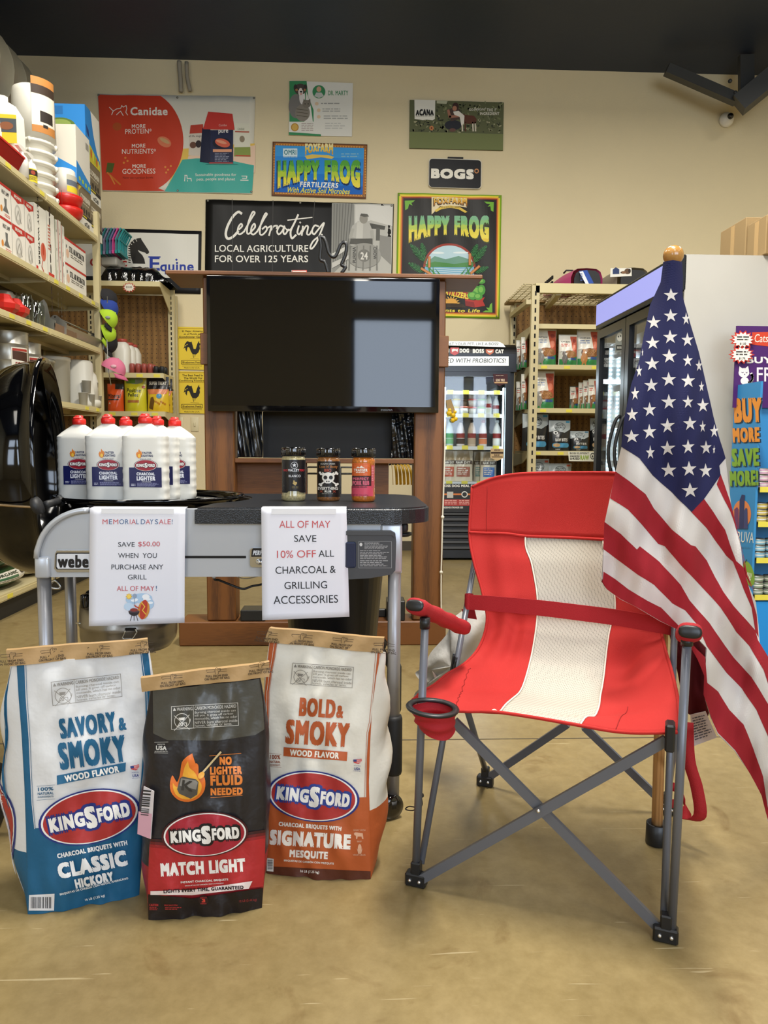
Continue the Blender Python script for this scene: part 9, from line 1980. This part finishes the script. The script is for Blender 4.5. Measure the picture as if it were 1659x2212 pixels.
# the back of the fabric wraps round the poles, so it bows towards the sitter's back in the middle
for i in range(len(NET)):
 for j in range(8): Cn[i, j] += 0
NU, NV = 71, 73
def surf(C):
 A = np.array([catmull(C[i], NU) for i in range(C.shape[0])]); return np.array([catmull(A[:, j], NV) for j in range(NU)]).transpose(1, 0, 2)
SF = surf(Cn)
du = np.gradient(SF, axis=1); dv = np.gradient(SF, axis=0); NN = np.cross(dv, du); NN /= np.linalg.norm(NN, axis=2, keepdims=True)
if (NN[20, 35]@(EYE-SF[20, 35])) < 0: NN = -NN
uu, vv = np.meshgrid(np.linspace(0, 1, NU), np.linspace(0, 1, NV))
W1 = np.zeros_like(uu)
for (a_, b_, c_, am, cu, cv, ru, rv) in ((30, 6, 0, .006, .12, .55, .2, .12), (8, 40, 1, .004, .5, .95, .5, .05), (14, 26, 2, .005, .85, .6, .16, .14), (10, 34, .5, .0045, .15, .8, .25, .12), (12, 16, 3, .003, .5, .1, .6, .1), (22, 9, 1, .004, .1, .25, .12, .15), (6, 50, 0, .003, .75, .92, .3, .05), (5, 30, 1, .0035, .2, .45, .25, .15), (18, 14, 0, .003, .85, .3, .15, .2), (4, 62, 1, .0022, .5, .98, .6, .05)):
 W1 += 1.5*am*np.sin(uu*a_+vv*b_+c_)*np.exp(-((uu-cu)/ru)**2-((vv-cv)/rv)**2)
W1 += .012*np.exp(-((uu-.9)/.07)**2-((vv-.62)/.12)**2)-.006*np.exp(-((uu-.8)/.05)**2-((vv-.66)/.12)**2)
SF = SF+NN*W1[:, :, None]
def csub(i0, i1, j0, j1, off=0.0): return (SF+NN*off)[i0:i1+1, j0:j1+1]
jl, jr = 30, 50; ib = 9
def add_sheet(name, G, th, m): mb = MB(); mb.sheet(G, th, m); return mb.build(name, ch)
add_sheet('fabric_back_band', csub(0, ib, 0, NU-1), .005, M_FAB)
add_sheet('fabric_side', csub(ib, NV-1, 0, jl), .004, M_FAB); add_sheet('fabric_side', csub(ib, NV-1, jr, NU-1), .004, M_FAB)
def mesh_mat():
 m, nt, b = newmat('white_mesh_fabric'); L = nt.links.new; N = nt.nodes.new; tc = N('ShaderNodeTexCoord'); mp = N('ShaderNodeMapping'); mp.inputs['Rotation'].default_value = (0.3, 0.2, .785); L(tc.outputs['Object'], mp.inputs[0])
 v = N('ShaderNodeTexVoronoi'); v.inputs['Scale'].default_value = 250; v.inputs['Randomness'].default_value = .05; L(mp.outputs[0], v.inputs['Vector'])
 r = N('ShaderNodeValToRGB'); r.color_ramp.elements[0].position = .26; r.color_ramp.elements[1].position = .40; r.color_ramp.elements[0].color = (*hexc('#8d887f'), 1); r.color_ramp.elements[1].color = (*hexc('#bdb7aa'), 1)
 L(v.outputs['Distance'], r.inputs[0]); L(r.outputs[0], b.inputs['Base Color']); b.inputs['Roughness'].default_value = .8; return m
add_sheet('mesh_panel', csub(ib, NV-1, jl, jr), .003, mesh_mat())
M_PIP = mat('cream_piping', '#e6dfcf', rough=.7)
for j in (jl, jr):
 mb = MB(); mb.tube(list(csub(ib, NV-1, j, j, .003)[:, 0]), .0022, M_PIP, 6); mb.build('piping', ch)
for rowp, nm in ((csub(0, 0, 0, NU-1, .001)[0], 'hem'), (csub(NV-1, NV-1, 0, NU-1, 0)[0], 'hem'), (csub(ib, ib, 0, NU-1, .002)[0], 'hem'), (csub(0, NV-1, 0, 0, 0)[:, 0], 'hem'), (csub(0, NV-1, NU-1, NU-1, 0)[:, 0], 'hem')):
 mb = MB(); mb.tube(list(rowp), .0042, M_FAB, 8); mb.build(nm, ch)
# stitching seams
M_ST = mat('stitching', '#8f120f', rough=.9)
for (i0, i1, j) in ((1, ib, 8), (62, NV-1, 58)):
 mb = MB(); mb.tube(list(csub(i0, i1, j, j, .0028)[:, 0]), .0009, M_ST, 5); mb.build('stitching', ch)
mb = MB(); mb.tube([csub(k, k, int(4+(k-50)*0.55), int(4+(k-50)*.55), .0028)[0, 0] for k in range(52, NV-1)], .0009, M_ST, 5); mb.build('stitching', ch)
# waist strap
S0, S1 = [CP(1012, 1300, .395), CP(1060, 1303, .385), CP(1161, 1312, .372), CP(1245, 1322, .368), CP(1330, 1333, .372), CP(1400, 1345, .37), CP(1440, 1352, .375), CP(1476, 1360, .40)], .013
Pm = catmull(S0, 40); mb = MB(); mb.sheet(np.array([[p+Z3*.0215*s_-cb*.004 for p in Pm] for s_ in (1, -1)]), .0025, M_FAB2, smooth=False); mb.build('waist_strap', ch)
for p in (S0[0], S0[-1]): mb = MB(); mb.lathe([(.0125, -.0215), (.0128, 0), (.0125, .0215)], M_FAB2, 16, Matrix.Translation(Vector(p+cb*.006)), cap=False); mb.build('strap_loop', ch)
# arm rests
def arm(front, back):
 t = nrm(back-front); mb = MB(); K = 14; P = [front+(back-front)*k/(K-1) for k in range(K)]; sec = [(1.25*math.copysign(abs(math.cos(q))**.7, math.cos(q)), math.copysign(abs(math.sin(q))**.8, math.sin(q))) for q in np.linspace(0, 2*math.pi, 23)[:-1]]
 mb.tube(P, [.0185+.0015*math.sin(k*1.7) for k in range(K)], M_FAB2, sec=sec); mb.build('arm_sleeve', ch)
 mb = MB(); mb.tube([front-t*.004, front-t*.001, front+t*.02], [.010, .0135, .0140], M_FOOT, sec=[(1.35*c, s_) for c, s_ in sec]); mb.build('arm_plug', ch); mb = MB(); mb.tube([back-t*.02, back+t*.012], [.013, .0125], M_FOOT, sec=sec); mb.build('arm_plug', ch)
arm(CP(896, 1308, -.025), CP(1000, 1356, .275)); arm(CP(1491, 1365, -.025), CP(1482, 1372, .27))
for (p, q) in ((armL, CP(918, 1334, 0)), (armR, CP(1484, 1378, 0))): mb = MB(); mb.cyl(p-Z3*.006, q, .0125, M_FOOT, 14); mb.build('arm_joint', ch)
# cup holder
cc = CP(934, 1533, -.055); mb = MB(); mb.lathe([(.050, 0), (.060, .001), (.062, .005), (.060, .008), (.048, .008), (.046, .002), (.050, 0)], M_FOOT, 36, Matrix.Translation(Vector(cc)) @ Matrix.Rotation(.06, 4, 'Y'), cap=False); mb.build('cup_ring', ch)
G = []
for i in range(12):
 v = i/11; rr_ = .052*(1-.25*v)*(1+.05*math.sin(v*14)); G.append([cc+np.array([rr_*math.cos(q)*(1+.06*math.sin(3*q+v*7))+.012*v, rr_*math.sin(q)*(1+.06*math.sin(2*q+v*9)), -.052*v+.006*v*math.sin(q*2+1)]) for q in np.linspace(0, 2*math.pi, 28)[:-1]])
mb = MB(); mb.grid(np.array(G), M_FAB2, closeu=True, flip=True); mb.add(G[-1], [tuple(range(27))[::-1]], M_FAB2); mb.build('cup_pouch', ch)
mb = MB(); P = [CP(x, y, .06) for x, y in ((914, 1566), (966, 1566), (966, 1583), (914, 1588))]; mb.sheet(np.array([[P[1], P[0]], [P[2], P[3]]]), .0008, ink('#d6d6de'), smooth=False); mb.build('care_tag', ch)
mb = MB(); mb.tube(catmull([CP(914, 1580, .07), CP(913, 1650, .07), CP(912, 1700, .07), CP(910, 1718, .07), CP(912, 1738, .07), CP(902, 1744, .08), CP(884, 1742, .09), CP(876, 1748, .09), CP(890, 1751, .08), CP(905, 1746, .07)], 40), .0016, M_FOOT, 6); mb.ball(tuple(CP(911, 1718, .07)), .006, M_FOOT, 8, 6); mb.build('draw_cord', ch)
# red strap loop hanging behind the right leg
mb = MB(); P = catmull([CP(1484, 1560, .42), CP(1488, 1640, .42), CP(1505, 1700, .42), CP(1512, 1762, .42), CP(1482, 1768, .44), CP(1478, 1730, .46), CP(1456, 1700, .47), CP(1440, 1712, .47), CP(1440, 1735, .47), CP(1462, 1735, .46)], 40)
mb.sheet(np.array([[p+cb*.0+(cf*.016 if k < 20 else Z3*.012)*s_ for k, p in enumerate(P)] for s_ in (1, -1)]), .0022, M_FAB2); mb.build('carry_strap', ch)
# white cloth bag behind the chair
O_ = [(1000, 1318), (1052, 1318), (1056, 1380), (1040, 1440), (1000, 1500), (985, 1530), (900, 1530), (895, 1500), (912, 1480), (897, 1454), (918, 1440), (930, 1410), (965, 1370), (975, 1340)]
cx0, cy0 = 975, 1440; G = []
for k in range(12):
 f = k/11; G.append([CP(cx0+(x-cx0)*f, cy0+(y-cy0)*f, .62-.06*(1-f*f)+.018*math.sin(x*.11+f*5)*f+.012*noise.noise(Vector((x*.03, y*.03, f*3)))) for x, y in O_])
G = np.array([catmull(np.vstack([g, g[:1]]), 57)[:-1] for g in G]); Zc = G.copy(); Zc[:, :, 2] = np.maximum(Zc[:, :, 2], .003); Bk = Zc+cb*.09*(1-np.linspace(0, 1, 12)**2)[:, None, None]
mb = MB(); M_BAGW = mat('white_cloth', '#c4c2bd', rough=.75, bump=.3, bscale=30); mb.grid(Zc, M_BAGW, closeu=True); mb.grid(Bk, M_BAGW, closeu=True, flip=True); cbag = thing('cloth_bag', 'crumpled white cloth bag slumped behind the left side of the chair', 'bag', CP(960, 1530, .6)*np.array([1, 1, 0])); mb.build('bag_body', cbag)
mb = MB(); P = [CP(x, y, .545) for x, y in ((997, 1316), (1025, 1316), (1030, 1338), (1004, 1334))]; mb.sheet(np.array([[P[1], P[0]], [P[2], P[3]]]), .003, M_FAB2, smooth=False); mb.build('red_patch', cbag)
mb = MB(); P = [CP(x, y, .575) for x, y in ((934, 1450), (962, 1480), (955, 1486), (945, 1482))]; mb.sheet(np.array([[P[1], P[0]], [P[2], P[3]]]), .001, ink('#d9c2bf'), smooth=False); mb.build('sewn_tag', cbag)
# ------------------------------------------------------------------ flag on its wooden pole
fp0 = PZ(1418, 1822); fz1 = PY(1453, 575, fp0[1]+.02); M_FW = wood_material('pale_pole_wood', '#a8794a', '#c99a66', (30, 30, 1), rings=1.0, rough=.45)
M_BALL = mat('varnished_maple', '#b98645', rough=.25, coat=.5)
fl = thing('flag', 'star-spangled flag on a wooden pole with ball top leaning on the red chair', 'flag', fp0*np.array([1, 1, 0]))
mb = MB(); mb.cyl(fp0+Z3*.012, fz1, .0145, M_FW, 20); mb.build('pole', fl)
mb = MB(); mb.lathe([(.027, .001), (.029, .004), (.0285, .058), (.025, .060), (.0245, .02), (.01, .018)], M_FOOT, 30, Matrix.Translation(Vector(fp0))); mb.build('end_cap', fl)
cbl = PY(1454.5, 552, fz1[1]); mb = MB(); mb.ball(tuple(cbl), .0255, M_BALL, 28, 18); mb.lathe([(.012, -.004), (.0165, 0), (.0165, .006), (.012, .010)], M_BALL, 20, Matrix.Translation(Vector(fz1))); mb.build('finial', fl)
YF0 = fp0[1]
def fdep(px, py):
 px = np.asarray(px, float); py = np.asarray(py, float); ax_ = np.interp(py, [560, 800, 1000, 1200, 1400, 1900], [1453, 1453, 1470, 1480, 1530, 1640]); w = np.interp(py, [560, 650, 800, 1000, 1200], [22, 40, 75, 115, 150])
 k = np.clip(np.abs(px-ax_)/w, 0, 1.6); s_ = smooth01((py-560)/420); s2 = smooth01((py-900)/300)
 base = YF0-.034-.085*s_+.030*(1-s_)*k*k+.05*s_*k**2*.45
 fold = .012*s_*np.sin((px-ax_)*.055+py*.004)+.010*s2*np.sin((px+.62*py)*.033+1.2)+.006*s2*np.sin((px*.9-py*.55)*.062)+.003*s_*np.sin(px*.13+py*.03)
 return base+fold
def fmap(U, V, z):
 px = z[0]+np.asarray(U, float)/z[2]; py = z[1]+np.asarray(V, float)/z[2]; D = rays(px, py, 0, 0, 1.0); t = fdep(px, py)/D[:, 1]; P = EYE[None]+D*t[:, None]
 return P
def ffn(z, off=0.0, sgn=1):
 def fn(U, V):
  P = fmap(U, V, z); e = 2.0; A = fmap(np.asarray(U)+e, V, z)-P; B = fmap(U, np.asarray(V)+e, z)-P; N = np.cross(B, A); N /= np.linalg.norm(N, axis=1, keepdims=True); N *= np.where(N[:, 1:2] > 0, -1, 1); return P+N*off, N*sgn
 return fn
OUT = [(1434, 566), (1453, 562), (1472, 566), (1474, 600), (1473, 640), (1490, 700), (1508, 760), (1522, 820), (1540, 900), (1557, 958), (1567, 990), (1574, 1050), (1583, 1120), (1600, 1180), (1606, 1240), (1632, 1300), (1638, 1350), (1642, 1410), (1662, 1480), (1700, 1560), (1730, 1700), (1715, 1860), (1690, 1880), (1659, 1775), (1646, 1720), (1621, 1672), (1587, 1622), (1550, 1585), (1535, 1549), (1520, 1500), (1524, 1440), (1526, 1400), (1500, 1372), (1464, 1360), (1424, 1341), (1372, 1310), (1341, 1295), (1311, 1273), (1301, 1250), (1303, 1200), (1306, 1130), (1318, 1075), (1330, 1018), (1343, 965), (1350, 900), (1364, 830), (1381, 780), (1392, 720), (1405, 660), (1428, 610)]
a = Art('cloth'); NAVY, RD, WH = '#1f2148', '#98212b', '#cdc8c4'
a.poly(OUT, WH, layer=1)
def stripe(top, bot, layer=2): a.poly(list(top)+list(bot)[::-1], RD, layer=layer)
z5 = lambda L_: [(1280+x/3.2533, 520+y/3.2533) for x, y in L_]; z6 = lambda L_: [(1280+x/3.2533, 1180+y/3.2533) for x, y in L_]
# red bands, following the photograph's cloth (upper edge, lower edge)
stripe(z5([(163, 1620), (260, 1690), (370, 1780), (430, 1880), (560, 2030), (690, 2140)])+z6([(720, 0), (800, 100), (860, 220), (920, 320), (990, 420), (1080, 520), (1140, 590), (1160, 660), (1233, 780), (1400, 1000)]),
z5([(125, 1810), (250, 1890), (340, 1990), (460, 2130)])+z6([(510, 0), (620, 130), (770, 290), (900, 430), (1010, 600), (1100, 700), (1200, 870), (1233, 970), (1400, 1200)]))
stripe(z5([(85, 1975), (200, 2060), (310, 2170)])+z6([(330, 0), (470, 110), (620, 270), (680, 380), (820, 540), (930, 700), (1000, 790), (1120, 920), (1233, 1110), (1400, 1400)]),
z6([(75, 20), (200, 110), (320, 200), (430, 270), (560, 400), (650, 450), (735, 550), (800, 700), (880, 810), (940, 890), (1050, 1000), (1150, 1150), (1233, 1340), (1400, 1650)]))
stripe(z6([(75, 178), (160, 230), (250, 300), (380, 380), (480, 430), (570, 520), (620, 570), (740, 800), (805, 958), (880, 1020), (960, 1150), (1060, 1250), (1130, 1420), (1200, 1620), (1233, 1830), (1350, 2200)]),
z6([(68, 250), (100, 302), (200, 372), (300, 422), (470, 522), (600, 585), (690, 680), (790, 780), (780, 1040), (830, 1200), (880, 1312), (1000, 1432), (1110, 1602), (1190, 1752), (1233, 1925), (1340, 2270)]))
stripe(z5([(690, 1905), (800, 2020), (880, 2130), (940, 2212)])+z6([(990, 110), (1060, 300), (1115, 430), (1142, 600)]), z5([(780, 1812), (850, 1910), (930, 2030), (965, 2130), (1010, 2250)])+z6([(1060, 150), (1100, 300), (1150, 480), (1165, 640)]))
stripe(z5([(870, 1712), (915, 1800), (965, 1900), (1005, 2010), (1042, 2150)])+z6([(1062, 100), (1075, 200), (1120, 290)]), z5([(898, 1638), (930, 1720), (965, 1830), (1005, 1990), (1047, 2180)])+z6([(1066, 100), (1085, 200), (1140, 330)]))
a.poly([(1434, 566), (1453, 562), (1472, 566), (1474, 600), (1473, 640), (1490, 700), (1508, 760), (1522, 820), (1540, 900), (1557, 958), (1567, 990), (1553, 1006), (1556, 1026), (1520, 1078), (1493, 1106), (1452, 1064), (1409, 1027), (1381, 990), (1343, 965), (1350, 900), (1364, 830), (1381, 780), (1392, 720), (1405, 660), (1428, 610)], NAVY, layer=3)
ST = [(550, 385, 44, 1), (548, 530, 44, 1), (432, 578, 44, 1), (652, 552, 42, .6), (545, 680, 46, 1), (422, 722, 44, 1), (662, 700, 46, .85), (540, 815, 47, 1), (417, 868, 46, 1), (665, 845, 42, .75), (328, 920, 42, .45), (742, 880, 40, .55), (536, 978, 47, 1), (410, 1018, 46, 1), (668, 988, 48, .9), (760, 1028, 36, .5), (300, 1078, 46, .55), (536, 1135, 50, 1), (398, 1190, 48, .95), (666, 1135, 44, .75), (770, 1160, 46, .85), (280, 1225, 46, .75), (528, 1302, 50, 1), (397, 1345, 50, .9), (680, 1286, 48, .9), (768, 1308, 40, .5), (852, 1340, 44, .7), (276, 1378, 44, 1), (530, 1460, 50, 1), (402, 1490, 46, .6), (668, 1450, 48, .85), (792, 1455, 46, .85), (852, 1470, 30, .3), (536, 1612, 50, 1), (676, 1605, 50, .9), (790, 1618, 48, .9), (682, 1755, 50, 1), (352, 790, 26, .2)]
for x, y, r, sx in ST:
 sb = Art('cloth'); sb.base = 0; sb.star(0, 0, r*1.13, WH, q=.38, rot=-94, layer=4); a.merge(sb, rotfn(1280+x/3.2533, 520+y/3.2533, 2, sx/3.2533, 1/3.2533))
mb = MB(); a.emit(mb, ffn(Z_P), .0006, L=6.5, smooth=True)
b_ = Art('cloth');
for it in a.items: b_.items.append(it)
def backfn(U, V):
 P, N = ffn(Z_P)(U, V); return P-N*.0012, -N
b_.emit(mb, backfn, .0006, L=9, smooth=True); mb.build('cloth', fl)
# pole sleeve and the fold of the flag hanging behind the chair pole
mb = MB(); e1 = nrm(fz1-fp0); mb.tube([fz1+e1*(-.01), fz1-e1*.12], [.0205, .0215], ink(NAVY, 'cloth'), 20); mb.build('pole_sleeve', fl)
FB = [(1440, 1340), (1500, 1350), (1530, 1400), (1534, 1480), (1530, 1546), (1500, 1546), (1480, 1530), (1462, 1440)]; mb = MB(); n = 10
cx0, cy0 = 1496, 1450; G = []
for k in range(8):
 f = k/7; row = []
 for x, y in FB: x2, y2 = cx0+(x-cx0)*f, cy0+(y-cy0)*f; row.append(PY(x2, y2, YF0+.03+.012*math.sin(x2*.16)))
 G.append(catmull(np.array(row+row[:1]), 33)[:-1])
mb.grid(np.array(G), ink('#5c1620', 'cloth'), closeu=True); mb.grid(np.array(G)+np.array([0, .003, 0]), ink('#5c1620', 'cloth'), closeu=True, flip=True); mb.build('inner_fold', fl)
mb = MB(); P = [PY(x, y, YF0+.02) for x, y in ((1491, 1544), (1524, 1536), (1549, 1593), (1497, 1612))]; mb.sheet(np.array([[P[1], P[0]], [P[2], P[3]]]), .0006, ink('#d3d3dd'), smooth=False); a = Art(); sb = Art(); sb.base = 1; sb.lines(6, 8, 94, 92, 9, '#5a5f72'); a.merge(sb, quadfn2([(1493, 1546), (1523, 1539), (1546, 1592), (1499, 1608)], 100, 100)); a.emit(mb, pixfn(Z_P, (0, YF0+.0195, 0), (0, -1, 0)), .0003); mb.build('care_tag', fl)
